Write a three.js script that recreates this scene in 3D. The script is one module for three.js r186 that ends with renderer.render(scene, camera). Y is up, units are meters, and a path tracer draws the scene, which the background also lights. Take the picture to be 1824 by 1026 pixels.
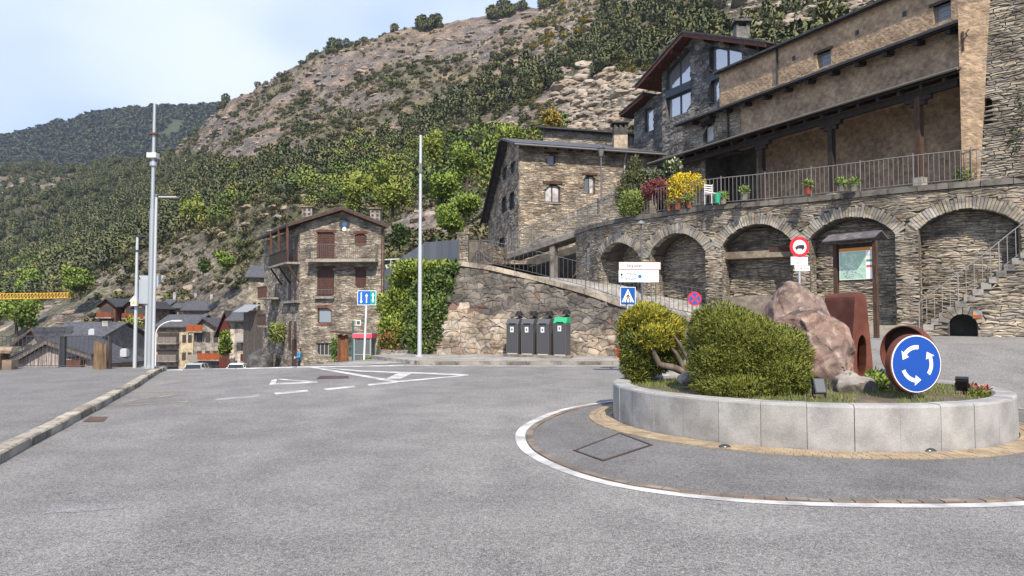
import * as THREE from 'three';
import { mergeGeometries } from 'three/addons/utils/BufferGeometryUtils.js';
import { MarchingCubes } from 'three/addons/objects/MarchingCubes.js';
// ---------- camera, sky, sun, exposure ----------
const FPX = 1295, PITCH = 2.39 * Math.PI / 180, CAMY = 1.7;
const scene = new THREE.Scene();
const camera = new THREE.PerspectiveCamera(2 * Math.atan(513 / FPX) * 180 / Math.PI, 1824 / 1026, 0.1, 6000);
camera.position.set(0, CAMY, 0); camera.rotation.x = PITCH;
const renderer = new THREE.WebGLRenderer({ antialias: true });
renderer.toneMapping = THREE.LinearToneMapping; renderer.toneMappingExposure = 1.62;
renderer.shadowMap.enabled = true; renderer.shadowMap.type = THREE.PCFSoftShadowMap;
const SUN_AZ = 12 * Math.PI / 180, SUN_EL = 57 * Math.PI / 180;   // behind the viewer, a little to the right, high
const sunDir = new THREE.Vector3(Math.sin(SUN_AZ) * Math.cos(SUN_EL), Math.sin(SUN_EL), Math.cos(SUN_AZ) * Math.cos(SUN_EL));
const sun = new THREE.DirectionalLight(0xfff1df, 4.3);
sun.position.copy(sunDir).multiplyScalar(120); sun.target.position.set(0, 2, -30);
sun.castShadow = true; sun.shadow.mapSize.set(4096, 4096);
Object.assign(sun.shadow.camera, { left: -90, right: 90, top: 90, bottom: -90, near: 1, far: 400 });
scene.add(sun, sun.target);
// ---------- noise ----------
function mulberry(a) { return () => { a |= 0; a = a + 0x6D2B79F5 | 0; let t = Math.imul(a ^ a >>> 15, 1 | a); t = t + Math.imul(t ^ t >>> 7, 61 | t) ^ t; return ((t ^ t >>> 14) >>> 0) / 4294967296; }; }
let rnd = mulberry(7);
const seed = s => { rnd = mulberry(s); };
const R = (a, b) => a + (b - a) * rnd();
const pick = a => a[Math.floor(rnd() * a.length)];
function h3(x, y, z) { let h = Math.imul(x | 0, 374761393) ^ Math.imul(y | 0, 668265263) ^ Math.imul(z | 0, 2147483647 ^ 0x5bd1e995); h = Math.imul(h ^ h >>> 13, 1274126177); h = Math.imul(h ^ h >>> 15, 0x2c1b3c6d); return ((h ^ h >>> 16) >>> 0) / 4294967296; }
const sm = t => t * t * (3 - 2 * t), lerp = (a, b, t) => a + (b - a) * t, clamp = (x, a = 0, b = 1) => Math.min(b, Math.max(a, x));
const sstep = (a, b, x) => sm(clamp((x - a) / (b - a)));
function vn(x, y, z = 0, per = 0) {
  const X = Math.floor(x), Y = Math.floor(y), Z = Math.floor(z), u = sm(x - X), v = sm(y - Y), w = sm(z - Z);
  const m = per ? (i => ((i % per) + per) % per) : (i => i);
  const g = (i, j, k) => h3(m(X + i), m(Y + j), Z + k);
  const l = (k) => lerp(lerp(g(0, 0, k), g(1, 0, k), u), lerp(g(0, 1, k), g(1, 1, k), u), v);
  return w ? lerp(l(0), l(1), w) : l(0);
}
function fbm(x, y, z = 0, o = 4, per = 0) { let s = 0, a = .5, n = 0; for (let i = 0; i < o; i++) { s += a * vn(x, y, z + i * 7.3 * (per ? 0 : 1) + (per ? i * 13 : 0), per); n += a; a *= .5; x *= 2; y *= 2; z *= per ? 1 : 2; if (per) per *= 2; } return s / n; }
// ---------- the sky: blue air with soft clouds, brighter toward the horizon ----------
{
  const w = 1024, h = 512, d = new Float32Array(w * h * 4);
  for (let j = 0; j < h; j++) for (let i = 0; i < w; i++) {
    const el = ((j + .5) / h - .5) * Math.PI, az = ((i + .5) / w - .5) * 2 * Math.PI;
    const x = Math.cos(el) * Math.cos(az), y = Math.sin(el), z = Math.cos(el) * Math.sin(az);
    const t = Math.pow(clamp(y + .02), .55);
    let r = lerp(.60, .10, t), g = lerp(.72, .26, t), b = lerp(.90, .66, t);
    const k = 1 / (Math.max(y, 0) + .35);
    const n = fbm(x * k * 1.15 + 5.6, z * k * 1.15 + 2.2, 0, 5), n2 = fbm(x * k * 3.1 + 1.7, z * k * 3.1 + 4.4, 5, 4);
    const c = sstep(.40, .72, n * .78 + n2 * .22 + .04) * .72 * sstep(-.02, .1, y);
    r = lerp(r, .80, c); g = lerp(g, .84, c); b = lerp(b, .92, c);
    if (y < -.02) { const q = sstep(-.02, -.15, y); r = lerp(r, .22, q); g = lerp(g, .22, q); b = lerp(b, .19, q); }
    const o = (j * w + i) * 4; d[o] = r * .86; d[o + 1] = g * .86; d[o + 2] = b * .86; d[o + 3] = 1;
  }
  const t = new THREE.DataTexture(d, w, h, THREE.RGBAFormat, THREE.FloatType);
  t.mapping = THREE.EquirectangularReflectionMapping; t.magFilter = t.minFilter = THREE.LinearFilter; t.needsUpdate = true;
  scene.background = t; scene.environment = t;
}
scene.fog = new THREE.FogExp2(0xb8cce6, 0.00009);
// ---------- from a photograph's pixel to a place ----------
const cp = Math.cos(PITCH), sp = Math.sin(PITCH);
function ray(px, py) { const x = (px - 912) / FPX, y = (513 - py) / FPX; return [x, y * cp + sp, -(cp - y * sp)]; }
const W = (px, py, D) => { const r = ray(px, py), k = D / -r[2]; return [r[0] * k, CAMY + r[1] * k, -D]; };
const GY = (px, py, Y = 0) => { const r = ray(px, py), k = (Y - CAMY) / r[1]; return [r[0] * k, Y, r[2] * k]; };
function hit(px, py, p, n) { const r = ray(px, py); const k = ((p[0]) * n[0] + (p[1] - CAMY) * n[1] + p[2] * n[2]) / (r[0] * n[0] + r[1] * n[1] + r[2] * n[2]); return [r[0] * k, CAMY + r[1] * k, r[2] * k]; }
// ---------- vectors ----------
const add = (a, b) => [a[0] + b[0], a[1] + b[1], a[2] + b[2]], sub = (a, b) => [a[0] - b[0], a[1] - b[1], a[2] - b[2]], mul = (a, k) => [a[0] * k, a[1] * k, a[2] * k];
const cross = (a, b) => [a[1] * b[2] - a[2] * b[1], a[2] * b[0] - a[0] * b[2], a[0] * b[1] - a[1] * b[0]], dot = (a, b) => a[0] * b[0] + a[1] * b[1] + a[2] * b[2];
const nrm = a => { const l = Math.hypot(...a) || 1; return [a[0] / l, a[1] / l, a[2] / l]; }, mix = (a, b, t) => a.map((v, i) => v + (b[i] - v) * t);
// ---------- geometry collector ----------
class GB {
  constructor() { this.p = []; this.n = []; this.c = []; this.u = []; this.col = null; this.uv = null; }
  color(c) { this.col = c; return this; }
  tri(a, b, c, na, nb, nc) {
    if (!na) { na = nb = nc = nrm(cross(sub(b, a), sub(c, a))); }
    this.p.push(...a, ...b, ...c); this.n.push(...na, ...nb, ...nc);
    if (this.col) this.c.push(...this.col, ...this.col, ...this.col);
    return this;
  }
  leaf(a, b, c, out, k = .38) { let g = nrm(cross(sub(b, a), sub(c, a))); if (dot(g, out) < 0) { const t = b; b = c; c = t; g = mul(g, -1); } const n = nrm(add(mul(out, k), mul(g, 1 - k))); return this.tri(a, b, c, n, n, n); }
  quad(a, b, c, d) { this.tri(a, b, c); return this.tri(a, c, d); }
  // oriented box: centre, half axes as vectors
  hex8(v) { const q = (a, b, c, d) => this.quad(v[a], v[b], v[c], v[d]); q(0, 3, 2, 1); q(4, 5, 6, 7); q(0, 1, 5, 4); q(1, 2, 6, 5); q(2, 3, 7, 6); q(3, 0, 4, 7); return this; }
  box(x0, y0, z0, x1, y1, z1) { return this.hex8([[x0, y0, z0], [x1, y0, z0], [x1, y1, z0], [x0, y1, z0], [x0, y0, z1], [x1, y0, z1], [x1, y1, z1], [x0, y1, z1]].map((q, i, a) => q)); }
  // box in a frame: f(u,v,w) -> point
  fbox(f, u0, u1, v0, v1, w0, w1) { return this.hex8([f(u0, v0, w0), f(u1, v0, w0), f(u1, v1, w0), f(u0, v1, w0), f(u0, v0, w1), f(u1, v0, w1), f(u1, v1, w1), f(u0, v1, w1)]); }
  cyl(a, b, r0, r1 = r0, seg = 8, cap = true) {
    const ax = nrm(sub(b, a)), e = Math.abs(ax[1]) > .9 ? [1, 0, 0] : [0, 1, 0], s = nrm(cross(ax, e)), t = cross(ax, s);
    const dr = i => { const q = i / seg * 2 * Math.PI; return add(mul(s, Math.cos(q)), mul(t, Math.sin(q))); };
    for (let i = 0; i < seg; i++) {
      const d0 = dr(i), d1 = dr(i + 1), A = add(a, mul(d0, r0)), B = add(a, mul(d1, r0)), C = add(b, mul(d1, r1)), E = add(b, mul(d0, r1));
      this.tri(A, B, C, d0, d1, d1); this.tri(A, C, E, d0, d1, d0);
      if (cap) { this.tri(a, B, A); this.tri(b, E, C); }
    } return this;
  }
  path(pts, r, seg = 6) { for (let i = 0; i + 1 < pts.length; i++) this.cyl(pts[i], pts[i + 1], Array.isArray(r) ? r[i] : r, Array.isArray(r) ? r[i + 1] : r, seg, i === 0 || i + 2 === pts.length); return this; }
  // polygon (u,v) extruded from w0 to w1 in frame f
  ext(pts, f, w0, w1, holes = []) {
    const V = pts.map(p => new THREE.Vector2(...p)), Hh = holes.map(h => h.map(p => new THREE.Vector2(...p)));
    if (THREE.ShapeUtils.isClockWise(V)) V.reverse(); Hh.forEach(h => { if (!THREE.ShapeUtils.isClockWise(h)) h.reverse(); });
    const F = THREE.ShapeUtils.triangulateShape(V, Hh), A = [...V, ...Hh.flat()];
    for (const [i, j, k] of F) { this.tri(f(A[i].x, A[i].y, w1), f(A[j].x, A[j].y, w1), f(A[k].x, A[k].y, w1)); this.tri(f(A[i].x, A[i].y, w0), f(A[k].x, A[k].y, w0), f(A[j].x, A[j].y, w0)); }
    for (const L of [V, ...Hh]) for (let i = 0; i < L.length; i++) { const a = L[i], b = L[(i + 1) % L.length]; this.quad(f(a.x, a.y, w0), f(b.x, b.y, w0), f(b.x, b.y, w1), f(a.x, a.y, w1)); }
    return this;
  }
  flat(pts, f) { const V = pts.map(p => new THREE.Vector2(...p)); if (THREE.ShapeUtils.isClockWise(V)) V.reverse(); for (const [i, j, k] of THREE.ShapeUtils.triangulateShape(V, [])) this.tri(f(V[i].x, V[i].y), f(V[j].x, V[j].y), f(V[k].x, V[k].y)); return this; }
  up() { const P = this.p, N = this.n; for (let i = 0; i < P.length; i += 9) { const uy = (P[i + 5] - P[i + 2]) * (P[i + 6] - P[i]) - (P[i + 3] - P[i]) * (P[i + 8] - P[i + 2]); if (uy < -1e-9 && Math.abs(N[i + 1]) > .6) { for (let k = 0; k < 3; k++) { const t = P[i + 3 + k]; P[i + 3 + k] = P[i + 6 + k]; P[i + 6 + k] = t; } for (let k = 0; k < 9; k++) N[i + k] *= -1; } } return this; }
  three(g, m) { g = g.index ? g.toNonIndexed() : g.clone(); if (m) g.applyMatrix4(m); const P = g.attributes.position.array, N = g.attributes.normal.array; for (let i = 0; i < P.length; i++) { this.p.push(P[i]); this.n.push(N[i]); } if (this.col) for (let i = 0; i < P.length / 3; i++) this.c.push(...this.col); return this; }
  geometry() {
    const g = new THREE.BufferGeometry(), np = this.p.length / 3;
    g.setAttribute('position', new THREE.Float32BufferAttribute(this.p, 3)); g.setAttribute('normal', new THREE.Float32BufferAttribute(this.n, 3));
    if (this.c.length) g.setAttribute('color', new THREE.Float32BufferAttribute(this.c, 3));
    const uv = new Float32Array(np * 2), P = this.p, N = this.n;
    for (let i = 0; i < np; i += 3) {
      const a = [Math.abs(N[i * 3]), Math.abs(N[i * 3 + 1]), Math.abs(N[i * 3 + 2])];
      const ax = a[1] > a[0] && a[1] > a[2] ? 1 : a[0] > a[2] ? 0 : 2;
      for (let j = i; j < i + 3; j++) { const x = P[j * 3], y = P[j * 3 + 1], z = P[j * 3 + 2]; uv[j * 2] = ax === 0 ? z : x; uv[j * 2 + 1] = ax === 1 ? z : y; }
    }
    g.setAttribute('uv', new THREE.BufferAttribute(uv, 2));
    return g;
  }
  build(name, mat, parent) { return place(new THREE.Mesh(this.geometry(), mat), name, parent); }
}
const names = {}, bases = new Map();
const numbered = n => { const k = names[n] = (names[n] ?? -1) + 1; return k ? n + '_' + String(k).padStart(3, '0') : n; };
function place(mesh, name, parent) {
  if (!parent) {
    mesh.name = numbered(name); mesh.geometry.computeBoundingBox(); const b = mesh.geometry.boundingBox, c = [(b.min.x + b.max.x) / 2, b.min.y, (b.min.z + b.max.z) / 2];
    mesh.geometry.translate(-c[0], -c[1], -c[2]); mesh.position.set(...c); bases.set(mesh, c); scene.add(mesh);
  } else { mesh.name = name; const b = bases.get(parent); if (b) mesh.position.set(-b[0], -b[1], -b[2]); parent.add(mesh); }
  return mesh;
}
const tag = (o, label, category, group) => { o.userData = { label, category }; if (group) o.userData.group = group; return o; };
// a thing whose parts are given in world metres; base = where it stands
function thing(name, label, category, base = [0, 0, 0], group) { const o = new THREE.Group(); o.name = numbered(name); o.position.set(...base); bases.set(o, base); tag(o, label, category, group); scene.add(o); return o; }
// a thing whose parts are given around its own base
function local(name, label, category, base, turn = 0, group) { const o = new THREE.Group(); o.name = numbered(name); o.position.set(...base); o.rotation.y = turn; tag(o, label, category, group); scene.add(o); return o; }
function dup(src, base, turn, label, group) { const c = src.clone(); c.name = numbered(src.name.replace(/_\d{3}$/, '')); c.position.set(...base); c.rotation.y = turn; c.userData = { ...src.userData, label: label || src.userData.label }; if (group) c.userData.group = group; scene.add(c); return c; }
const struct = o => { o.userData = { kind: 'structure' }; return o; };
const stuff = o => { o.userData = { ...o.userData, kind: 'stuff' }; return o; };
// ---------- textures: what surfaces are made of ----------
function tex(n, metres, fn, srgb = true) {
  const d = new Uint8Array(n * n * 4);
  for (let j = 0; j < n; j++) for (let i = 0; i < n; i++) { const c = fn(i / n, j / n, i, j), o = (j * n + i) * 4; for (let k = 0; k < 3; k++) d[o + k] = clamp(Array.isArray(c) ? c[k] : c) * 255; d[o + 3] = 255; }
  const t = new THREE.DataTexture(d, n, n); t.wrapS = t.wrapT = THREE.RepeatWrapping; t.magFilter = THREE.LinearFilter; t.minFilter = THREE.LinearMipmapLinearFilter; t.generateMipmaps = true;
  if (srgb) t.colorSpace = THREE.SRGBColorSpace; t.repeat.set(1 / metres, 1 / metres); t.needsUpdate = true; return t;
}
seed(11);
const T = {
  asphalt: tex(1024, 3.7, (u, v, i, j) => { const s = h3(i >> 1, j >> 1, 3), s2 = h3(i, j, 5), s3 = h3(i >> 3, j >> 3, 6), f = fbm(u * 8, v * 8, 0, 4, 8); return .74 + (s - .5) * .42 + (s3 - .5) * .13 + (s2 - .5) * .26 + (f - .5) * .16 + (s > .94 ? .18 : 0); }),
  grain: tex(512, 1.3, (u, v, i, j) => .82 + (h3(i, j, 9) - .5) * .2 + (fbm(u * 6, v * 6, 0, 5, 6) - .5) * .45),
  plaster: tex(1024, 4.3, (u, v, i, j) => { const f = fbm(u * 7, v * 7, 0, 6, 7), g = fbm(u * 34, v * 34, 3, 3, 34); return .82 + (f - .5) * .3 + (g - .5) * .4 + (h3(i >> 1, j >> 1, 2) - .5) * .14; }),
  granite: tex(512, .9, (u, v, i, j) => { const s = h3(i >> 1, j >> 1, 4); return .83 + (s - .5) * .26 + (fbm(u * 5, v * 5, 0, 4, 5) - .5) * .24 + (s > .9 ? -.2 : 0); }),
  rock: tex(1024, 2.6, (u, v, i, j) => { const f = fbm(u * 5, v * 5, 0, 7, 5), c = Math.abs(fbm(u * 9, v * 9, 2, 4, 9) - .5) * 2; return .70 + (f - .5) * .6 + Math.min(.2, c * 1.0) + (h3(i, j, 2) - .5) * .12; }),
  scree: tex(1024, 31, (u, v, i, j) => { const f = fbm(u * 8, v * 8, 0, 7, 8), c = fbm(u * 60, v * 60, 1, 3, 60); return .72 + (f - .5) * .6 + (c - .5) * .8; }),
  slate: tex(512, 3.1, (u, v, i, j) => { const row = Math.floor(v * 16), c = Math.floor(u * 12 + (row & 1) * .5), q = h3(c % 12, row, 8); const e = (v * 16 % 1) < .1 ? -.2 : 0; return .76 + (q - .5) * .26 + e + (fbm(u * 20, v * 20, 0, 3, 20) - .5) * .2; }),
  wood: tex(512, 1.1, (u, v) => .75 + (fbm(u * 36, v * 3, 0, 4, 0) - .5) * .5 + (fbm(u * 5, v * 5, 1, 3, 5) - .5) * .2),
  rust: tex(512, 1.2, (u, v, i, j) => { const f = fbm(u * 6, v * 6, 0, 6, 6); return [.78 + (f - .5) * .3, .74 + (f - .5) * .42, .72 + (f - .5) * .5]; }),
  bump: tex(512, .8, (u, v, i, j) => .5 + (fbm(u * 12, v * 12, 0, 5, 12) - .5) * .9, false),
  asphaltBump: tex(1024, 3.7, (u, v, i, j) => .5 + (h3(i >> 1, j >> 1, 3) - .5) * .5 + (h3(i, j, 5) - .5) * .3, false),
  ripple: tex(512, 5, (u, v) => fbm(u * 4, v * 4, 0, 4, 4), false),
};
const mats = {};
function M(c, o = {}) {
  const m = new THREE.MeshStandardMaterial({ roughness: .85, metalness: 0, ...o }); if (Array.isArray(c)) m.color.setRGB(...c); else m.color.set(c); return m;
}
const vc = (o = {}) => M([1, 1, 1], { vertexColors: true, ...o });
Object.assign(mats, {
  asphalt: vc({ map: T.asphalt, bumpMap: T.asphaltBump, bumpScale: .0025, roughness: .93 }),
  paint: M([.76, .76, .74], { map: T.grain, roughness: .7 }), yellow: M([.42, .36, .22], { map: T.grain }),
  concrete: M([.36, .34, .31], { map: T.plaster }), concreteDark: M([.2, .19, .18], { map: T.plaster }), slab: M([.42, .405, .375], { map: T.plaster, bumpMap: T.bump, bumpScale: .002 }),
  granite: M([.43, .43, .42], { map: T.granite, roughness: .8 }), steel: M([.42, .46, .49], { metalness: .55, roughness: .45 }), galv: M([.5, .54, .57], { metalness: .35, roughness: .5 }),
  iron: M([.15, .15, .155], { metalness: .4, roughness: .55 }), black: M([.018, .019, .022], { roughness: .5 }), dark: M([.03, .032, .035], { roughness: .6 }),
  wood: M([.12, .065, .04], { map: T.wood }), woodRed: M([.17, .06, .035], { map: T.wood, roughness: .7 }), woodDark: M([.05, .035, .028], { map: T.wood }), woodOrange: M([.33, .13, .05], { map: T.wood }),
  slate: M([.085, .087, .095], { map: T.slate, roughness: .62 }), slateMid: M([.13, .13, .14], { map: T.slate, roughness: .6 }),
  plaster: M([.54, .39, .255], { map: T.plaster, bumpMap: T.bump, bumpScale: .03 }),
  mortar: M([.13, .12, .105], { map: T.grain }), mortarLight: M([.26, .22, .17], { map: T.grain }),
  stone: vc({ map: T.rock, roughness: .9 }), leaf: vc({ roughness: .75, side: THREE.DoubleSide }), bark: M([.11, .085, .065], { map: T.wood }),
  corten: M([.20, .065, .038], { map: T.rust, roughness: .75 }), soil: vc({ map: T.grain }), glass: M([.05, .06, .075], { roughness: .06, metalness: .0, envMapIntensity: 1 }),
  glassSky: new THREE.MeshPhysicalMaterial({ color: 0xc3c6ce, roughness: .06, metalness: .7 }), white: M([.72, .72, .7], { roughness: .6 }), frame: M([.075, .04, .03], { roughness: .6 }),
});
// ---------- the ground ----------
function grid(nu, nv, fn, name, mat, parent) {     // fn(u,v) -> {p, c}; a smooth sheet
  const P = [], C = [], U = [], I = [];
  for (let j = 0; j <= nv; j++) for (let i = 0; i <= nu; i++) { const q = fn(i / nu, j / nv); P.push(...q.p); if (q.c) C.push(...q.c); U.push(...(q.uv || [q.p[0], q.p[2]])); }
  for (let j = 0; j < nv; j++) for (let i = 0; i < nu; i++) { const a = j * (nu + 1) + i, b = a + 1, c = a + nu + 1, d = c + 1; I.push(a, b, c, b, d, c); }
  const g = new THREE.BufferGeometry(); g.setAttribute('position', new THREE.Float32BufferAttribute(P, 3)); if (C.length) g.setAttribute('color', new THREE.Float32BufferAttribute(C, 3));
  g.setAttribute('uv', new THREE.Float32BufferAttribute(U, 2)); g.setIndex(I); g.computeVertexNormals();
  return place(new THREE.Mesh(g, mat), name, parent);
}
function H(x, D) {                                  // height of the road: flat, falling away beyond the crest, climbing to the arcade
  const t = Math.max(0, D - 24.5 - 6.5 * sstep(-8.6, -5.4, x));
  let y = -(.045 + .0035 * clamp(-x - 6, 0, 10)) * t * sstep(3, -1, x) ;
  y += 1.12 * sstep(13.2, 22.5, D) * sstep(4.2, 9.2, x);
  return y;
}
const on = (px, py) => { let p = GY(px, py, 0); for (let i = 0; i < 12; i++) p = GY(px, py, H(p[0], -p[2])); return p; };
const onRoad = (px, py, up) => { const p = on(px, py); return [p[0], H(p[0], -p[2]) + up, p[2]]; };
{
  const col = (x, z) => {
    const n = fbm(x * .22 + 9, z * .22 + 4, 0, 4), f = fbm(x * 1.7, z * 1.7, 3, 4), st = fbm(x * .9 + 40, z * .13 + 3, 6, 4);
    let k = .335 * (1 + (n - .5) * .42 + (f - .5) * .2 + (st - .5) * .4);
    return [k * 1.02, k, k * .955];
  };
  struct(grid(230, 240, (u, v) => { const x = lerp(-46, 46, u), D = lerp(-18, 78, v); return { p: [x, H(x, D), -D], c: col(x, -D) }; }, 'road', mats.asphalt));
  const far = struct(grid(8, 8, (u, v) => ({ p: [lerp(-3000, 3000, u), -34, lerp(600, -4000, v)], c: [.1, .11, .05] }), 'valley_ground', vc({ map: T.scree })));
}
// pavement on the left and its kerb
const kerbPx = [[-260, 990], [-120, 893], [0, 826], [60, 792], [130, 755], [200, 716], [250, 687], [281, 666], [298, 658.5]];
const kerbL = kerbPx.map(([a, b]) => GY(a, b, 0)), KH = .13;
{
  const inner = kerbL.map((p, i) => { const a = kerbL[Math.max(0, i - 1)], b = kerbL[Math.min(kerbL.length - 1, i + 1)], d = nrm(sub(b, a)), n = [d[2], 0, -d[0]]; return add(p, mul(n, .2)); });
  const poly = [...inner.map(p => [p[0], p[2]]), [-12.2, -23.6], [-46, -23.3], [-46, 6], [inner[0][0], 6]];
  const g = new GB(); const top = (x, z) => [x, KH, -z * -1];
  g.color([.295, .29, .278]); g.flat(poly, (x, z) => [x, KH, z]);
  const edgeL = [[-46, -23.3], [-12.2, -23.6], [inner.at(-1)[0], inner.at(-1)[2]]];
  for (let i = 0; i < 2; i++) g.quad([edgeL[i][0], KH, edgeL[i][1]], [edgeL[i][0], -1.2, edgeL[i][1]], [edgeL[i + 1][0], -1.2, edgeL[i + 1][1]], [edgeL[i + 1][0], KH, edgeL[i + 1][1]]);
  g.up();
  struct(g.build('pavement', mats.asphalt));
  const k = thing('kerb', 'long pale granite kerb edging the grey pavement on the left', 'kerb', kerbL[2]);
  const curve = new THREE.CatmullRomCurve3(kerbL.map(p => new THREE.Vector3(...p))), L = curve.getLength(), n = Math.round(L / .95);
  seed(21); const km = [[.40, .36, .29], [.44, .40, .32], [.36, .33, .27], [.42, .37, .28]].map(c => M(c, { map: T.rock, bumpMap: T.bump, bumpScale: .02 }));
  for (let i = 0; i < n; i++) {
    const a = curve.getPointAt((i + .012) / n), b = curve.getPointAt((i + .988) / n), A = [a.x, a.y, a.z], B = [b.x, b.y, b.z], d = nrm(sub(B, A)), nn = [d[2], 0, -d[0]];
    const o = R(-.012, .012), hh = KH + R(-.006, .012), ch = .02;
    const prof = [[0 - o, -.05], [0 - o, hh - ch], [ch - o, hh], [.2, hh], [.2, -.05]];
    const gb = new GB(); gb.ext(prof, (u, v, w) => add(add(mix(A, B, w), mul(nn, u)), [0, v, 0]), 0, 1); gb.build('kerb_stone', pick(km), k);
  }
}
// pavement before the retaining wall: a low platform with a kerb
{
  const e = [[722, 647], [730, 649], [800, 650], [900, 650.2], [1000, 650], [1110, 649.6], [1180, 648]].map(([a, b]) => GY(a, b, 0));
  const back = [[1180, 621], [620, 621]].map(([a, b]) => GY(a, b, KH));
  const L = [...e.map(p => [p[0], p[2]])], poly = [...L, [6.5, -32.5], [-5.2, -33.5], [-5.9, -30.6]];
  const g = new GB(); g.color([1, 1, 1]); g.flat(poly, (x, z) => [x, KH + .004, z]);
  g.up(); for (let i = 0; i < poly.length; i++) { const a = poly[i], b = poly[(i + 1) % poly.length]; g.quad([a[0], -.8, a[1]], [b[0], -.8, b[1]], [b[0], KH + .004, b[1]], [a[0], KH + .004, a[1]]); }
  struct(g.build('pavement', mats.slab));
  const k = thing('kerb', 'straight concrete kerb below the rubble retaining wall', 'kerb', e[3]);
  seed(22); const km = [[.30, .28, .24], [.26, .245, .22], [.28, .26, .225]].map(c => M(c, { map: T.rock }));
  const curve = new THREE.CatmullRomCurve3(e.map(p => new THREE.Vector3(...p))), n = Math.round(curve.getLength() / 1.0);
  for (let i = 0; i < n; i++) { const a = curve.getPointAt((i + .008) / n), b = curve.getPointAt((i + .992) / n); new GB().fbox((u, v, w) => [lerp(a.x, b.x, u), v * (KH + .008), lerp(a.z, b.z, u) - w], 0, 1, 0, 1, -.03, .16).build('kerb_stone', pick(km), k); }
  // the light apron of pavement left of the kerb where it is dropped
  const ap = [[560, 652], [640, 651], [722, 647.5], [735, 643], [700, 638], [650, 640], [600, 645], [560, 648]].map(([a, b]) => onRoad(a, b, .012));
  const g2 = new GB(); g2.flat(ap.map(p => [p[0], p[2]]), (x, z) => [x, H(x, -z) + .016, z]); g2.up(); struct(g2.build('pavement', mats.slab));
}
// concrete-slab forecourt climbing to the arcade on the right
{
  const n = 26, rows = [];
  const A = [[1180, 652], [1480, 652], [1660, 650.5], [1824, 650.5], [2050, 650]].map(([a, b]) => onRoad(a, b, 0));
  const cl = new THREE.CatmullRomCurve3(A.map(p => new THREE.Vector3(...p)));
  struct(grid(n, 24, (u, v) => { const p = cl.getPointAt(u), x = p.x + v * 3, D = -p.z + v * 9; const q = fbm(x * 1.3, D * 1.3, 0, 4), s = fbm(x * .35, D * .35, 4, 3); const k = .5 * (1 + (q - .5) * .3 + (s - .5) * .35); return { p: [x, H(x, D) + .006, -D], c: [k * 1.02, k, k * .96] }; }, 'forecourt', vc({ map: T.asphalt, bumpMap: T.asphaltBump, bumpScale: .003 })));
  seed(5); const g = new GB();       // cracks and joints in the slabs, thin dark seams
  const seam = (pts) => { for (let i = 0; i + 1 < pts.length; i++) { const a = onRoad(...pts[i], .009), b = onRoad(...pts[i + 1], .009), d = nrm(sub(b, a)), s = mul([d[2], 0, -d[0]], .012); g.quad(add(a, s), add(b, s), sub(b, s), sub(a, s)); } };
  seam([[1742, 615], [1768, 628], [1772, 634], [1790, 651]]); seam([[1768, 629], [1800, 627], [1850, 626]]); seam([[1560, 612], [1640, 611]]);
  g.up();
  const s = g.build('slab_joint', M([.07, .07, .065])); s.userData = { kind: 'structure' };
}
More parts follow.
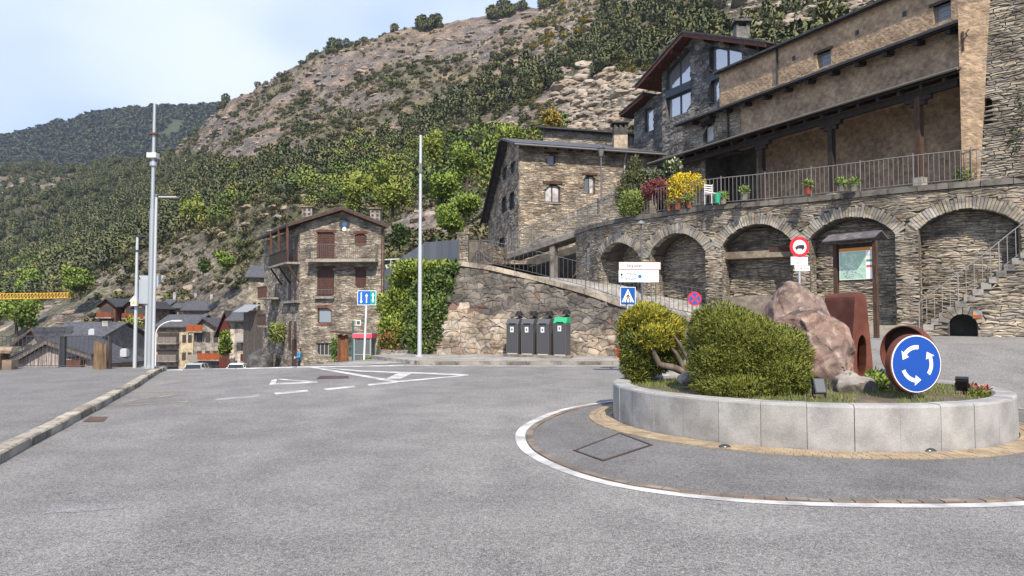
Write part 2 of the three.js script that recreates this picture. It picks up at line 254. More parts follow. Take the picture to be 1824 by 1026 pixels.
// ---------- painted markings, each a thin sheet ----------
{
  const mk = (pts, name, label, mat = mats.paint, up = .004, cat = 'road marking', group) => {
    const w = pts.map(([a, b]) => onRoad(a, b, up)); const g = new GB(); g.flat(w.map(p => [p[0], p[2]]), (x, z) => [x, H(x, -z) + up, z]);
    g.up(); return tag(g.build(name, mat), label, cat, group);
  };
  const worn = M([.42, .42, .415], { map: T.grain });
  const z = pts => pts.map(([a, b]) => [a * .4934, 620 + b * .4938]);
  mk(z([[778, 184], [934, 168], [936, 176], [782, 190]]), 'road_dash', 'worn grey white dash, leftmost of the give way dashes', worn, .004, 'road marking', 'give way dashes');
  mk(z([[988, 162], [1110, 151], [1114, 157], [996, 168]]), 'road_dash', 'white dash second from the left, below the hollow triangle', undefined, .004, 'road marking', 'give way dashes');
  mk(z([[1168, 147], [1278, 136], [1284, 142], [1176, 152]]), 'road_dash', 'white dash third from the left, below the red manhole cover', undefined, .004, 'road marking', 'give way dashes');
  mk(z([[1326, 131], [1425, 121], [1436, 125], [1334, 136]]), 'road_dash', 'white dash farthest right, at the corner of the hatched island', undefined, .004, 'road marking', 'give way dashes');
  const tri = thing('give_way_triangle', 'hollow white give way triangle painted on the road', 'road marking', onRoad(520, 680, 0));
  for (const q of [[[973, 133], [980, 116], [1000, 112], [995, 128]], [[973, 133], [995, 127.5], [1140, 120.5], [1150, 125]], [[1000, 112], [1010, 111], [1144, 121], [1128, 122.5], [1020, 115]]]) {
    const w = z(q).map(([a, b]) => onRoad(a, b, .004)); const g = new GB(); g.flat(w.map(p => [p[0], p[2]]), (x, zz) => [x, H(x, -zz) + .004, zz]); g.up(); g.build('stroke', mats.paint, tri);
  }
  const isl = thing('hatched_island', 'white outlined splitter island with chevron painted on the road', 'road marking', onRoad(740, 665, 0));
  for (const q of [[[1095, 66], [1125, 66], [1452, 121], [1425, 124]], [[1150, 70], [1300, 81], [1690, 95], [1690, 100], [1290, 85]], [[1440, 119], [1690, 96.5], [1694, 99], [1452, 123]], [[1395, 111], [1440, 89], [1490, 91], [1445, 112]]]) {
    const w = z(q).map(([a, b]) => onRoad(a, b, .004 + (q[0][0] === 1440 ? .002 : q[0][0] === 1395 ? .004 : q[0][0] === 1150 ? .003 : 0))); const g = new GB(); g.flat(w.map(p => [p[0], p[2]]), (x, zz) => [x, w[0][1] - H(w[0][0], -w[0][2]) + H(x, -zz), zz]); g.up(); g.build('stroke', mats.paint, isl);
  }
  const eg = new GB(), ep = [[296, 659.5], [420, 657], [560, 653.5], [640, 652.4], [720, 651.4], [800, 652], [960, 652.3], [1120, 652]];
  for (let i = 0; i + 1 < ep.length; i++) { const a = onRoad(...ep[i], .006), b = onRoad(...ep[i + 1], .006), d = nrm(sub(b, a)), n = mul([d[2], 0, -d[0]], i < 4 ? .3 : .12); eg.quad(sub(a, n), sub(b, n), add(b, n), add(a, n)); }
  eg.up();
  tag(eg.build('edge_line', mats.paint), 'long white edge line along the crest of the road', 'road marking');
  const yl = (a, b, lab) => { const A = onRoad(...a, .004), B = onRoad(...b, .004), d = nrm(sub(B, A)), n = mul([d[2], 0, -d[0]], .05); const g = new GB(); g.quad(sub(A, n), sub(B, n), add(B, n), add(A, n)); g.up(); tag(g.build('faded_line', mats.yellow), lab, 'road marking', 'faded yellow zigzag'); };
  yl([199, 724], [335, 715], 'faded yellow line nearest the viewer by the left kerb'); yl([217, 716], [316, 703], 'slanting faded yellow line, second from the viewer by the kerb'); yl([236, 699], [344, 698], 'faded yellow line, third from the viewer by the left kerb'); yl([264, 686], [321, 681], 'shortest faded yellow line, farthest along the left kerb');
  mk([[147, 752], [160, 742.5], [193, 742.5], [184, 752]], 'drain_grate', 'small rusty drain grate beside the left kerb', M([.16, .10, .075], { map: T.rust }), .005, 'grate');
  mk([[563, 675.5], [570, 669.5], [620, 669.5], [622, 674]], 'manhole_cover', 'reddish brown rectangular cover in the road above the dashes', M([.13, .075, .07], { map: T.rust }), .005, 'cover');
  mk([[78, 915], [95, 900], [215, 898], [225, 905], [150, 912]], 'paint_stain', 'faint pale patch on the road at lower left', M([.37, .37, .37], { map: T.asphalt }), .003, 'stain');
}
// ---------- the roundabout ----------
const RC = [4.79, -12.3], RR = 3.06, RH = .6;
const ring = (r, th, y) => [RC[0] + r * Math.sin(th), y, RC[1] + r * Math.cos(th)];
const SOIL = .5;
{
  // outer marking: a worn white line with a brick strip inside it, following the kerbless apron
  const zz = [[440, 178], [330, 193], [250, 210], [160, 245], [118, 272], [105, 300], [130, 350], [240, 410], [400, 460], [600, 495], [900, 525], [1300, 540], [1824, 535]].map(([a, b]) => GY(860 + a * .5285, 620 + b * .528, 0));
  const back = [[7.6, 0, -7.6], [9.6, 0, -9.6], [10.1, 0, -11.8], [9.6, 0, -13.7], [8, 0, -15.4], [6, 0, -16.1], [3.9, 0, -16]];
  const cv = new THREE.CatmullRomCurve3([...zz, ...back].map(p => new THREE.Vector3(p[0], 0, p[2])), true), n = 220;
  const P = [...Array(n)].map((_, i) => { const p = cv.getPointAt(i / n); return [p.x, 0, p.z]; });
  const off = (d) => P.map((p, i) => { const a = P[(i + n - 1) % n], b = P[(i + 1) % n], t = nrm(sub(b, a)); return add(p, mul([-t[2], 0, t[0]], -d)); });
  const strip = (d0, d1, up, col) => { const a = off(d0), b = off(d1), g = new GB(); if (col) g.color(col); for (let i = 0; i < n; i++) { const j = (i + 1) % n; const f = p => [p[0], H(p[0], -p[2]) + up, p[2]]; g.quad(f(a[i]), f(a[j]), f(b[j]), f(b[i])); } g.up(); return g; };
  tag(strip(.02, .16, .005).build('circle_line', mats.paint), 'white line circling the roundabout apron', 'road marking');
  // apron: darker asphalt between the brick strip and the wall
  const inn = off(.17), apron = new GB();
  for (let i = 0; i < n; i++) { const j = (i + 1) % n; for (let k = 0; k < 5; k++) { const q = (p, t) => { const m = mix(p, [RC[0], 0, RC[1]], 0), dir = nrm([p[0] - RC[0], 0, p[2] - RC[1]]), e = [RC[0] + dir[0] * (RR - .1), 0, RC[1] + dir[2] * (RR - .1)], r = mix(p, e, t); return [r[0], H(r[0], -r[2]) + .004, r[2]]; }; const a = q(inn[i], k / 5), c = fbm(a[0] * 1.1, a[2] * 1.1, 2, 4); apron.color([.255, .25, .24].map(v => v * (.8 + c * .4))); apron.quad(a, q(inn[j], k / 5), q(inn[j], (k + 1) / 5), q(inn[i], (k + 1) / 5)); } }
  apron.up();
  struct(apron.build('apron', mats.asphalt));
  // brick strip, brick by brick
  const bs = thing('brick_strip', 'thin strip of small weathered bricks set inside the white circle line', 'kerb', [P[40][0], 0, P[40][2]]);
  seed(31); const bm = [[.30, .22, .16], [.27, .23, .19], [.33, .26, .19], [.24, .19, .15]].map(c => M(c, { map: T.grain })); const N = 150, a0 = off(.175), a1 = off(.275);
  const at = (arr, t) => { const i = Math.floor(t) % n, j = (i + 1) % n; return mix(arr[i], arr[j], t % 1); };
  for (let i = 0; i < N; i++) { const t0 = (i + .04) / N * n, t1 = (i + .96) / N * n, g = new GB(), hh = .012 + R(0, .008); const f = (p, y) => [p[0], H(p[0], -p[2]) + y, p[2]]; const A = at(a0, t0), B = at(a0, t1), C = at(a1, t1), E = at(a1, t0); g.hex8([f(A, -.02), f(B, -.02), f(C, -.02), f(E, -.02), f(A, hh), f(B, hh), f(C, hh), f(E, hh)]); g.build('brick', pick(bm), bs); }
}
{
  // the cream cobble ring at the foot of the wall
  const cs = thing('cobble_ring', 'cream cobble ring laid flat round the foot of the granite wall', 'paving', [RC[0], 0, RC[1] + RR]);
  seed(33); const cm = [[.47, .36, .23], [.52, .41, .27], [.43, .34, .23], [.50, .38, .25]].map(c => M(c, { map: T.granite }));
  const rest = new GB();
  for (let k = 0; k < 4; k++) { const n = 178 + k * 6; for (let i = 0; i < n; i++) { const r0 = RR + .02 + k * .1, r1 = r0 + .094, t0 = (i + .03) / n * 2 * Math.PI, t1 = (i + .97) / n * 2 * Math.PI, y = .018 + R(0, .006), tm = (t0 + t1) / 2; const yb = H(RC[0] + r0 * Math.sin(tm), -(RC[1] + r0 * Math.cos(tm))); const v = [ring(r0, t0, yb - .01), ring(r0, t1, yb - .01), ring(r1, t1, yb - .01), ring(r1, t0, yb - .01), ring(r0, t0, yb + y), ring(r0, t1, yb + y), ring(r1, t1, yb + y - .004), ring(r1, t0, yb + y - .004)]; const near = Math.cos(tm) > .15 && k < 4; if (near && (i + k) % 1 === 0 && k >= 2 && Math.cos(tm) > .3) new GB().hex8(v).build('cobble', pick(cm), cs); else { const c = pick([[.47, .36, .23], [.52, .41, .27], [.43, .34, .23]]); rest.color(c); rest.hex8(v); } } }
  stuff(rest.build('cobbles', vc({ map: T.granite }), cs));
  // granite wall: 34 curved blocks with rounded top edges
  const w = thing('granite_planter_wall', 'low round planter wall of pale granite blocks in the roundabout', 'wall', [RC[0], 0, RC[1]]);
  seed(34); const gm = [...Array(6)].map(() => { const k = R(.44, .53); return M([k, k * R(.985, 1), k * R(.95, .985)], { map: T.granite, roughness: .8, bumpMap: T.bump, bumpScale: .004 }); });
  const n = 34, wd = .30, ch = .035;
  for (let i = 0; i < n; i++) {
    const t0 = (i + .2 + .006) / n * 2 * Math.PI, t1 = (i + 1.2 - .006) / n * 2 * Math.PI, dr = R(-.006, .006), hh = RH + R(-.004, .004), g = new GB();
    const prof = [[RR + dr, -.06], [RR + dr, hh - ch], [RR + dr - ch * .3, hh - ch * .3], [RR + dr - ch, hh], [RR - wd + ch, hh], [RR - wd, hh - ch], [RR - wd, .2]];
    const S = 4; for (let s = 0; s < S; s++) { const a = lerp(t0, t1, s / S), b = lerp(t0, t1, (s + 1) / S); for (let k = 0; k + 1 < prof.length; k++) g.quad(ring(prof[k][0], a, prof[k][1]), ring(prof[k][0], b, prof[k][1]), ring(prof[k + 1][0], b, prof[k + 1][1]), ring(prof[k + 1][0], a, prof[k + 1][1])); }
    for (const [t, f] of [[t0, 1], [t1, 0]]) { const c = ring(RR - wd / 2, t, hh / 2); for (let k = 0; k < prof.length; k++) { const A = ring(prof[k][0], t, prof[k][1]), B = ring(...(q => [q[0], t, q[1]])(prof[(k + 1) % prof.length])); f ? g.tri(c, A, B) : g.tri(c, B, A); } }
    g.build('granite_block', gm[i % 6 === 3 ? 1 : Math.floor(rnd() * 6)], w);
  }
  const mo = new GB(); for (let i = 0; i < 68; i++) { const a = i / 68 * 2 * Math.PI, b = (i + 1) / 68 * 2 * Math.PI, r = RR - .03; mo.quad(ring(r, a, 0), ring(r, b, 0), ring(r, b, RH - .05), ring(r, a, RH - .05)); mo.quad(ring(r, a, RH - .05), ring(r, b, RH - .05), ring(r - .24, b, RH - .05), ring(r - .24, a, RH - .05)); } mo.build('joint_mortar', M([.11, .105, .095]), w);
  // soil inside
  struct(grid(64, 14, (u, v) => { const r = (RR - .28) * v, p = ring(r, u * 2 * Math.PI, 0), n = fbm(p[0] * 1.6, p[2] * 1.6, 0, 4), m = sstep(.40, .62, n); p[1] = SOIL + .02 + .10 * (1 - v * v) + (n - .5) * .07; return { p, c: mix([.20, .15, .10], [.10, .12, .035], m) }; }, 'planting_bed', mats.soil));
}
const soilY = (x, z) => { const r = Math.hypot(x - RC[0], z - RC[1]) / (RR - .28), n = fbm(x * 1.6, z * 1.6, 0, 4); return SOIL + .02 + .10 * (1 - r * r) + (n - .5) * .07; };
// ---------- foliage ----------
// leaves spread through blobs [cx,cy,cz,rx,ry,rz]; kind: flat leaf or thin spray
function leaves(g, blobs, n, size, cols, o = {}) {
  const tot = blobs.reduce((s, b) => s + b[3] * b[4] + b[4] * b[5] + b[3] * b[5], 0);
  for (const b of blobs) {
    const m = Math.round(n * (b[3] * b[4] + b[4] * b[5] + b[3] * b[5]) / tot), ph = R(0, 99);
    for (let i = 0; i < m; i++) {
      let d = nrm([R(-1, 1), R(-1, 1), R(-1, 1)]); if (Math.hypot(d[0]) === 0) continue;
      if (o.top && d[1] < -.35 && rnd() < .75) d[1] *= -1;
      const bump = 1 + (fbm(d[0] * 2.2 + ph, d[1] * 2.2 + ph, d[2] * 2.2, 3) - .5) * (o.lump ?? .7), rr = bump * (1 - Math.pow(rnd(), o.shell ?? 2.2) * (o.depth ?? .55));
      const p = [b[0] + d[0] * b[3] * rr, b[1] + d[1] * b[4] * rr, b[2] + d[2] * b[5] * rr]; if (o.keep && !o.keep(p)) continue;
      const s = size * R(.6, 1.4), j = o.jit ?? .9, up = nrm([d[0] + R(-j, j), d[1] + R(-j, j) + (o.lift ?? .3), d[2] + R(-j, j)]), sd = nrm(cross(up, [R(-1, 1), R(-1, 1), R(-1, 1)]));
      const c0 = o.colf ? o.colf(p, d) : pick(cols), k = R(.8, 1.2); g.color(c0.map(v => v * k));
      const wd = o.thin ?? .5, tip = add(p, mul(up, s)), l = add(p, mul(sd, s * wd * .5)), r = sub(p, mul(sd, s * wd * .5)), nn = nrm(cross(up, sd));
      if (o.quad) { const q = add(p, mul(up, s * .5)); g.leaf(p, add(q, mul(sd, s * wd * .5)), tip, d); g.leaf(p, tip, sub(q, mul(sd, s * wd * .5)), d); } else g.leaf(l, r, tip, d);
    }
  }
  return g;
}
function core(g, blobs, k, col) { g.color(col); for (const b of blobs) { const s = new THREE.IcosahedronGeometry(1, 2); const P = s.attributes.position; for (let i = 0; i < P.count; i++) { const q = [P.getX(i), P.getY(i), P.getZ(i)], n = 1 + (fbm(q[0] * 2 + b[0], q[1] * 2 + b[1], q[2] * 2, 3) - .5) * .5; P.setXYZ(i, b[0] + q[0] * b[3] * k * n, b[1] + q[1] * b[4] * k * n, b[2] + q[2] * b[5] * k * n); } s.computeVertexNormals(); g.three(s); } return g; }
// big clipped juniper in the roundabout
{
  seed(41); const D = 11.2;
  const bl = [[1322, 612, D, 82, 64], [1285, 588, D + .1, 62, 52], [1378, 632, D - .1, 70, 58], [1290, 650, D, 72, 58], [1385, 672, D - .25, 66, 42], [1310, 690, D - .2, 78, 30], [1262, 610, D + .2, 44, 60]].map(([x, y, d, rx, ry]) => { const c = W(x, y, d), k = d / FPX; return [...c, rx * k * .93, ry * k * .93, rx * k * .9]; });
  const t = thing('juniper_bush', 'large clipped round juniper bush in front of the pink boulder', 'bush', (q => [q[0], soilY(q[0], q[2]), q[2]])(W(1335, 712, D)));
  const g = new GB(); leaves(g, bl, 120000, .046, [[.085, .11, .012], [.13, .155, .014], [.18, .195, .018], [.065, .085, .012], [.15, .165, .018]], { thin: .34, lump: .42, depth: .6, shell: 1.5, jit: .75, lift: .35, keep: p => p[1] > .5 });
  g.build('foliage', mats.leaf, t);
  const st = new GB(); const b0 = W(1330, 714, D); st.path([[b0[0], .42, b0[2]], [b0[0] + .05, .8, b0[2]], [b0[0], 1.2, b0[2]]], [.07, .05, .03]); st.build('trunk', mats.bark, t);
}
// the yellow-tipped conifer with a bent trunk, left edge of the roundabout
{
  seed(42); const D = 13.2;
  const B = (x, y, d, rx, ry) => { const c = W(x, y, d), k = d / FPX; return [...c, rx * k * .9, ry * k * .9, rx * k * .85]; };
  const top = [B(1152, 566, D, 44, 30), B(1185, 588, D, 38, 32), B(1130, 585, D + .1, 32, 34), B(1165, 600, D - .2, 40, 30)], low = [B(1138, 615, D, 38, 46), B(1160, 640, D, 36, 34), B(1128, 640, D, 26, 42), B(1192, 615, D + .1, 30, 30), B(1140, 668, D, 22, 18), B(1190, 636, D + .15, 30, 22), B(1204, 612, D + .2, 20, 22)];
  const base = W(1222, 678, D - .3), t = thing('golden_conifer', 'yellow green conifer with bent bare trunk at the left of the roundabout', 'bush', [base[0], soilY(base[0], base[2]), base[2]]);
  const g = new GB(); leaves(g, top, 26000, .062, [[.32, .28, .014], [.25, .24, .018], [.14, .17, .02], [.38, .32, .02], [.08, .12, .02]], { thin: .36, lump: .8, depth: .7, lift: .6, jit: .8 }); leaves(g, low, 30000, .055, [[.06, .10, .018], [.09, .13, .02], [.15, .17, .02], [.045, .07, .016], [.25, .23, .018]], { thin: .36, lump: .8, depth: .7, lift: .4 });
  g.build('foliage', mats.leaf, t);
  const tr = new GB(), w = (x, y, d = D - .35) => W(x, y, d);
  tr.path([w(1228, 690), w(1222, 664), w(1200, 655), w(1175, 650), w(1166, 632), w(1160, 610)], [.085, .07, .062, .055, .045, .03], 8); tr.path([w(1228, 690), w(1226, 640), w(1212, 615), w(1200, 598)], [.06, .045, .035, .02], 7); tr.path([w(1222, 664), w(1205, 630), w(1188, 612)], [.05, .035, .02], 7);
  tr.build('trunk', M([.20, .155, .13], { map: T.wood }), t);
}
// ---------- rocks ----------
function rockMesh(pts, sub_, amp, fr, cols, seed_) {   // pts: {c, r:[x,y,z]} lumps; marching surface of joined lumps
  const all = pts.flatMap(b => [[b[0] - b[3], b[1] - b[4], b[2] - b[5]], [b[0] + b[3], b[1] + b[4], b[2] + b[5]]]);
  const lo = [0, 1, 2].map(i => Math.min(...all.map(a => a[i])) - .12 - amp), hi = [0, 1, 2].map(i => Math.max(...all.map(a => a[i])) + .12 + amp), S = Math.max(...[0, 1, 2].map(i => hi[i] - lo[i])), c = [0, 1, 2].map(i => (lo[i] + hi[i]) / 2), n = sub_, dirs = pts.map((_, q) => [...Array(15)].map((_, w) => { const a = h3(q, w, seed_) * 6.283, z = h3(q, w, seed_ + 9) * 2 - 1, r = Math.sqrt(1 - z * z); return [r * Math.cos(a), z, r * Math.sin(a), .72 + .3 * h3(q, w, seed_ + 5)]; }));
  const mc = new MarchingCubes(n, new THREE.MeshBasicMaterial(), false, false, 300000); mc.isolation = 0;
  for (let k = 0; k < n; k++) for (let j = 0; j < n; j++) for (let i = 0; i < n; i++) {
    const p = [c[0] + (i / n * 2 - 1) * S / 2, c[1] + (j / n * 2 - 1) * S / 2, c[2] + (k / n * 2 - 1) * S / 2]; let d = 9;
    pts.forEach((b, bi) => { const q = [(p[0] - b[0]) / b[3], (p[1] - b[1]) / b[4], (p[2] - b[2]) / b[5]]; let mm = Math.hypot(...q) - 1.12; for (const e of dirs[bi]) mm = Math.max(mm, q[0] * e[0] + q[1] * e[1] + q[2] * e[2] - e[3]); const m = mm * Math.min(b[3], b[4], b[5]); const kk = .05, hh = clamp(.5 + .5 * (m - d) / kk); d = lerp(m, d, hh) - kk * hh * (1 - hh); });
    const rid = 1 - Math.abs(fbm(p[0] * fr + seed_, p[1] * fr, p[2] * fr, 3) - .5) * 4;
    const fac = Math.floor((p[0] * .7 + p[1] * .55 + p[2] * .4) * fr * 2.2 + fbm(p[0] * fr, p[1] * fr, p[2] * fr + 5, 2) * 3); d += amp * (rid * .22 + (h3(fac, 3, seed_) - .5) * .22 + (fbm(p[0] * fr * 3, p[1] * fr * 3, p[2] * fr * 3 + 9, 4) - .5) * .7) - .02;
    mc.field[i + j * n + k * n * n] = -d;
  }
  mc.update(); const cnt = mc.count, g = new GB();
  for (let i = 0; i < cnt; i += 3) { const v = [0, 1, 2].map(q => [0, 1, 2].map(x => c[x] + mc.positionArray[(i + q) * 3 + x] * S / 2)), nn = [0, 1, 2].map(q => nrm([0, 1, 2].map(x => mc.normalArray[(i + q) * 3 + x]))); const fn = nrm(cross(sub(v[1], v[0]), sub(v[2], v[0]))); if (!isFinite(fn[0]) || Math.hypot(...fn) < .5) continue; const f = fbm(v[0][0] * 2.2 + seed_, v[0][1] * 2.2, v[0][2] * 2.2, 5), k = fbm(v[0][0] * 9, v[0][1] * 9, v[0][2] * 9, 3); g.color(mix(cols[0], cols[1], sstep(.35, .65, f)).map((x, ci) => lerp(x, cols[2][ci], sstep(.52, .75, k)))); const s = dot(fn, nn[0]) < 0 ? -1 : 1; const bl = nn.map(q => nrm(add(mul(q, .45), mul(fn, s * .55)))); g.tri(v[0], v[1], v[2], bl[0], bl[1], bl[2]); }
  return g;
}
{
  const B = (x, y, d, rx, ry, rz) => { const c = W(x, y, d), k = d / FPX; return [...c, rx * k, ry * k, (rz ?? rx) * k]; };
  seed(51); const cols = [[.27, .175, .14], [.19, .14, .122], [.36, .28, .23]];
  const tall = rockMesh([B(1415, 560, 12.9, 34, 52), B(1432, 610, 12.8, 66, 68), B(1400, 545, 12.9, 20, 30), B(1455, 575, 12.8, 28, 44), B(1484, 622, 12.7, 32, 48), B(1465, 668, 12.6, 58, 40), B(1392, 600, 13, 34, 60)], 88, .10, 1.9, cols, 3);
  tag(tall.build('boulder', vc({ map: T.rock, bumpMap: T.bump, bumpScale: .02 })), 'tall jagged pinkish boulder standing in the roundabout', 'rock');
  const gc = [[.22, .2, .185], [.30, .275, .25], [.36, .33, .29]];
  tag(rockMesh([B(1520, 690, 11.1, 36, 20), B(1508, 684, 11.2, 24, 20)], 40, .04, 3, gc, 8).build('rock', vc({ map: T.rock })), 'low grey rock just right of the big bush beside the floodlight', 'rock');
  tag(rockMesh([B(1588, 684, 11.5, 34, 22), B(1605, 690, 11.4, 26, 18)], 40, .04, 3, gc.map(c => mul(c, .85)), 12).build('rock', vc({ map: T.rock })), 'dark low rock behind the round blue sign', 'rock');
  tag(rockMesh([B(1223, 676, 11.9, 13, 9)], 24, .015, 5, gc.map(c => mul(c, 1.15)), 15).build('rock', vc({ map: T.rock })), 'small round stone between the two bushes', 'rock');
  tag(rockMesh([B(1450, 690, 11.6, 12, 12)], 24, .02, 5, gc, 18).build('rock', vc({ map: T.rock })), 'small stone at the foot of the boulder behind the floodlight', 'rock');
}
// corten steel sculpture: a thick folded plate with a rounded head and a long slot
{
  const b = W(1524, 664, 13.4); b[1] = soilY(b[0], b[2]) - .03;
  const t = local('steel_sculpture', 'rust red steel sculpture with rounded top and long dark slot', 'sculpture', b, .3);
  // profile seen on the slotted face (u across, v up), extruded back along -w
  const out = []; const hgt = 1.62; out.push([.25, 0], [.24, .35], [.2, .75], [.13, hgt - .16]); for (let i = 0; i <= 8; i++) { const q = i / 8 * Math.PI; out.push([.0 + .13 * Math.cos(q), hgt - .13 + .13 * Math.sin(q)]); } out.push([-.2, .75], [-.24, .35], [-.25, 0]);
  const hole = []; for (let i = 0; i < 16; i++) { const q = i / 16 * 2 * Math.PI; hole.push([.0 + .105 * Math.cos(q) + .02 * Math.sin(q), .47 + (Math.sin(q) > 0 ? .38 : .36) * Math.sign(Math.sin(q)) * Math.pow(Math.abs(Math.sin(q)), .7)]); }
  const g = new GB(); g.ext(out, (u, v, w) => [u, v, w], -.02, .16, [hole]); g.ext(out, (u, v, w) => [u, v, w], -.62, -.6); g.build('slotted_face', mats.corten, t);
  const sh = new GB(); for (let i = 0; i + 1 < out.length; i++) { sh.quad([...out[i], -.02], [...out[i + 1], -.02], [...out[i + 1], -.6], [...out[i], -.6]); } sh.build('folded_plate', mats.corten, t);
}
// ---------- round blue signs on rusty drums ----------
{
  const blue = M([.005, .065, .36], { roughness: .4 }), wht = M([.8, .8, .8], { roughness: .5 });
  const b = W(1633, 712, 10.25); b[1] = soilY(b[0], b[2]);
  const t = local('roundabout_sign', 'round blue roundabout sign with three white arrows on a rusty drum', 'sign', b, .2);
  const r = .405, cy = W(1634, 648, 10.25)[1] - b[1], g = new GB();
  g.cyl([0, cy, -.10], [0, cy, 0], r + .012, r + .012, 48); g.build('drum', mats.corten, t);
  new GB().cyl([0, -.1, -.05], [0, cy - r + .02, -.05], .045, .045, 12).build('post', M([.06, .075, .075], { metalness: .4, roughness: .5 }), t);
  const rim = new GB(); rim.cyl([0, cy, .001], [0, cy, .012], r - .005, r - .005, 48); rim.build('white_rim', wht, t);
  const face = new GB(); face.cyl([0, cy, .002], [0, cy, .016], r - .02, r - .02, 48); face.build('blue_face', blue, t);
  for (let k = 0; k < 3; k++) {
    const a0 = [125, 245, 5][k] * Math.PI / 180, len = 78 * Math.PI / 180, R0 = .205, R1 = .262, pts = []; const st = a0 - len * .55, en = a0 + len * .22, tip = a0 + len * .52;
    for (let i = 0; i <= 10; i++) { const q = lerp(st, en, i / 10); pts.push([R1 * Math.cos(q), R1 * Math.sin(q)]); }
    pts.push([(R1 + .045) * Math.cos(en), (R1 + .045) * Math.sin(en)], [(R0 + R1) / 2 * Math.cos(tip), (R0 + R1) / 2 * Math.sin(tip)], [(R0 - .045) * Math.cos(en), (R0 - .045) * Math.sin(en)]);
    for (let i = 10; i >= 0; i--) { const q = lerp(st, en, i / 10); pts.push([R0 * Math.cos(q), R0 * Math.sin(q)]); }
    new GB().ext(pts, (u, v, w) => [u, cy + v, w], .0165, .019).build('arrow', wht, t);
  }
  const b2 = W(1622, 705, 11.0); b2[1] = soilY(b2[0], b2[2]);
  const s = local('roundabout_sign', 'back of a second round sign, a dark rusty drum behind the blue one', 'sign', b2, 2.0);
  const cy2 = W(1621, 629, 11.0)[1] - b2[1], ra = .415; const dg = new GB();
  const seg = 48; for (let i = 0; i < seg; i++) { const q0 = i / seg * 2 * Math.PI, q1 = (i + 1) / seg * 2 * Math.PI, p = (r_, q, z) => [r_ * Math.cos(q), cy2 + r_ * Math.sin(q), z]; dg.quad(p(ra, q0, -.12), p(ra, q1, -.12), p(ra, q1, .01), p(ra, q0, .01)); dg.quad(p(ra - .015, q0, -.12), p(ra - .015, q1, -.12), p(ra - .015, q1, 0), p(ra - .015, q0, 0)); dg.quad(p(ra, q0, -.12), p(ra, q1, -.12), p(ra - .015, q1, -.12), p(ra - .015, q0, -.12)); }
  dg.build('drum', mats.corten, s); const bk = new GB(); bk.cyl([0, cy2, -.01], [0, cy2, .012], ra - .012, ra - .012, 48); bk.build('back_plate', M([.05, .026, .02], { map: T.rust }), s);
  new GB().box(-.1, cy2 + .14, -.075, .1, cy2 + .19, -.012).build('bracket', M([.10, .16, .13], { metalness: .3 }), s); new GB().cyl([0, -.1, -.06], [0, cy2 + .2, -.06], .04, .04, 10).build('post', mats.iron, s);
  const f2 = new GB(); f2.cyl([0, cy2, .013], [0, cy2, .02], ra - .03, ra - .03, 40); f2.build('blue_face', blue, s);
}
// floodlights
function flood(px, py, D, turn, tilt, label) {
  const b = W(px, py, D); b[1] = soilY(b[0], b[2]); const t = local('floodlight', label, 'floodlight', b, turn, 'floodlights in the planting bed');
  const rot = new THREE.Matrix4().makeRotationX(tilt), f = (u, v, w) => { const p = new THREE.Vector3(u, v, w).applyMatrix4(rot); return [p.x, p.y + .17, p.z]; };
  new GB().fbox(f, -.085, .085, -.11, .11, -.035, .03).build('housing', mats.black, t); new GB().fbox(f, -.07, .07, -.095, .095, .0305, .036).build('glass', M([.12, .13, .14], { roughness: .15 }), t);
  const br = new GB(); br.box(-.1, .0, -.02, -.09, .18, .02); br.box(.09, 0, -.02, .1, .18, .02); br.box(-.1, -.02, -.02, .1, 0, .02); br.build('bracket', mats.black, t); new GB().box(-.05, -.06, -.05, .05, -.018, .05).build('foot', mats.black, t);
  const fins = new GB(); for (let i = -3; i <= 3; i++) fins.fbox(f, i * .022 - .003, i * .022 + .003, -.09, .09, -.06, -.034); fins.build('cooling_fins', mats.dark, t);
}
flood(1459, 712, 10.35, .1, -.35, 'small black floodlight at the right foot of the big bush'); flood(1714, 682, 11.1, 2.5, -.5, 'small black floodlight at the right end of the planting bed');
